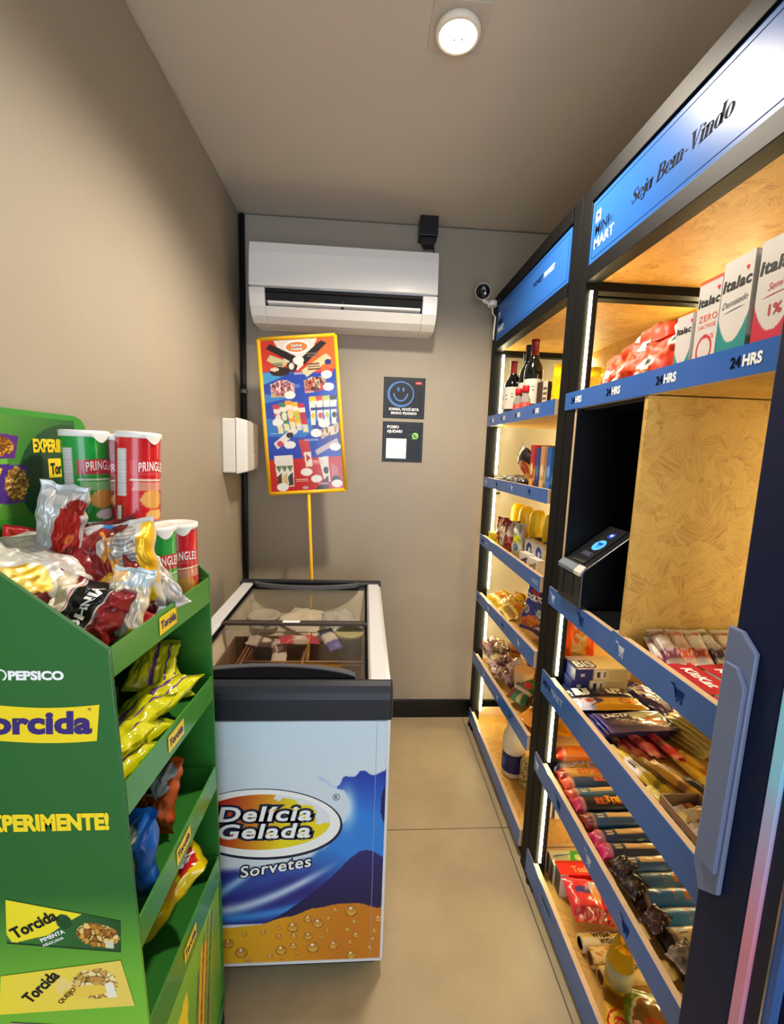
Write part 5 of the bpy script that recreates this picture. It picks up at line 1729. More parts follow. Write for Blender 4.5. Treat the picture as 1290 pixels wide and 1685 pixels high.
# payment nook: black boards, raw OSB partition
part('nook_side', MB().box(0.592, XB - .007, 1.236, 1.246, 1.047, 1.577, 0).box(0.5935, XB - .008, 1.2335, 1.236, 1.047, 1.577, 1), [M['pine'], M['nook']], U2, label='black painted side board of the payment nook')
part('nook_back', MB().box(XB - 0.05, XB - 0.04, 0.933, 1.233, 1.003, 1.576), M['nook'], U2)
part('nook_floor', MB().box(0.606, XB - 0.051, 0.933, 1.233, 1.0015, 1.041), M['nook'], U2)
part('nook_top', MB().box(0.606, XB - 0.051, 0.933, 1.233, 1.570, 1.577), M['nook'], U2)
part('partition', MB().box(0.591, XB - 0.007, 0.917, 0.929, 1.002, 1.577, 0).box(0.5925, XB - .052, 0.9292, 0.9325, 1.002, 1.576, 1), [M['osb'], M['nook']], U2)
leds(U2, [(0.606, 1.2465, 1.632, 1.895, 0.006, 0.0055), (0.606, 1.2465, 0.772, 0.978, 0.006, 0.0055), (0.606, 1.2465, 0.480, 0.685, 0.006, 0.0055), (0.606, 1.2465, 0.115, 0.405, 0.006, 0.0055),
          (1.030, 1.235, 1.60, 1.895, 0.010, 0.006), (1.030, 1.25, 0.712, 0.978, 0.010, 0.006), (1.030, 1.25, 0.43, 0.685, 0.010, 0.006), (1.030, 1.25, 0.05, 0.405, 0.010, 0.006),
          (1.008, 0.63, 1.60, 1.895, 0.010, 0.006), (1.008, 0.63, 0.712, 0.978, 0.010, 0.006), (1.008, 0.63, 0.43, 0.685, 0.010, 0.006), (1.008, 0.63, 0.05, 0.405, 0.010, 0.006), (1.008, 0.63, 1.01, 1.56, 0.010, 0.006)])

# ---------------- far unit
vy0, vy1 = 1.308, 2.165
U1 = thing('shelving_unit', 'far blue and black shelving unit against the back wall, holding wine on top', 'shelving unit', (0.82, 1.74, 0))
frame_of(U1, vy0, vy1)
part('leg_glide', MB().lathe([(0.014, 0), (0.016, 0.012), (0.01, 0.02)], (0.60, 2.15, 0), 12), M['blackpl'], U1)
p_, b_ = sign_panel(U1, 1.372, 2.108)
b_.text('HONEST', (x_, 1.664, 2.042), NY, UZ, 0.0165, 2, weight=0.03, xs=.95)
b_.text('MARKET', (x_, 1.566, 2.042), NY, UZ, 0.0165, 1, weight=0.03, xs=.95)
cart_icon(b_, (x_, 2.075, 2.055), NY, UZ, 0.026, 1)
b_.text('MINI', (x_, 2.087, 2.022), NY, UZ, 0.022, 2, weight=0.03, xs=1.0)
b_.text('MART', (x_, 2.087, 1.990), NY, UZ, 0.022, 1, weight=0.03, xs=1.05)
part('sign_print', b_, [M['signline'], M['white'], M['signblack']], p_, top=U1)
vr = (1.383, 2.150)
q1 = shelf(U1, vy0 + .005, vy1 - .01, 1.572, 1.572, 1.621, 1.621, vr, ends=False, floor_m='osb_z')
rail_24(q1, U1, (2.09, 1.925, 1.745, 1.560), 1.588, 0.016)
q2 = shelf(U1, vy0 + .005, vy1 - .01, 1.291, 1.284, 1.337, 1.330, vr, ends=False)
rail_carts(q2, U1, ((2.10, 1.308, 1), (1.930, 1.308, 0), (1.725, 1.312, 1), (1.536, 1.315, 0)), 0.026)
q3 = shelf(U1, vy0 + .005, vy1 - .01, 0.994, 0.996, 1.047, 1.045, vr, ends=False)
b_ = MB()
b_.text('MINI', (XI, 2.115, 1.012), NY, UZ, 0.016, 0, weight=0.02)
b_.text('MART', (XI, 2.055, 1.012), NY, UZ, 0.016, 1, weight=0.02)
b_.text('MART', (XI, 1.448, 1.012), NY, UZ, 0.016, 1, weight=0.02)
part('rail_print', b_, [M['signline'], mat('rail_print_pale2', '#9fb8d8')], q3, top=U1)
q4 = shelf(U1, vy0 + .005, vy1 - .01, 0.730, 0.700, 0.790, 0.750, vr, ends=False)
cart_spots = ((2.11, 0.727, 0), (1.93, 0.735, 1), (1.72, 0.742, 0), (1.53, 0.75, 1))
rail_carts(q4, U1, cart_spots, 0.026)
q5 = shelf(U1, vy0 + .005, vy1 - .01, 0.425, 0.364, 0.481, 0.424, vr, ends=False)
rail_carts(q5, U1, ((1.93, 0.408, 1), (1.72, 0.420, 1), (1.56, 0.437, 0)), 0.026)
q6 = shelf(U1, vy0 + .005, vy1 - .01, 0.042, 0.044, 0.107, 0.106, vr)
leds(U1, [(0.6305, 2.1015, z0, z1, 0.008, 0.008) for z0, z1 in ((1.63, 1.90), (1.345, 1.562), (1.055, 1.275), (0.775, 0.985), (0.45, 0.69), (0.115, 0.355))]
     + [(1.030, 1.385, z0, z1, 0.010, 0.006) for z0, z1 in ((1.63, 1.90), (1.345, 1.562), (1.055, 1.275), (0.80, 0.985), (0.49, 0.71), (0.115, 0.415))]
     + [(1.030, 2.09, z0, z1, 0.010, 0.006) for z0, z1 in ((1.63, 1.90), (1.345, 1.562), (1.055, 1.275), (0.80, 0.985), (0.49, 0.69), (0.115, 0.355))])
# ------------------------------------------------------------------ near unit, top shelf: milk cartons and orange bags
zA = 1.5945


def milk(label, M4, main, word, wordmat, cap, kind, w=0.062, h=0.192, group='milk cartons on the top shelf'):
    o = bpy.data.objects.new('milk_carton', None)
    o.empty_display_size = 0.05
    COL.objects.link(o)
    tag(o, label, 'milk carton', group)
    if kind == 'zero':
        f = art('#c2beba', ('o', .5, .30, .36, .15, .60, '#b3202a'), ('p', [(.1, .06), (.95, .15), (.95, .22), (.1, .13)], '#4a86c8'), ('r', 0, .965, 1, 1, main), ('r', .62, .44, .72, .48, '#c2beba'))
    else:
        f = lambda u, v: (main if v < 0.28 + 0.9 * (u - .5) ** 2 and v > 0.13 + 0.035 * math.sin(u * 23) + 0.02 * math.sin(u * 51 + 1) else ('#b5b2b0' if v < .12 + 0.03 * math.sin(u * 17) and v > 0.03 else '#c2beba'))
    b = carton(w, 0.066, h, f, lambda u, v: '#c6c2bf' if v > .3 else mix(main, '#c6c2bf', .4 if kind != 'zero' else 1), lambda u, v: '#c2bebb', n=36)
    lpart('carton', b, M['card'], o)
    t = MB()
    y = -0.0335
    t.text('Italac', (0, y, h * .74), UX, UZ, 0.0185 * w / .066, 0, align='c', weight=0.03, xs=1.06, shear=.12, gap=1.05)
    if kind == 'zero':
        t.text('ZERO', (.002, y, h * .585), UX, UZ, 0.0115, 1, align='c', xs=1.0, gap=1.1)
        t.text('LACTOSE', (.002, y, h * .515), UX, UZ, 0.007, 1, align='c', xs=1.0)
        t.text('%', (.017, y, h * .40), UX, UZ, 0.009, 1, align='c')
    else:
        t.text(word, (0, y, h * .60), (math.cos(.08), 0, math.sin(.08)), (-math.sin(.08), 0, math.cos(.08)), 0.0105, 1, align='c', shear=.45, xs=.85)
        for i in range(8 if word else 0):      # flourish under the word
            a, c = -0.022 + .0055 * i, -0.022 + .0055 * (i + 1)
            wq = lambda x: 0.0012 * (1 - (x / .024) ** 2) + .0002
            zq = lambda x: h * .555 + .1 * x
            t.face([(a, y, zq(a)), (c, y, zq(c)), (c, y, zq(c) + wq(c)), (a, y, zq(a) + wq(a))], 1)
        if kind == 'semi':
            t.text('1%', (.004, y, h * .40), UX, UZ, 0.016, 1, align='c', weight=.02)
    for a in (-.5, 0, .5):      # little sprout over the word
        t.face([(.020 + .001 * math.cos(a), y, h * .85), (.020 + .006 * math.sin(a) - .0015, y, h * .85 + .008 * math.cos(a)), (.020 + .006 * math.sin(a) + .0015, y, h * .85 + .009 * math.cos(a))], 2)
    lpart('lettering', t, [M['black'], wordmat, M['red']], o)
    if cap:
        lpart('screw_cap', MB().lathe([(0.0145, h), (0.0145, h + .014), (0.012, h + .016), (.001, h + .016)], (0.008, 0.006, 0), 22), cap, o)
    # folded gable ears
    lpart('top_fold', MB().box(-w / 2 + .002, w / 2 - .002, 0.028, 0.031, h, h + .006), M['card'], o)
    o.matrix_world = M4
    return o


m_teal, m_pink, m_or = mat('ink_teal_grey', '#4a5a5c'), mat('ink_milk_red', '#b3303c'), mat('ink_milk_orange', '#d8502a')
rzf = -PI / 2       # fronts face the aisle
milk('plain white milk carton at the far end of the milk row', at(0.652, 0.8725, zA, rzf), '#2a7f84', '', m_teal, None, 'skim', 0.042, 0.130)
milk('milk carton with a red ring and orange top edge', at(0.652, 0.8145, zA, rzf), '#d9532a', '', m_or, mat('cap_orange', '#d9532a', rough=.4), 'zero', 0.054, 0.178)
milk('milk carton with a teal splash band', at(0.651, 0.752, zA, rzf - .05), '#1c7c7c', 'Desnatado', m_teal, None, 'skim', 0.066, 0.190)
milk('milk carton with a crimson splash band nearest the fridge', at(0.653, 0.680, zA, rzf), '#b5243c', 'Semi', m_pink, None, 'semi', 0.068, 0.194)
milk('white milk carton standing in the second row behind the teal one', at(0.740, 0.715, zA, rzf), '#9a9a9c', '', m_teal, None, 'skim', 0.066, 0.205)

M['soft'] = mat('matt_printed_film', rough=0.5, spec=.3, attr='print', bump=.12, bscale=45)
fR = lambda s: art('#cf3a16', ('e', .75, .70, .16, .12, '#f0ead8'), ('e', .78, .70, .07, .07, '#2a4a3a'), ('n', .4, .4, .35, .25, ['#c23414', '#e2572a', '#b52a10', '#e8683a'], 8, s), ('e', .35, .35, .16, .10, '#f0e0d0'), ('e', .42, .36, .05, .04, '#2a1a16'),
                   ('p', [(.05, .1), (.3, .05), (.4, .2), (.1, .25)], '#f2e6d8'))
for i, (x, y, z, U, V, lab) in enumerate((
        (0.672, 1.170, 1.662, (0.25, -0.95, 0.12), (0.45, 0.12, 0.86), 'orange snack bag with a white badge, nearest the lit post on the top shelf'),
        (0.670, 1.085, 1.660, (0.25, -0.95, 0.10), (0.40, 0.10, 0.9), 'orange snack bag in the middle of the front row on the top shelf'),
        (0.668, 0.990, 1.655, (0.2, -0.95, 0.05), (0.45, 0.10, 0.88), 'orange snack bag beside the small plain milk carton'),
        (0.722, 1.075, 1.728, (0.1, -0.98, 0.12), (0.85, 0.10, 0.22), 'orange snack bag lying across the top of the other orange bags'),
        (0.745, 0.985, 1.722, (0.1, -0.98, -0.02), (0.85, 0.1, 0.18), 'orange snack bag lying on top at the milk carton end'))):
    heap(lab, bag(0.135, 0.130 if i > 2 else 0.145, 0.065, fR(i), seed=80 + i, crumple=0.009, nu=24, nv=26), (x, y, z), U, V, 'soft', group='orange bags on the top shelf')

# ------------------------------------------------------------------ payment nook
pt = thing('payment_terminal', 'black card payment terminal with a lit blue button on its sloping face', 'payment terminal', (0.62, 1.165, 1.0415))
Mt = axes((0.5785, 1.1625, 1.0425), (0.03, -0.9995, 0), (0.9995, 0.03, 0))   # local x along the front edge, y into the nook
b_ = MB().prism([(0, 0), (0.0, 0.098), (0.012, 0.108), (0.140, 0.206), (0.150, 0.200), (0.150, 0)], 'x', -0.062, 0.062)
b_.xf(Mt)
part('body', b_, mat('terminal_black', '#17181b', rough=0.32, coat=0.2), pt, 0.003)
sl = (Vector((0, 0.128, 0.098))).normalized()
nl = Vector((0, -sl.z, sl.y))


def T(x, s, d=0.0):
    p = Vector((x, 0.012, 0.108)) + sl * s * .82 + nl * d
    return Mt @ p


b_ = MB().hexa([T(-.030, .012), T(.034, .012), T(.034, .19), T(-.030, .19), T(-.030, .012, .004), T(.034, .012, .004), T(.034, .19, .004), T(-.030, .19, .004)])
part('screen', b_, mat('terminal_glass', '#25252a', rough=0.12, coat=0.5), pt, 0.001)
b_ = MB().hexa([Mt @ Vector(q) for q in ((-.063, -.004, .086), (.063, -.004, .086), (.063, .012, .1085), (-.063, .012, .1085), (-.063, -.006, .098), (.063, -.006, .098), (.063, .010, .1125), (-.063, .010, .1125))])
part('front_bezel', b_, mat('terminal_grey', '#7b8794', rough=0.3), pt, 0.0015)
part('bezel_end', MB().hexa([Mt @ Vector(q) for q in ((.030, -.0068, .088), (.064, -.0068, .088), (.064, .0095, .1135), (.030, .0095, .1135), (.030, -.0075, .098), (.064, -.0075, .098), (.064, .0085, .1145), (.030, .0085, .1145))]), mat('terminal_pale', '#d9d4ca', rough=.35), pt, 0.001)
b_ = MB()


def tdisc(cx, cs, rx, rs, d, mi):
    b_.face([T(cx + rx * math.cos(a * PI / 16), cs + rs * math.sin(a * PI / 16), d) for a in range(32)], mi)


tdisc(0.004, .100, .022, .026, .0046, 0)
tdisc(0.004, .152, .013, .014, .0046, 1)
for q in (([(-.008, .112), (.016, .112), (.012, .099), (-.003, .099)]), ([(-.002, .094), (.012, .094), (.012, .091), (-.002, .091)])):
    b_.face([T(x, s, .0050) for x, s in q], 1)
b_.face([T(-.002, .158, .005), T(.010, .158, .005), T(.008, .148, .005), T(0, .148, .005)], 2)
for k in range(3):
    b_.face([T(-.020, .060 - .006 * k, .0046), T(.026 - .008 * (k % 2), .060 - .006 * k, .0046), T(.026 - .008 * (k % 2), .0575 - .006 * k, .0046), T(-.020, .0575 - .006 * k, .0046)], 3)
part('screen_print', b_, [mat('button_light_blue', '#4aa8e8', emit='#3f9ce0', estr=0.55), mat('button_deep_blue', '#123a9c', emit='#1a4ac0', estr=0.35), M['white'], mat('screen_lilac_text', '#6a5f86')], pt)
part('card_reader', MB().box(-.022, .020, -.003, .001, .022, .082).box(-.052, -.034, -.003, .001, .014, .09).xf(Mt), M['blackpl'], pt, 0.001)
part('cable_gland', MB().tube([Mt @ Vector((0.040, .14, .205)), Mt @ Vector((0.044, .148, .216))], 0.007, 12), M['steel'], pt, label='small metal stud on the sloping face')
ns = thing('notice_sign', 'dark square notice with a blue face on the back of the payment nook', 'sign', (1.001, 1.185, 1.315))
part('board', MB().box(0.998, 1.0015, 1.115, 1.228, 1.335, 1.450), M['notice'], ns)
b_ = MB()
Mr = Matrix.Translation((0.9975, 1.166, 1.392)) @ Matrix.Rotation(-PI / 2, 4, 'Z')
arc_strip(b_, 0, 0.004, 0.034, 0.036, 0, 2 * PI - 1e-3, 0.008, 0.008, 0, 0, 28, Mr)
arc_strip(b_, 0, 0.008, 0.018, 0.02, PI, 2 * PI, 0.005, 0.005, 0, 0, 14, Mr)
part('printing', b_, M['nblue'], ns)
wc = thing('nook_camera', 'small pale camera under the top of the payment nook', 'camera', (0.995, 1.15, 1.53))
part('housing', MB().prism([(0.999, 1.545), (0.93, 1.56), (0.915, 1.548), (0.935, 1.525), (0.999, 1.52)], 'y', 1.135, 1.175), M['whitepl'], wc, 0.004)
part('lens', MB().lathe([(0.010, 0), (0.009, 0.004), (0.001, 0.005)], k=16).xf(Matrix.Translation((0.918, 1.155, 1.541)) @ Matrix.Rotation(-PI / 2, 4, 'Y')), M['blackpl'], wc)

# ------------------------------------------------------------------ right of the partition: wafer bars and red boxes
zC = 1.0015


def bar(w, h, t, f, s, nu=12, nv=16, cr=0.002):
    return bag(w, h, t, f, seed=s, crumple=cr, nu=nu, nv=nv, seal=0.07, pinch=0.03)


_wf = [('#c9b8ae', '#8e3a44', 'pale'), ('#d8cdc4', '#b04a3a', 'cream'), ('#a99486', '#6e2c3c', 'brown'), ('#d2a59a', '#a83a3a', 'pink'), ('#bfb0aa', '#4a3a4a', 'grey'), ('#c8a48c', '#c2542e', 'tan'), ('#9a8a88', '#2e2630', 'dark')]
wf_i = 0
for row in range(2):
    for k in range(9):
        c = _wf[(k * 3 + row * 2) % 7]
        x = 0.640 + 0.0345 * k + .012 * row
        f = art(c[0], ('r', 0, .18, 1, .42, c[1]), ('e', .5, .64, .36, .12, mix(c[0], '#ffffff', .4)), ('l', .1, .8, .9, .86, .04, c[1]), ('r', 0, 0, 1, .06, '#d9d6d2'), ('r', 0, .94, 1, 1, '#d9d6d2'), ('o', .5, .3, .4, .09, .5, mix(c[1], '#ffffff', .5)))
        a = -.25 + .16 * math.sin(k * 2.3 + row)
        lab = '%s wafer bar, %s from the rail in the %s layer by the partition' % (c[2], ORD[k], ('lower', 'upper')[row])
        heap(lab, bar(0.036, 0.105, 0.016, f, 100 + row * 10 + k), (x, 0.853 + .004 * row, zC + 0.030 + 0.017 * row), (math.cos(a), math.sin(a), 0.12), (-math.sin(a), math.cos(a), 0.40), 'film', 'wafer_bar', 'wafer bars by the partition')
f_kk = art('#b3182a', ('e', .5, .52, .40, .24, '#c62236'), ('r', 0, 0, 1, .05, '#8a1020'))
bt_, rd_ = lambda u, v: '#8e1424', lambda u, v: ('#d2cfc8' if .15 < u < .6 else '#7a5a4a')
for i, (x, y, z, rz, lab) in enumerate(((0.652, 0.758, zC, -1.50, 'red wafer box lying nearest the rail'), (0.722, 0.753, zC + .002, -1.42, 'red wafer box lying farther from the rail'), (0.790, 0.750, zC, -1.47, 'red wafer box third from the rail, half behind the fridge handle'))):
    b_ = carton(0.115, 0.062, 0.030, rd_, rd_, f_kk, n=14)
    o = goods('wafer_box', b_, M['card'], lab, 'box', at(x, y, z, rz, 0.0), 'red wafer boxes')
    t_ = MB()
    for w_, mi_, d_ in ((0.10, 1, .0304), (0.03, 0, .0308)):
        t_.text('KitKat', (0, -0.010, d_), UX, (0, 1, 0), 0.022, mi_, align='c', weight=w_, shear=.2, xs=.9)
    lpart('lettering', t_, [M['white'], mat('wafer_red', '#c01c2c')], o)
goods('wafer_box', carton(0.070, 0.07, 0.032, lambda u, v: '#d8d4ca', None, art('#e6e3db', ('r', 0, 0, .2, 1, '#b8243a'), ('l', .3, .5, .8, .55, .02, '#b9b4a8')), n=14), M['card'], 'white and red wafer box lying at the near end beside the fridge', 'box', at(0.650, 0.655, zC, -1.5))

# ------------------------------------------------------------------ third shelf: chocolate boxes and bars
zD = 0.7065
blueB = lambda u, v: '#1a2560'
f_box = art('#1d2a6c', ('r', .33, 0, 1, 1, '#e2d3a0'), ('t', .62, .1, .96, .9, 5, '#bfae7c'), ('b', .36, .15, .56, .85))
f_top = art('#e6ddc8', ('r', 0, 0, .34, 1, '#e9e6ee'), ('p', [(.0, .0), (.36, 0), (.3, .4), (0, .5)], '#cdb7c4'), ('r', .36, 0, 1, 1, '#ead9a4'), ('r', 0, 0, .05, 1, '#26347c'))
for i, (z, lab) in enumerate(((zD + 0.036, 'bottom one of the three stacked blue and cream chocolate boxes'), (zD + 0.073, 'middle one of the three stacked blue and cream chocolate boxes'), (zD + 0.110, 'topmost of the three stacked blue and cream chocolate boxes'))):
    o = goods('chocolate_box', carton(0.175, 0.085, 0.036, f_box, lambda u, v: '#1a2560', f_top if i == 2 else blueB, n=16), M['card'], lab, 'chocolate box', at(0.716 + .006 * i, 1.255 + .004 * i, z - .0345, 0.0 - .03 + .03 * i), 'stacked chocolate boxes')
    t_ = MB().text('BIS', (-0.070, -0.0430, 0.013), UX, UZ, 0.009, 0, weight=.02, xs=.8)
    if i == 2:
        t_.text('BIS', (-0.078, -0.028, 0.0364), UX, (0, 1, 0), 0.036, 2, weight=.12, xs=.95).text('BIS', (-0.078, -0.028, 0.0368), UX, (0, 1, 0), 0.036, 0, weight=.03, xs=.95)
    lpart('lettering', t_, [M['white'], M['red'], M['navy']], o)
fb = art('#171a3a', ('r', 0, 0, 1, .12, '#8a8a8e'), ('p', [(.5, .2), (.62, .25), (.56, .75), (.46, .7)], '#8a4a2a'), ('e', .54, .42, .05, .2, '#3a241c'))
o = goods('chocolate_bar', bar(0.195, 0.055, 0.02, fb, 140, 22, 14), M['gloss'], 'dark chocolate bar with big white letters, in front of the stacked boxes', 'chocolate bar', at(0.712, 1.180, zD + 0.044, 0.0), 'flat chocolates on the third shelf')
for s_, u_ in (('BIS', .19), ('LIT', .72)):
    lpart('lettering', on_bag(bar(0.195, 0.055, 0.02, fb, 140, 22, 14), s_, u_, .5, 0.026, 0, weight=.09, xs=.95), M['white'], o)
fo = art('#eaae2a', ('e', .22, .55, .17, .34, '#3a2a4a'), ('e', .16, .5, .13, .26, '#d8c4c8'), ('e', .2, .55, .06, .15, '#c85a4a'), ('r', 0, 0, .06, 1, '#cfcfe4'), ('o', .72, .48, .09, .24, .25, '#c8541e'), ('p', [(0, 0), (.25, 0), (.12, .5), (0, .6)], '#c9c8e2'))
goods('chocolate_bar', bar(0.20, 0.062, 0.02, fo, 141, 24, 14), M['gloss'], 'orange yellow chocolate bar with a small red ring', 'chocolate bar', at(0.714, 1.130, zD + 0.044, 0.0), 'flat chocolates on the third shelf')
goods('chocolate_box', carton(0.19, 0.115, 0.032, lambda u, v: '#20264a'), M['card'], 'flat navy box lying under the two flat chocolate bars', 'chocolate box', at(0.714, 1.152, zD, 0.0))
for k in range(5):
    fl_ = art('#3a3264', ('r', .0, 0, .04, 1, '#6a6ac0'), ('p', [(.5, .5), (1, .6), (1, 1), (.42, 1)], '#aab89c'), ('e', .76, .45, .18, .2, '#c2683a'), ('l', .25, .55, 1, .1, .025, '#cfc8d8'), ('p', [(0, 0), (1, 0), (1, .12), (0, .2)], '#5a4a7a'))
    b_ = bar(0.195, 0.085, 0.010, fl_, 150 + k, 24, 16)
    o = goods('chocolate_bar', b_, M['gloss'], ('lowest', 'second lowest', 'middle', 'second highest', 'topmost')[k] + ' purple and green chocolate bar of the fanned pile', 'chocolate bar', at(0.716 + .004 * k, 1.050 - .006 * k + .012, zD + 0.008 + .0105 * k, 0.02 * k - .03), 'pile of purple and green chocolate bars')
    if k == 4:
        lpart('lettering', on_bag(b_, 'LACTA', .28, .76, .016, 0, weight=.06, xs=1.1), M['white'], o)
for k, c in enumerate(('#2a3a9c', '#16204e')):
    goods('chocolate_bar', bar(0.08, 0.05, 0.014, art(c, ('r', 0, 0, .12, 1, '#c9d2ea')), 160 + k), M['gloss'], ('blue chocolate bar poking out under the fanned pile at the rail', 'navy chocolate bar tucked lowest under the fanned pile at the rail')[k], 'chocolate bar', at(0.648, 1.018 - .014 * k, zD + 0.008 + .002 * k, -.1), 'bars under the fanned pile')
fp = art('#4a3a8c', ('e', .2, .82, .2, .12, '#6fb0b0'), ('n', .6, .5, .4, .45, ['#5a489c', '#d8d4e2', '#3a2c78', '#8a7cb8'], 9, 3), ('l', .3, .75, .55, .15, .05, '#e6e2ee'))
b_ = bag(0.085, 0.17, 0.03, fp, seed=170, crumple=0.004)
heap('purple and white sweets bag lying behind the flat chocolates', b_, (0.872, 1.205, zD + 0.022), (0.93, 0.35, 0), (-0.35, 0.93, 0.0), 'gloss', 'sweets_bag', None)
goods('yellow_box', carton(0.012, 0.24, 0.10, lambda u, v: '#e8d484', art('#ead78c', ('e', .55, .5, .22, .4, '#e3c024'), ('r', 0, .6, .2, 1, '#c9d6ea'), ('e', .2, .6, .1, .2, '#9fb4d8'))), M['card'], 'pale yellow packet board standing lengthwise at the back of the third shelf', 'packet', at(0.985, 1.175, zD, 0.12))
heap('blue and white chocolate drink bag leaning at the back right of the third shelf', bag(0.07, 0.11, 0.04, art('#2a4fae', ('e', .5, .6, .36, .2, '#dfe6f0'), ('e', .5, .3, .3, .1, '#c9d0e0')), seed=175), (0.925, 1.075, zD + .06), (0.3, -0.95, 0), (.5, .2, .85), 'gloss', 'sweets_bag', None)
heap('orange and yellow sweets bag at the back right beside the blue and white one', bag(0.14, 0.08, 0.03, art('#c8742a', ('n', .5, .5, .5, .5, ['#e0a03a', '#8a4a1c', '#e9c04a', '#b85a24'], 8, 5)), seed=176), (0.920, 0.995, zD + .05), (0.1, -0.98, 0.0), (.55, .1, .8), 'gloss', 'sweets_bag', None)
heap('deep blue sweets bag at the back right next to the fridge handle', bag(0.07, 0.07, 0.03, art('#1d3fae', ('e', .5, .5, .3, .3, '#152a7c')), seed=177), (0.915, 0.912, zD + .04), (0.1, -0.98, 0), (.6, .1, .75), 'gloss', 'sweets_bag', None)
# gold bars fanned out behind
for k in range(6):
    fg = art('#d3c07c', ('l', .08, .1, .08, .9, .03, '#8a7a3c'), ('r', .55, .1, .95, .5, '#4a3a24'), ('e', .75, .3, .14, .1, '#b9b04a'), ('t', .15, .55, .5, .9, 6, '#a8965a'), ('r', .9, 0, 1, 1, '#e8dca8'))
    heap('gold chocolate bar, %s of the fan behind the thin snack bars' % ORD[k], bar(0.07, 0.15, 0.012, fg, 180 + k, 16, 20), (0.852 + .005 * k, 1.012 - .008 * k, zD + .018 + .0128 * k), (0.96, 0.25 - .02 * k, 0.0), (-0.25 + .02 * k, 0.96, -.02), 'film', 'chocolate_bar', 'gold chocolate bars')
# thin snack bars strewn along the rail
_tb = [(0.668, 1.010, '#c98a4a', '#8a2a2a', .12, 'tan and red', .13), (0.652, 0.915, '#c9b024', '#e6e0d0', .26, 'mustard yellow with a bar code', .15), (0.690, 0.975, '#8a1e30', '#c86a5a', .20, 'wine red', .12), (0.712, 1.000, '#d8636a', '#8a2434', .22, 'rose', .12),
       (0.742, 1.015, '#e0405a', '#a81c3a', .16, 'bright pink', .13), (0.765, 0.995, '#cf3348', '#7a1a2c', .24, 'raspberry', .13), (0.786, 0.965, '#b02a3c', '#d8a04a', .26, 'crimson', .13), (0.672, 0.872, '#d9c43a', '#8a7a1c', .30, 'lemon', .12),
       (0.700, 0.890, '#a8863a', '#5a4a1c', .30, 'bronze', .15), (0.716, 0.850, '#d0a030', '#8a5a1c', .33, 'gold and brown', .14), (0.744, 0.868, '#8a7a5c', '#c9c4b0', .36, 'olive grey', .12), (0.760, 0.815, '#2c2a30', '#5a5450', .36, 'black', .10),
       (0.790, 0.875, '#e2b41e', '#f0d84a', .12, 'sunflower yellow', .14), (0.812, 0.905, '#d8a424', '#a8701c', .20, 'amber', .13), (0.655, 0.812, '#c4b048', '#e9e0b8', .2, 'straw yellow', .09), (0.808, 0.795, '#c98a5a', '#e6d6c0', .9, 'peach', .09)]
for i, (x, y, c1, c2, a, nm, L) in enumerate(_tb):
    f = art(c1, ('r', 0, .28, 1, .46, c2), ('l', .5, .55, .5, .9, .14, mix(c1, '#ffffff', .25)), ('r', 0, 0, 1, .06, mix(c1, '#ffffff', .4)), ('r', 0, .94, 1, 1, mix(c1, '#ffffff', .4)), *([('b', .08, .38, .92, .62)] if i == 1 else []))
    heap(nm + ' thin snack bar strewn along the third shelf', bar(0.030, L, 0.016, f, 200 + i, 10, 18, .0025), (x, y, zD + 0.012 + (0.014 if i in (3, 5, 9, 11) else 0) + (.004 if i == 1 else 0)), (math.cos(a), math.sin(a), 0.1 * math.sin(i)), (-math.sin(a), math.cos(a), 0.04), 'film', 'snack_bar', 'thin snack bars')
tr_ = thing('display_tray', 'kraft card display tray with dark letters at the near end of the third shelf', 'tray', (0.67, 0.717, zD))
Mtr = Matrix.Translation((0.668, 0.727, zD)) @ Matrix.Rotation(-PI / 2 + .0, 4, 'Z')
for nm_, q in (('front', (-.062, .062, -.040, -.0375, 0, .052)), ('side', (-.062, -.0595, -.0375, .045, 0, .052)), ('side', (.0595, .062, -.0375, .045, 0, .052)), ('base', (-.0595, .0595, -.0375, .045, 0, .0025)), ('rear', (-.0595, .0595, .0425, .045, .0025, .052))):
    b_ = MB().box(*q)
    b_.xf(Mtr)
    part(nm_, b_, mat('tray_kraft_' + nm_, '#a88c70', rough=.7), tr_)
part('lettering', MB().text('TRENTO', (-.045, -.0405, .014), UX, UZ, 0.020, 0, weight=.03, xs=.85).xf(Mtr), mat('tray_ink', '#33261f'), tr_)
for k in range(5):
    f = art(('#6a1c2a', '#d9c060', '#7a2430', '#c9b9a4', '#5a1a26')[k], ('r', 0, .3, 1, .5, '#e6dcc8'), ('e', .5, .7, .3, .1, '#b8864a'))
    heap('wafer stick lying in the card tray, %s from its far end' % ORD[k], bar(0.024, 0.075, 0.018, f, 230 + k, 8, 12), (0.668 + .004 * (k % 2), 0.771 - .0205 * k, zD + .028 + .010 * (k % 2)), (0.1, -0.99, 0.0), (0.96, 0.1, 0.22), 'film', 'wafer_stick', 'wafer sticks in the tray')

# ------------------------------------------------------------------ fourth shelf: biscuit rolls
zE = 0.4265


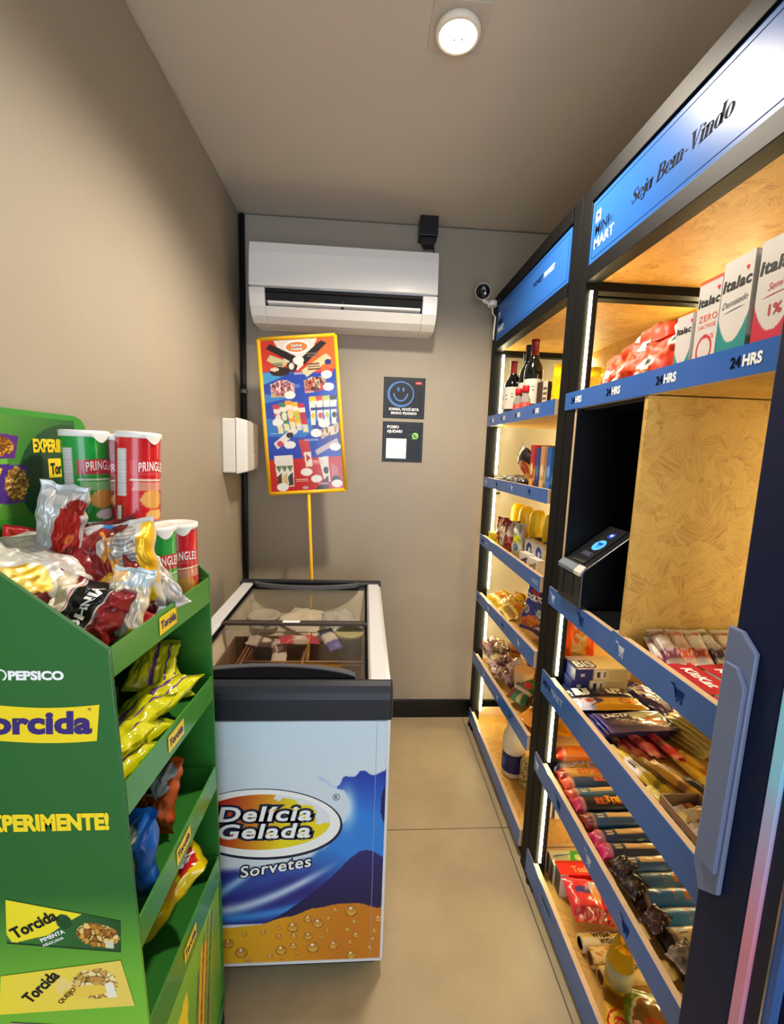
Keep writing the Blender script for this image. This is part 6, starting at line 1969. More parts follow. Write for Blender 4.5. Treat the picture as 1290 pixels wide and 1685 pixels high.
def roll_art(c, end, pat=None, lab='#d2b27a'):
    """u along the roll (0 at the rail), v round it"""
    def f(u, v):
        if u < .11 or u > .89:
            return end
        if u < .155:
            return mix(end, '#e6dccb', .55)
        if pat == 'label' and .32 < u < .72 and .16 < v < .30:
            return lab if (v * 60) % 1 < .68 else mix(lab, '#7a6238', .5)
        if pat == 'label' and .19 < u < .29 and .16 < v < .30:
            return '#e8e2d4' if int(v * 130) % 2 else '#3a3430'
        if pat == 'word' and .30 < u < .88 and .14 < v < .34:
            return '#d0602a' if noise.noise(Vector((u * 26, v * 18, 2))) > -.1 else c
        if pat == 'pics' and .25 < u < .88 and .08 < v < .40:
            return ('#e2cf6a', '#b9a23a', '#e9e4da', '#8a7cc0', c)[int((noise.noise(Vector((u * 9, v * 9, 4))) + .8) * 2.9) % 5]
        if pat == 'choc':
            if .45 < u < .75 and .1 < v < .34:
                return '#a8703c' if noise.noise(Vector((u * 9, v * 12, 4))) > 0 else mix(c, '#7fa8c8', .3)
            if .12 < v < .2:
                return mix(c, '#c9b48c', .6)
        return c
    return f


_rolls = [  # x0 (rail end), y, z extra, body, end, pattern, label words
    (0.632, 1.283, .050, '#e07a24', '#d8401c', 'word', 'orange biscuit roll lying on top at the post end'),
    (0.626, 1.262, 0, '#c9bfa0', '#1c1a40', 'pics', 'navy ended biscuit roll printed with yellow biscuits'),
    (0.628, 1.222, 0, '#d0a45c', '#8a2418', 'word', 'tan and orange biscuit roll'),
    (0.626, 1.182, .004, '#1f4470', '#c8482a', None, 'dark blue biscuit roll with orange lettering'),
    (0.622, 1.142, 0, '#4a7aa8', '#b03a2a', 'label', 'slate blue biscuit roll with a pale label'),
    (0.620, 1.100, .006, '#141c30', '#b01c4a', 'word', 'black and yellow biscuit roll with a magenta end'),
    (0.622, 1.048, 0, '#2c5c92', '#7a2418', 'label', 'navy biscuit roll with a white corner and tan label'),
    (0.618, 0.996, .002, '#20406e', '#b01850', 'label', 'dark biscuit roll with a magenta end and tan panel'),
    (0.617, 0.952, 0, '#1c3864', '#c01c5a', 'label', 'second magenta ended biscuit roll with a tan panel'),
    (0.628, 0.912, .006, '#2a5a9a', '#4a2418', 'label', 'blue and tan biscuit roll with a brown end'),
    (0.635, 0.872, 0, '#22609a', '#3c1c18', 'choc', 'blue chocolate biscuit roll with a brown twisted end'),
    (0.632, 0.832, .004, '#1f66b0', '#3a1a1a', 'choc', 'bright blue chocolate biscuit roll'),
    (0.634, 0.790, 0, '#2478c0', '#2c1618', 'choc', 'sky blue biscuit roll with a dark end'),
    (0.640, 0.752, .002, '#cdb98e', '#2a1c20', 'label', 'cream biscuit roll with a bar code and a black end'),
    (0.646, 0.712, 0, '#dcc48a', '#1e1a1c', None, 'pale yellow biscuit roll with a torn dark end'),
    (0.640, 0.668, .002, '#d8c09a', '#1c1818', None, 'cream biscuit roll nearest the fridge'),
]
for i, (x0, y, dz, c, e, pat, lab) in enumerate(_rolls):
    L, r = 0.205, 0.0232
    b_ = roll(L, r, roll_art(c, e, pat), seed=300 + i)
    o = goods('biscuit_roll', b_, M['film'], lab + ' on the fourth shelf', 'biscuits', at(x0 + L / 2, y, zE + dz, 0.03 * math.sin(i * 2.1)), 'biscuit rolls on the fourth shelf')
    words_ = {3: ('BISCOITO', '#d0602a', .0135), 5: ('Trakinas', '#e9b41e', .019)}.get(i)
    if words_:
        t_ = MB()
        t_.text(words_[0], (0, 0, 0), UX, UZ, words_[2], 0, align='c', weight=.04, warp=lambda x, y_, r=r: (x + .035, (r + .0042) * math.cos(PI * .62 - y_ / r), (r + .0042) * .9 * math.sin(PI * .62 - y_ / r) + r * .9))
        lpart('lettering', t_, mat('roll_ink_%d' % i, words_[1]), o)
# a few dark packs stuffed along the rail in front of the rolls
for i, (x, y, c) in enumerate(((0.640, 0.888, '#241418'), (0.640, 0.845, '#2a1a16'), (0.642, 0.772, '#3c1c1c'), (0.650, 0.700, '#8a7c70'))):
    heap(('very dark', 'dark brown', 'maroon', 'grey')[i] + ' crumpled sweet packet wedged by the rail against the biscuit rolls', bag(0.042, 0.055, 0.022, art(c, ('e', .5, .5, .3, .2, mix(c, '#ffffff', .15))), seed=330 + i, crumple=.005, nu=24, nv=24), (x, y, zE + .052 if i != 3 else zE + .056), (0.3, -.95, 0.1), (.8, .3, .25), 'film', 'sweet_packet', 'crumpled packets by the rail')

# ------------------------------------------------------------------ bottom shelf
zF = 0.0425
o = goods('tea_box', carton(0.125, 0.055, 0.075, art('#e6e2d6', ('b', .05, .1, .3, .8)), art('#3a3a30', ('r', .3, 0, .6, 1, '#d8d4c8')), art('#dfe6cc', ('p', [(.42, 0), (1, 0), (1, 1), (.6, 1), (.52, .5)], '#3fb52c'), ('e', .75, .55, .1, .2, '#cfe8b0'), ('e', .3, .5, .2, .24, '#b8c4a0'), ('l', .1, .6, .55, .75, .03, '#2a6ab8')), n=24), M['card'], 'green and white box at the far end of the bottom shelf', 'box', at(0.715, 1.278, zF, -.05))
o = goods('red_box', carton(0.13, 0.050, 0.082, art('#d8261e', ('r', 0, 0, .2, 1, '#e9e4de')), lambda u, v: '#3a3434', art('#d8261e', ('r', 0, .8, 1, 1, '#c01c18')), n=16), M['card'], 'red box with pale lettering beside the green and white box', 'box', at(0.722, 1.218, zF, -.04))
lpart('lettering', MB().text('Toalate', (-.02, -.015, .0825), UX, Vector((0, 1, 0)), 0.020, 0, weight=.04, xs=.9), mat('ink_pale_orange', '#efa06a'), o)
for i, (x, y, rz, lab) in enumerate(((0.712, 1.135, -.10, 'pinkish red wrapped biscuit pack nearest the rail'), (0.800, 1.130, -.10, 'second pinkish red wrapped pack, farther from the rail'), (0.845, 1.130, -.10, 'third pinkish red wrapped pack, deepest on the bottom shelf'))):
    fpk = art('#d8263c', ('r', .08, .2, .86, .95, '#e23a48'), ('r', .2, .5, .62, .62, '#4a3a8c'), ('e', .70, .52, .13, .22, '#e2a06a'), ('e', .62, .66, .07, .1, '#c9c4d8'), ('n', .5, .1, .5, .12, ['#c06a5a', '#a81c34', '#d88a7a'], 9, 2))
    b_ = bag(0.115 if not i else .10, 0.135, 0.055, fpk, seed=350 + i, crumple=0.004, pinch=.02, nu=24, nv=28)
    o = heap(lab, b_, (x, y, zF + 0.062 + .004 * i), (math.cos(rz) * .96, math.sin(rz), -.05 - .12 * (i > 0)), (-math.sin(rz), math.cos(rz), 0.10), 'gloss', 'biscuit_pack', 'pinkish red packs')
for i, (x, y, dz, c, lab) in enumerate(((0.735, 1.046, 0, '#e9dfc2', 'white foil roll box with a blue panel on the bottom shelf'), (0.745, 1.008, 0, '#ead9a0', 'yellow foil roll with a green panel on the bottom shelf'), (0.750, 0.962, 0, '#e2c886', 'foil roll with an open brown core end on the bottom shelf'))):
    o = bpy.data.objects.new('foil_roll', None)
    o.empty_display_size = 0.04
    COL.objects.link(o)
    tag(o, lab, 'foil roll', 'foil rolls')
    pan = ('#2a4a86', '#1f5a5a', None)[i]
    cf = lambda u, z, pan=pan, c=c, i=i: (pan if pan and z > .095 and .18 < u < .46 else ('#d88a3a' if i == 1 and noise.noise(Vector((u * 12, z * 60, 1))) > .15 and z < .09 else ('#e3c22e' if i == 0 and u > .46 and u < .52 else c)))
    b_ = MB().lathe([(0.014, 0.002), (0.0215, 0.0)] + [(0.0215, 0.19 * k / 24) for k in range(1, 25)], k=40, col=cf)
    b_.xf(Matrix.Rotation(PI / 2, 4, 'Y'))
    lpart('wrap', b_, M['card'], o)
    lpart('core', MB().lathe([(0.0135, -0.0005), (0.0145, -.0005), (0.0145, 0.02), (0.011, 0.02), (0.011, 0.005), (0.0135, -.0005)], k=20).xf(Matrix.Rotation(PI / 2, 4, 'Y')), mat('card_core_%d' % i, '#6a4a30', rough=.8), o, label='brown card core')
    t_ = MB()
    for k, (s_, xx, hh) in enumerate((('WYDA', .035, .012), ('WYDA', .052, .009)) if i == 0 else ((('WYDA', .06, .013),) if i == 2 else ())):
        for_a = 2.15 - .60 * k
        t_.text(s_, (0, 0, 0), UX, UZ, hh, 0, weight=.04, warp=lambda x, y_, a=for_a, xx=xx: (xx + x, 0.0232 * math.cos(PI - a + .75 + 0 - y_ / .0215 + .0), 0.0232 * math.sin(PI - a + .75 - y_ / .0215)))
    if i == 0:
        for s_, a_, hh in (('ALUMÍNIO', 2.15, .009),):
            t_.text(s_, (0, 0, 0), UX, UZ, hh, 1, weight=.03, warp=lambda x, y_, a=a_: (.105 + x, 0.0232 * math.cos(PI - a + .75 - y_ / .0215), 0.0232 * math.sin(PI - a + .75 - y_ / .0215)))
    if t_.v:
        lpart('lettering', t_, [M['black'], M['white']], o)
    o.matrix_world = at(x - .085, y, zF + .0218, 0.02 * i)
ob = bpy.data.objects.new('oil_bottle', None)
ob.empty_display_size = 0.05
COL.objects.link(ob)
tag(ob, 'clear bottle of yellow cooking oil standing in front of the foil rolls', 'oil bottle')
M['oil'] = mat('cooking_oil', '#f2d63a', rough=0.03, trans=0.97, ior=1.22)
lpart('bottle', MB().lathe([(0.020, 0), (0.030, 0.003), (0.032, 0.012), (0.032, 0.055), (0.030, 0.06), (0.032, 0.066), (0.032, 0.125), (0.027, 0.150), (0.016, 0.185), (0.0125, 0.205), (0.0125, 0.22)], k=32), M['oil'], ob)
lpart('label', MB().lathe([(0.0326, 0.070), (0.0326, 0.122)], k=32), mat('oil_label', '#a8a47c', rough=.4), ob, label='greyish paper label')
lpart('cap', MB().lathe([(0.0145, 0.216), (0.0145, 0.236), (0.013, 0.238), (.001, 0.238)], k=22), mat('oil_cap', '#e2c22a', rough=.4), ob)
ob.matrix_world = at(0.688, 0.925, zF, 0, 0.0, 0.0)
fgn = art('#5a7a1e', ('e', .50, .45, .46, .50, '#cfc48a'), ('e', .50, .45, .43, .47, '#6a4a26'), ('r', .30, .28, .66, .62, '#b8301e'), ('r', .32, .31, .64, .59, '#7a4a26'), ('e', .80, .55, .1, .14, '#e0a890'), ('l', .72, .3, .8, .75, .02, '#cfc8b0'))
b_ = bag(0.15, 0.20, 0.05, fgn, seed=370, crumple=0.004, nu=30, nv=36)
o = heap('green and brown food bag lying at the near end of the bottom shelf', b_, (0.735, 0.818, zF + .034), (0.94, -0.34, 0.02), (0.34, 0.94, 0.05), 'gloss', 'food_bag', None)
lpart('lettering', on_bag(b_, 'MIX', .47, .43, .045, -.1, weight=.06), mat('ink_bag_red', '#e8b098'), o)
b_ = bag(0.07, 0.09, 0.025, art('#d8b03a', ('e', .5, .5, .42, .4, '#b02a1c'), ('e', .5, .5, .34, .32, '#e0b83a')), seed=371, crumple=.003)
o = heap('small yellow and red packet at the near end of the bottom shelf by the rail', b_, (0.648, 0.860, zF + .016), (0.85, -.5, 0), (.5, .85, 0), 'gloss', 'food_packet', None)
lpart('lettering', on_bag(b_, 'G', .5, .5, .026, 0, weight=.06), M['red'], o)
# ------------------------------------------------------------------ far unit, top shelf: wine and bottles
zS1 = 1.5885
M['wineglass'] = mat('dark_wine_bottle', '#080a08', rough=0.08, coat=0.6)
M['capsule'] = mat('wine_capsule_red', '#7a1418', rough=0.3, metal=0.2)
M['capsuled'] = mat('wine_capsule_black', '#141016', rough=0.3)
M['winelabel'] = mat('wine_label_paper', '#c9c2b4', rough=0.6)


def wine(label, x, y, caps, rz, h=0.30, lab=True):
    o = bpy.data.objects.new('wine_bottle', None)
    o.empty_display_size = 0.05
    COL.objects.link(o)
    tag(o, label, 'wine bottle', 'wine bottles on the top shelf')
    k = h / 0.30
    lpart('bottle', MB().lathe([(r, z * k) for r, z in ((0.03, 0), (0.0365, 0.004), (0.0365, 0.175), (0.033, 0.197), (0.021, 0.220), (0.0150, 0.240), (0.0140, 0.288), (0.0155, 0.290), (0.0155, 0.297), (0.001, 0.298))], k=32), M['wineglass'], o)
    lpart('capsule', MB().lathe([(0.0158, 0.232 * k), (0.0150, 0.245 * k), (0.0148, 0.284 * k), (0.0162, 0.288 * k), (0.0162, 0.2985 * k), (0.001, 0.3 * k)], k=24), caps, o)
    if lab:
        b = MB()
        n = 24
        for i in range(n):
            a0, a1 = PI - 1.35 + 2.7 * i / n, PI - 1.35 + 2.7 * (i + 1) / n
            p = lambda a, z: (0.0370 * math.cos(a), 0.0370 * math.sin(a), z)
            b.face([p(a0, .055), p(a1, .055), p(a1, .150), p(a0, .150)], 0, None, True)
        for a, z, w in ((PI + .3, .118, .14), (PI + .35, .105, .10), (PI - .4, .112, .12), (PI - .35, .095, .1)):
            p = lambda a_, z_: (0.0373 * math.cos(a_), 0.0373 * math.sin(a_), z_)
            b.face([p(a - w, z), p(a + w, z), p(a + w, z + .004), p(a - w, z + .004)], 1)
        lpart('label', b, [M['winelabel'], M['black']], o)
    o.matrix_world = at(x, y, zS1, rz)
    return o


wine('wine bottle with a red capsule standing nearest the back wall', 0.655, 2.005, M['capsule'], 0.9, 0.265)
wine('wine bottle with a black capsule, second from the back wall', 0.700, 1.975, M['capsuled'], 0.9, 0.30)
wine('wine bottle with a black capsule just behind the front red one', 0.672, 1.868, M['capsuled'], 0.9, 0.305)
wine('wine bottle with a red capsule and pale label nearest the post', 0.660, 1.775, M['capsule'], 0.95, 0.305)
for i, (x, y) in enumerate(((0.632, 1.848), (0.630, 1.758))):
    o = bpy.data.objects.new('spirit_miniature', None)
    o.empty_display_size = 0.04
    COL.objects.link(o)
    tag(o, ('small clear bottle with a red cap, the one nearer the back wall', 'small clear bottle with a red cap, the one nearer the post')[i], 'bottle', 'small red capped bottles')
    lpart('bottle', MB().lathe([(0.018, 0), (0.021, 0.003), (0.021, 0.07), (0.012, 0.092), (0.0105, 0.105)], k=22), mat('miniature_glass_%d' % i, '#c9c4b8', rough=.08, trans=.6, ior=1.3), o)
    lpart('cap', MB().lathe([(0.0145, 0.098), (0.0155, 0.122), (0.014, 0.125), (.001, 0.125)], k=20), M['red'], o)
    lpart('label', MB().lathe([(0.0215, 0.02), (0.0215, 0.06)], k=22), mat('miniature_label_%d' % i, '#b83a34'), o)
    o.matrix_world = at(x, y, zS1)
goods('brown_box', carton(0.05, 0.06, 0.13, art('#3a2a20', ('r', .55, 0, 1, 1, '#b9ae98'), ('t', .6, .2, .95, .9, 5, '#4a3a30')), n=14), M['card'], 'small brown box between the wine and the yellow bag', 'box', at(0.690, 1.695, zS1, -1.1))
b_ = bag(0.10, 0.19, 0.05, art('#edb90e', ('e', .62, .78, .18, .045, '#d9d4cc'), ('e', .62, .78, .14, .03, '#6a6a7a')), seed=401, crumple=.004)
goods('yellow_bag', b_, M['gloss'], 'bright yellow bag standing on the wine shelf beside the post', 'bag', standing(0.715, 1.605, zS1, 0.19, -0.85, 0.03))
o = bpy.data.objects.new('sauce_bottle', None)
o.empty_display_size = 0.04
COL.objects.link(o)
tag(o, 'dark bottle with a red screw cap behind the yellow bag', 'bottle')
lpart('bottle', MB().lathe([(0.03, 0), (0.032, .004), (0.032, .15), (0.016, .20), (0.016, .215)], k=24), mat('amber_bottle', '#c8a028', rough=.15), o)
lpart('cap', MB().lathe([(0.018, .205), (0.018, .232), (0.016, .235), (.001, .235)], k=20), M['red'], o)
o.matrix_world = at(0.770, 1.640, zS1)
goods('yellow_bag', bag(0.09, 0.15, 0.05, art('#e8c41c', ('e', .5, .5, .3, .2, '#d8a814')), seed=402), M['gloss'], 'pale yellow bag seen past the lit post at the near end of the wine shelf', 'bag', standing(0.735, 1.455, zS1, 0.15, -0.2, 0.05))

# ------------------------------------------------------------------ second shelf: dark packs and upright boxes
zS2 = 1.304
for i, (x, y, rz, c, lab) in enumerate(((0.665, 2.06, .3, '#3a302c', 'dark wrapped pack lying at the back wall end of the second shelf'), (0.720, 1.975, -.2, '#5a4a40', 'brown wrapped pack lying on the second shelf, inner side'), (0.660, 1.905, .5, '#2c2624', 'black wrapped pack lying near the rail of the second shelf'))):
    heap(lab, bag(0.13, 0.09, 0.035, art(c, ('n', .5, .5, .4, .35, [c, mix(c, '#ffffff', .35), '#1a1614'], 8, i)), seed=410 + i, crumple=.007), (x, y, zS2 + .024), (math.cos(rz), math.sin(rz) - 1.0, 0.05), (math.sin(rz) + .8, math.cos(rz), .05), 'film', 'coffee_pack', 'dark packs on the second shelf')
b_ = bag(0.13, 0.17, 0.05, art('#221a16', ('e', .45, .45, .42, .3, '#d8b03a'), ('e', .45, .55, .36, .18, '#c83a1c'), ('p', [(0, .9), (1, .85), (1, 1), (0, 1)], '#e6dcc0'), ('e', .3, .35, .2, .1, '#e2c46a')), seed=414, crumple=.004)
heap('dark pack with a red and yellow picture propped slanting by the upright boxes', b_, (0.655, 1.715, zS2 + .052), (-0.15, -0.90, 0.40), (-.45, .35, .80), 'film', 'coffee_pack', None)
for i, (x, y, c1, c2, h, lab) in enumerate(((0.668, 1.598, '#b02a2a', '#d8a84a', .175, 'red topped packet, first of the upright packets on the second shelf'), (0.672, 1.555, '#24407c', '#1a2c5a', .165, 'navy packet, second of the upright packets on the second shelf'),
                                            (0.670, 1.508, '#c08a5a', '#d8b47c', .17, 'tan packet, third of the upright packets on the second shelf'), (0.674, 1.462, '#1c5aa8', '#2a78c8', .165, 'bright blue packet nearest the post on the second shelf'))):
    goods('upright_packet', carton(0.034, 0.11, h, art(c1, ('r', 0, 0, 1, .3, c2), ('e', .5, .5, .4, .12, mix(c2, '#ffffff', .3))), art(c1, ('n', .5, .4, .5, .35, [c1, c2, mix(c2, '#ffffff', .3)], 6, i), ('r', 0, .85, 1, 1, c1)), None, n=14), M['card'], lab, 'packet', at(x, y, zS2, PI / 2 + .0, 0), 'upright packets')

# ------------------------------------------------------------------ third shelf: yellow bottles, pouches and tubs
zS3 = 1.012
M['mustard'] = mat('yellow_bottle_plastic', '#ffdf28', rough=0.25, coat=.3)
M['mustbase'] = mat('yellow_bottle_base', '#c8861c', rough=0.3)


def squeeze(label, x, y, h=0.20):
    o = bpy.data.objects.new('sauce_bottle', None)
    o.empty_display_size = 0.04
    COL.objects.link(o)
    tag(o, label, 'sauce bottle', 'yellow sauce bottles')
    lpart('bottle', MB().lathe([(0.026, 0), (0.033, .004), (0.033, .05), (0.035, .09), (0.036, .15), (0.034, .175), (0.024, .195), (0.010, h)], k=28), M['mustard'], o)
    lpart('base_band', MB().lathe([(0.0345, 0.004), (0.0345, .05), (0.0360, .085)], k=28), M['mustbase'], o)
    o.matrix_world = at(x, y, zS3)


for i, (x, y, lab) in enumerate(((0.745, 2.09, 'yellow sauce bottle nearest the back wall'), (0.745, 1.955, 'yellow sauce bottle second from the back wall'), (0.750, 1.835, 'yellow sauce bottle third from the back wall'), (0.755, 1.700, 'yellow sauce bottle fourth from the back wall'), (0.790, 1.590, 'yellow sauce bottle closest to the post'))):
    squeeze(lab, x, y)
for i, (x, y, w, h, c1, c2, lab) in enumerate(((0.655, 2.025, .06, .135, '#8a1c1c', '#b9a48a', 'first red sauce pouch from the back wall'), (0.650, 1.955, .055, .11, '#9a8a6a', '#c9bfa4', 'tan pouch between the two red pouches'), (0.655, 1.885, .075, .145, '#7a1618', '#c4ae94', 'second red sauce pouch from the back wall'))):
    goods('sauce_pouch', bag(w, h, 0.035, art(c1, ('p', [(.3, .5), (.7, .5), (.6, 1), (.4, 1)], c2), ('r', .1, .55, .9, .6, c2), ('n', .5, .3, .3, .2, [c1, mix(c1, '#ffffff', .2)], 7, i)), seed=430 + i, crumple=.005), M['gloss'], lab, 'pouch', standing(x, y, zS3, h, -.9, .08), 'sauce pouches')
goods('yellow_packet', carton(0.07, 0.05, 0.055, art('#e8d02a', ('t', .1, .2, .9, .8, 3, '#b8981c')), n=10), M['card'], 'low yellow packet at the back wall end of the third shelf', 'packet', at(0.650, 2.105, zS3, -1.2))
goods('seasoning_bag', bag(0.055, 0.15, 0.04, art('#b9b49c', ('e', .5, .55, .35, .12, '#c2c01e'), ('e', .4, .3, .2, .1, '#5a6a8c'), ('n', .5, .8, .4, .14, ['#8a8a7a', '#cfcab8'], 7, 2)), seed=434, crumple=.006), M['film'], 'pale speckled seasoning bag with a yellow spot beside the red pouches', 'bag', standing(0.650, 1.775, zS3, .15, -.95, .05))
for i, (x, y) in enumerate(((0.735, 1.745), (0.738, 1.655))):
    o = bpy.data.objects.new('cream_jar', None)
    o.empty_display_size = 0.03
    COL.objects.link(o)
    tag(o, ('cream coloured jar with a dark lid, left of the pair on the third shelf', 'cream coloured jar with a dark lid, right of the pair on the third shelf')[i], 'jar', 'cream jars')
    lpart('jar', MB().lathe([(0.026, 0), (0.029, .003), (0.029, .07), (0.026, .076)], k=24), mat('cream_jar_%d' % i, '#e6c08a', rough=.35), o)
    lpart('lid', MB().lathe([(0.030, .074), (0.030, .094), (.001, .095)], k=24), mat('jar_lid_%d' % i, '#3a1c18', rough=.4), o)
    o.matrix_world = at(x, y, zS3)
for i, (x, y, z, c2, lab) in enumerate(((0.672, 1.672, 0, '#23306e', 'white box with a navy emblem on the third shelf'), (0.676, 1.585, 0, '#2a48b8', 'white box with a blue emblem on the third shelf'), (0.640, 1.640, 0, '#4a3a4a', 'small white box with dark letters by the rail of the third shelf'), (0.642, 1.555, 0, '#8a7a5a', 'small cream box by the rail, nearest the post on the third shelf'))):
    h = 0.10 if i < 2 else .055
    goods('white_box', carton(0.075, 0.03, h, art('#ded9cc', ('e', .45, .62, .3, .28, c2), ('e', .5, .6, .12, .12, '#dfe2ea')) if i < 2 else art('#d9d3c4', ('l', .1, .3, .8, .7, .09, c2), ('e', .7, .4, .1, .2, c2)), lambda u, v: '#cfc9ba', lambda u, v: '#e2dccd', n=14), M['card'], lab, 'box', at(x, y, zS3, -1.45), 'small white boxes')

# ------------------------------------------------------------------ fourth shelf: yellow packs and bags of crisps
def zS4(y):
    return 0.716 + .030 * (2.15 - y) / .85


for i, (x, y, a, lab) in enumerate(((0.652, 2.085, .05, 'first yellow packet from the back wall'), (0.655, 2.010, -.05, 'second yellow packet from the back wall'), (0.690, 1.955, .25, 'third yellow packet from the back wall, tipped up'), (0.655, 1.925, .1, 'fourth yellow packet from the back wall'), (0.670, 1.850, -.2, 'brownish yellow packet next to the blue crisp bag'))):
    f = art('#d8b42a' if i < 4 else '#a8803a', ('l', .1, .3, .9, .35, .06, '#f0dc6a'), ('r', 0, .7, 1, .8, '#8a5a1c'), ('e', .5, .5, .3, .15, '#c8741c'), ('r', 0, 0, 1, .07, '#e9d46a'))
    heap(lab + ' on the fourth shelf', bag(0.10, 0.13, 0.04, f, seed=440 + i, crumple=.005), (x + .02, y - .01, zS4(y) + .032 + (.02 if i == 2 else 0)), (0.15, -0.95, a), (.85, .25, .25), 'gloss', 'yellow_packet', 'yellow packets')
b_ = bag(0.135, 0.20, 0.05, art('#1c2c92', ('e', .35, .85, .18, .05, '#a83a5a'), ('r', .1, .70, .8, .79, '#1a2478'), ('p', [(.08, .45), (.2, .56), (.3, .45), (.2, .36)], '#d8d0c0'), ('e', .19, .46, .06, .06, '#5a3a2a'), ('o', .68, .47, .15, .085, .35, '#d3e2ee'), ('e', .66, .47, .07, .045, '#8ac0d8'),
                                 ('p', [(.05, .2), (.3, .36), (.5, .40), (.82, .33), (.6, .2), (.4, .10), (.1, .1)], '#d8702a'), ('p', [(.35, .3), (.7, .36), (.82, .33), (.55, .24)], '#e8973a'), ('p', [(.1, .22), (.3, .2), (.4, .1), (.1, .1)], '#b0401c'), ('p', [(.5, .1), (.85, .16), (.7, .22)], '#dfe0d8'), ('r', 0, .95, 1, 1, '#2a3aa8')), seed=450, crumple=.005, nu=28, nv=36)
o = goods('crisp_bag', b_, M['gloss'], 'deep blue tortilla chip bag standing on the fourth shelf beside the post', 'crisp bag', standing(0.682, 1.625, zS4(1.6) + .002, .20, -1.0, .12, .10))
lpart('lettering', on_bag(b_, 'DORITOS', .45, .745, .020, .06, weight=.06, xs=.72), M['white'], o)
for i, (x, y, rz, c1, c2, lab) in enumerate(((0.735, 1.585, -1.0, '#e0b424', '#d8502a', 'yellow and orange crisp bag behind the blue one'), (0.780, 1.515, -.9, '#d8442a', '#e9c04a', 'red and yellow crisp bag deepest behind the post'))):
    goods('crisp_bag', bag(0.12, 0.19, 0.045, art(c1, ('e', .5, .5, .4, .25, c2), ('r', .1, .75, .9, .86, '#e9dcc0')), seed=452 + i), M['gloss'], lab, 'crisp bag', standing(x, y, zS4(y), .19, rz, .1))
for i, (x, y, rz, lab) in enumerate(((0.690, 1.440, -.35, 'orange crisp bag with white lettering seen past the post on the far unit'), (0.780, 1.450, -.30, 'orange crisp bag without visible lettering seen past the post on the far unit'))):
    f = art('#e85a1c', ('p', [(0, 0), (.72, 0), (.62, .9), (0, .8)], '#ecc255'), ('n', .3, .42, .36, .34, ['#e8c45a', '#d8842a', '#f0dc9a', '#c86a24'], 7, 3 + i), ('p', [(.02, .74), (.6, .74), (.6, .92), (.02, .92)], '#e9e0d8' if i == 0 else '#e8601c'), ('e', .3, .12, .3, .1, '#e9dcb0'))
    b_ = bag(0.105, 0.175, 0.045, f, seed=456 + i, crumple=.004, nu=24, nv=28)
    o = goods('crisp_bag', b_, M['gloss'], lab, 'crisp bag', standing(x, y, zS4(y) + .001, .175, rz, .10, .06))
    if i == 0:
        lpart('lettering', on_bag(b_, 'CALI', .31, .83, .02, 0, weight=.07), mat('ink_cali_blue', '#2a4a9a'), o)

# ------------------------------------------------------------------ fifth shelf: sweets, sauce sachets and bags
def zS5(y):
    return 0.382 + .060 * (2.15 - y) / .85


_sw = [('#6a3a3c', '#c9a08a'), ('#8a6a4a', '#d8c8a4'), ('#a87a72', '#e0d0c4'), ('#5a3038', '#b08a80'), ('#c0a070', '#e6d8b0'), ('#9a5a52', '#d8b8a8'), ('#b0908a', '#7a3a44')]
_sp = [(0.640, 2.115, .10), (0.690, 2.085, .10), (0.650, 2.055, .055), (0.720, 2.030, .085), (0.645, 1.995, .045), (0.700, 1.965, .055), (0.645, 1.925, .035), (0.690, 1.900, .075), (0.640, 1.855, .035), (0.700, 1.840, .085), (0.660, 1.800, .050)]
for i, (x, y, dz) in enumerate(_sp):
    c1, c2 = _sw[i % 7]
    heap('cellophane bag of brown and pink sweets, %s from the back wall on the fifth shelf' % ORD[i], bag(0.085, 0.085, 0.045, art(c1, ('n', .5, .5, .5, .5, [c1, c2, mix(c1, '#ffffff', .3), mix(c1, '#000000', .3)], 9, i)), seed=460 + i, crumple=.012, nu=16, nv=16),
         (x + .01, y, zS5(y) + dz + .01), (math.cos(i * 1.3), math.sin(i * 1.3), .25), (-math.sin(i * 1.3), math.cos(i * 1.3), .3), 'gloss', 'sweets_bag', 'cellophane bags of sweets')
goods('tall_packet', bag(0.055, 0.17, 0.03, art('#b87a2a', ('r', 0, .7, 1, .8, '#8a3a1c'), ('r', .1, .1, .9, .6, '#c8903a')), seed=480), M['film'], 'tall thin orange brown packet rising behind the sweets on the fifth shelf', 'packet', standing(0.730, 1.930, zS5(1.9), .17, -.8, .05))
goods('tall_packet', bag(0.10, 0.16, 0.04, art('#a8602a', ('l', 0, .3, 1, .6, .05, '#7a3a1c'), ('l', 0, .5, 1, .8, .05, '#c88a4a')), seed=481), M['film'], 'broad rust brown packet behind the pot on the fifth shelf', 'packet', standing(0.790, 1.80, zS5(1.8), .16, -.8, .05))
o = bpy.data.objects.new('paper_pot', None)
o.empty_display_size = 0.04
COL.objects.link(o)
tag(o, 'cream paper pot with a navy square on the fifth shelf', 'pot')
lpart('pot', MB().lathe([(0.034, 0), (0.042, .10), (0.043, .103), (0.041, .103), (.001, .100)], k=32, col=lambda u, z: '#1c2460' if .50 < u < .60 and .03 < z < .065 else ('#e0b87a' if z > .02 else '#c9c4ba')), M['card'], o)
o.matrix_world = at(0.690, 1.705, zS5(1.7) + .035, .95)
goods('white_pack', carton(0.06, 0.05, 0.10, art('#2a3a8c', ('r', 0, 0, .5, .6, '#e6e2da')), n=8), M['card'], 'blue and white pack half hidden by the post on the fifth shelf', 'box', at(0.745, 1.565, zS5(1.6), -1.2))
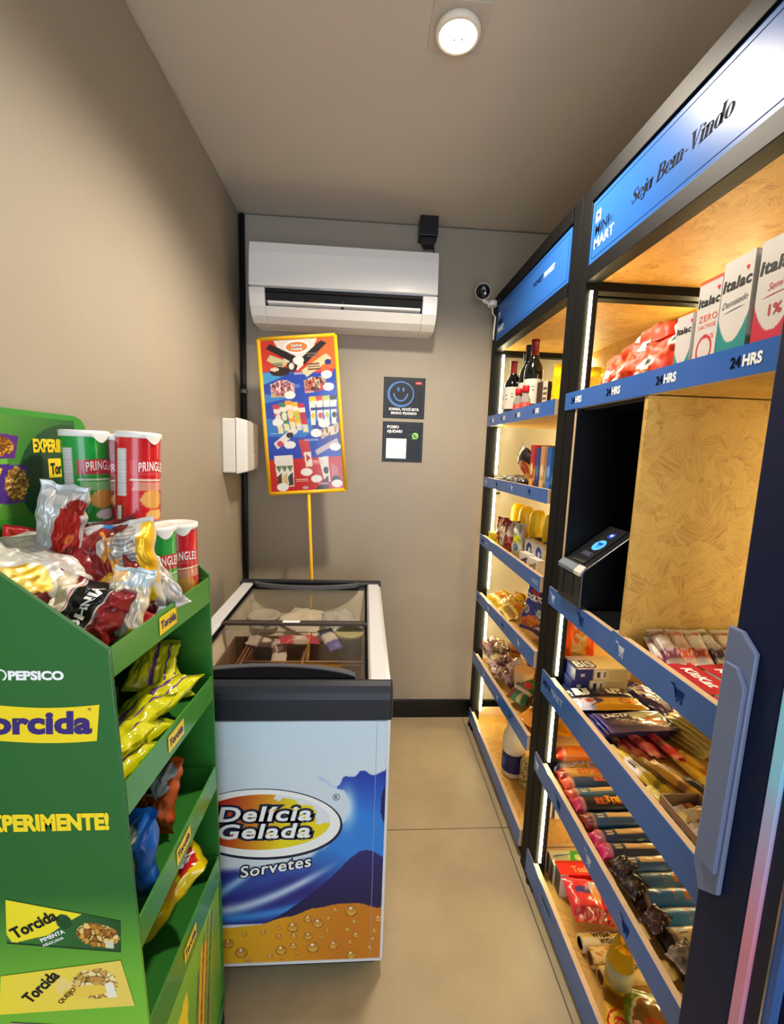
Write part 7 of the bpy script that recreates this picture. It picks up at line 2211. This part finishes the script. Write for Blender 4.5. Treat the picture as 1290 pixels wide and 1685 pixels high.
for i in range(7):
    c = ('#6a2a26', '#2c6a3a', '#8a3a2c', '#24502c', '#5a2420', '#3a6a2c', '#742c28')[i]
    f = art(c, ('r', 0, .38, 1, .5, '#d8ccb4'), ('e', .5, .7, .3, .12, '#c83a2c' if i % 2 else '#7aa83a'), ('l', .5, .1, .5, .3, .1, '#b8a86a'))
    x, y = 0.650 + .024 * i, 1.655 - .004 * i - .012 * (i % 2)
    heap('%s seasoning sachet, %s from the rail in its row on the fifth shelf' % (('wine red', 'green', 'rust', 'dark green', 'maroon', 'leaf green', 'brick red')[i], ORD[i]), bag(0.07, 0.12, 0.018, f, seed=490 + i, crumple=.003, nu=12, nv=16), (x, y, zS5(y) + .075), (0.55, -0.80, -.12), (.62, .45, .62), 'gloss', 'seasoning_sachet', 'seasoning sachets')
b_ = bag(0.12, 0.16, 0.06, art('#e0922a', ('l', 0, .3, 1, .45, .05, '#e9b04a'), ('l', .1, .6, .9, .75, .04, '#c86a1c'), ('e', .5, .5, .2, .15, '#e2a03a')), seed=500, crumple=.008)
heap('orange pasta bag lying by the post at the near end of the fifth shelf', b_, (0.668, 1.485, zS5(1.48) + .052), (0.35, -0.9, -.1), (.85, .35, .3), 'gloss', 'pasta_bag', 'orange pasta bags')
b_ = bag(0.14, 0.19, 0.05, art('#f0b01e', ('l', .2, .1, .4, .95, .02, '#d8902a'), ('l', .5, .05, .6, .95, .025, '#f6cc4a'), ('l', .75, .1, .8, .9, .02, '#d8902a'), ('e', .3, .6, .12, .1, '#e89a1c'), ('e', .65, .4, .1, .07, '#e8861c')), seed=501, crumple=.008, nu=24, nv=28)
heap('yellow orange pasta bag seen past the post above the biscuit rolls', b_, (0.765, 1.435, zS5(1.44) + .095), (0.93, -.1, -.15), (-.1, .25, .93), 'gloss', 'pasta_bag', 'orange pasta bags')

# ------------------------------------------------------------------ bottom shelf: bleach jug and white packs
zS6 = 0.0605
jg = bpy.data.objects.new('cleaner_jug', None)
jg.empty_display_size = 0.05
COL.objects.link(jg)
tag(jg, 'cream plastic cleaner bottle with a dark blue label on the bottom shelf', 'bottle')
lpart('bottle', MB().lathe([(0.036, 0), (0.046, .006), (0.047, .02), (0.047, .115), (0.050, .135), (0.050, .165), (0.046, .19), (0.038, .205), (0.036, .222), (0.036, .235), (0.030, .262), (0.018, .272), (.001, .274)], k=36), mat('cream_bottle_plastic', '#d8ceb4', rough=0.4), jg)
lpart('label', MB().lathe([(0.0476, .028), (0.0476, .112)], k=48, col=lambda u, z: '#1c2458').lathe([(0.0477, .028 + .084 * i / 16) for i in range(17)], k=48, col=lambda u, z: '#2a6ab0' if .55 < u < .60 and .05 < z < .09 else ('#c8c2d8' if (.40 < u < .50 and .04 < z < .1 and int(z * 500) % 2) else '#1c2458')), M['card'], jg)
jg.matrix_world = at(0.680, 1.725, zS6, -.2)
goods('small_carton', carton(0.055, 0.04, 0.12, art('#a89a6a', ('n', .5, .5, .5, .5, ['#a89a6a', '#6a6a4a', '#c9bc8a', '#4a5a4a'], 6, 2)), n=12), M['card'], 'olive patterned carton beside the cleaner bottle on the bottom shelf', 'box', at(0.716, 1.648, zS6, -.6))
for i, (x, y, lab) in enumerate(((0.735, 1.530, 'white pack nearest the lit post on the bottom shelf'), (0.795, 1.520, 'white pack second from the lit post on the bottom shelf'), (0.856, 1.512, 'white pack third from the lit post on the bottom shelf'))):
    goods('white_pack', carton(0.058, 0.09, 0.17, art('#e9e8ea', ('p', [(.3, 0), (.55, 0), (.5, 1), (.35, .8)], '#b9cfe8'), ('r', .9, 0, 1, 1, '#6a6a72')), n=16), M['gloss'], lab, 'pack', at(x, y, zS6, -.08), 'white packs')
# ------------------------------------------------------------------ navy drinks fridge at the right edge
M['fnavy'] = mat('fridge_navy_paint', '#0d1838', rough=0.5, spec=.3)
M['fgrey'] = mat('fridge_handle_grey', '#6a7594', rough=0.38)
M['fglass'] = thin_glass('fridge_glass', '#dcecf4', 1.0)
M['ftrim'] = ramp_z('fridge_painted_reflection', [(0.60, '#c98aa8'), (0.78, '#d98aa0'), (0.88, '#c9a0c4'), (0.99, '#a9b4dc'), (1.03, '#8fd0ee'), (1.2, '#8fd8f0')], 0.2)  # cyan-to-pink reflection painted into the trim strip's colour by height
M['fgasket'] = mat('fridge_gasket', '#10182e', rough=0.5)
fd = thing('drinks_fridge', 'tall navy drinks fridge with a grey door handle at the right edge', 'fridge', (0.8, 0.2, 0))
fxf, ry0, ry1 = 0.552, -0.12, 0.5885
part('cabinet', MB().box(0.612, 1.06, ry0, ry0 + .03, 0.06, 1.98).box(0.612, 1.06, ry1 - .03, ry1 - .002, 0.06, 1.98).box(1.04, 1.06, ry0 + .03, ry1 - .03, 0.06, 1.98)
     .box(0.612, 1.04, ry0 + .03, ry1 - .03, 1.78, 1.98).box(0.612, 1.04, ry0 + .03, ry1 - .03, 0.06, 0.26), M['fnavy'], fd, 0.002)
part('foot', MB().box(0.64, 1.04, ry0 + .04, ry1 - .04, 0.0, 0.06), M['blackpl'], fd)
df = MB().box(fxf, 0.606, 0.5058, ry1, 0.08, 1.97).box(fxf, 0.606, ry0, ry0 + .08, 0.08, 1.97).box(fxf, 0.606, ry0 + .08, 0.5058, 0.08, 0.17).box(fxf, 0.606, ry0 + .08, 0.5058, 1.86, 1.97)
dr = part('door', df, M['fnavy'], fd, 0.003)
part('glass_pane', MB().box(0.570, 0.574, ry0 + .082, 0.455, 0.172, 1.858), M['fglass'], dr, top=fd)
part('inner_trim', MB().box(0.5515, 0.569, 0.4895, 0.5055, 0.172, 1.858), M['ftrim'], dr, 0.001, top=fd, label='trim strip with a painted reflection, pale cyan above and pink below')
part('edge_line', MB().box(0.5535, 0.569, 0.4640, 0.4665, 0.172, 1.858), M['steel'], dr, top=fd)
part('blue_band', MB().box(0.5565, 0.569, 0.4560, 0.4638, 0.172, 1.858), mat('fridge_blue_band', '#3c5a94', rough=.25), dr, top=fd)
part('gasket', MB().box(0.5575, 0.569, 0.467, 0.489, 0.172, 1.858), M['fgasket'], dr, top=fd)
# handle: a chamfered plate with a raised inner ridge
k_ = lambda q, xx: [(y * xx / .53, CAM_H - (CAM_H - z) * xx / .53) for y, z in q]
part('handle', MB().prism(k_([(.578, 1.212), (.556, 1.212), (.530, 1.190), (.532, .815), (.565, .790), (.581, .83)], .543), 'x', .543, .5515), M['fgrey'], dr, 0.0025, top=fd)
part('handle_ridge', MB().prism(k_([(.578, 1.158), (.556, 1.158), (.540, 1.135), (.543, .838), (.579, .838)], .535), 'x', .535, .5425), M['fgrey'], dr, 0.0015, top=fd)
part('fridge_light', MB().box(0.63, 0.642, 0.44, 0.452, 0.3, 1.74), mat('fridge_led', '#dff2ff', emit='#a9d8ff', estr=7.0), fd)
for sz in (0.55, 0.85, 1.15, 1.45):
    part('wire_shelf', MB().box(0.64, 1.03, ry0 + .04, ry1 - .045, sz, sz + 0.006), M['fzwhite'], fd)
_i = 0
for sz in (0.262, 0.557, 0.857, 1.157, 1.457):
    for k in range(4):
        c = ('#d8607c', '#c8405a', '#5aa0d8', '#e0a0b0')[(k + _i) % 4]
        y = 0.40 - 0.085 * k
        o = bpy.data.objects.new('drink_bottle', None)
        o.empty_display_size = 0.05
        COL.objects.link(o)
        o.location = (0.70, y, sz)
        tag(o, ('bottom', 'second', 'third', 'fourth', 'top')[_i] + ' shelf drink bottle in the fridge, ' + ORD[k] + ' from the door handle side', 'bottle', 'drinks in the fridge')
        lpart('bottle', MB().lathe([(0.028, 0), (0.031, 0.004), (0.031, 0.13), (0.013, 0.19), (0.013, 0.205)], k=18), mat('drink_' + c[1:], c, rough=0.15, coat=0.5), o)
        lpart('cap', MB().lathe([(0.0145, 0.205), (0.0145, 0.222), (0.001, 0.223)], k=14), M['whitepl'], o)
    _i += 1

# ------------------------------------------------------------------ let every product rest on its shelf, clear of rails and posts
bpy.context.view_layer.update()


def extent(o, zlim=None):
    lo, hi = Vector((9, 9, 9)), Vector((-9, -9, -9))
    xl = 9
    for q in [o] + list(o.children):
        if q.type != 'MESH':
            continue
        mw = q.matrix_world
        for v in q.data.vertices:
            p = mw @ v.co
            for k in range(3):
                lo[k] = min(lo[k], p[k])
                hi[k] = max(hi[k], p[k])
            if zlim is not None and p.z < zlim:
                xl = min(xl, p.x)
    return lo, hi, xl


near_f = [(0.026, .109), (0.411, .472), (0.691, .765), (0.986, 1.046), (1.578, 1.627)]
far_f = [((.042, .044), .107), ((.425, .364), .480), ((.730, .700), .789), ((.994, .996), 1.046), ((1.291, 1.284), 1.336), ((1.572, 1.572), 1.621)]
for o in list(scene.objects):
    if o.parent or 'category' not in o or o['category'] in ('shelving unit', 'fridge', 'freezer', 'display rack', 'camera', 'sign', 'payment terminal', 'poster', 'pipe', 'sensor', 'ceiling light', 'air conditioner', 'electrical box'):
        continue
    lo, hi, _ = extent(o)
    c = (lo + hi) / 2
    d = Vector((0, 0, 0))
    if c.x > 0.56 and 0.6 < c.y < 2.17:
        if c.y < 1.306:
            fl = [(b + .0165, t) for b, t in near_f if b < c.z]
            y0, y1 = 0.612, 1.290
            if c.z > 1.5:
                y1 = 1.236
            elif 0.98 < c.z < 1.56:
                y0, y1 = (0.612, .9155) if c.y < .93 else (.93, 1.23)
        else:
            t = (max(1.37, lo.y) - 1.313) / .842
            fl = [(z0 + (z1 - z0) * t + .0165, tp) for (z0, z1), tp in far_f if z0 < c.z + .02]
            y0, y1 = (1.366, 2.098) if c.x > .66 else (1.366, 2.11)
        f, tp = fl[-1]
        if lo.z < f + .0004 and o['category'] != 'ice':
            d.z = f + .0004 - lo.z
        _, _, xl = extent(o, tp - d.z)
        if xl < .6050:
            d.x = .6050 - xl
        if hi.x > 1.0285:
            d.x = 1.0285 - hi.x
        if lo.y < y0:
            d.y = y0 - lo.y
        elif hi.y > y1:
            d.y = y1 - hi.y
    elif c.x < -0.25 and 0.5 < c.y < 0.98:
        t = (c.y - ys) / (yf - ys)
        fl = [(a + (b2 - a) * t + .0025, zt + (zt2 - zt) * t) for a, zt, b2, zt2, _ in reversed(TR) if (a + (b2 - a) * t) < c.z]
        f, tp = fl[-1]
        if lo.y < ys + th + .001:
            d.y = ys + th + .001 - lo.y
        elif hi.y > yf - .0055:
            d.y = yf - .0055 - hi.y
        if lo.x < -.5885:
            d.x = -.5885 - lo.x
        # lift until clear of the sloping tray floor, and draw back from the lip
        up = back = 0.0
        for q in [o] + list(o.children):
            if q.type == 'MESH':
                for v in q.data.vertices:
                    p = q.matrix_world @ v.co + d
                    k = (p.y - ys) / (yf - ys)
                    fz_ = TR[0][0] if 0 else None
                    for a, zt, b2, zt2, nm in TR:
                        if abs(a + (b2 - a) * t + .0025 - f) < 1e-6:
                            up = max(up, a + (b2 - a) * k + .0028 - p.z)
                            if p.z < zt + (zt2 - zt) * k:
                                back = max(back, p.x - (frx(p.y, p.z) - .0045))
        d.z += up
        if back > 0:
            d.x -= min(back, .03)
    if d.length > 0:
        o.matrix_world = Matrix.Translation(d) @ o.matrix_world

if 0:
    bpy.context.view_layer.update()
    for n in ('snack_bag.020', 'snack_bag.007', 'snack_bag.006', 'ice_cream_carton.004'):
        print('EXT', n, extent(scene.objects[n]), scene.objects[n]['label'])
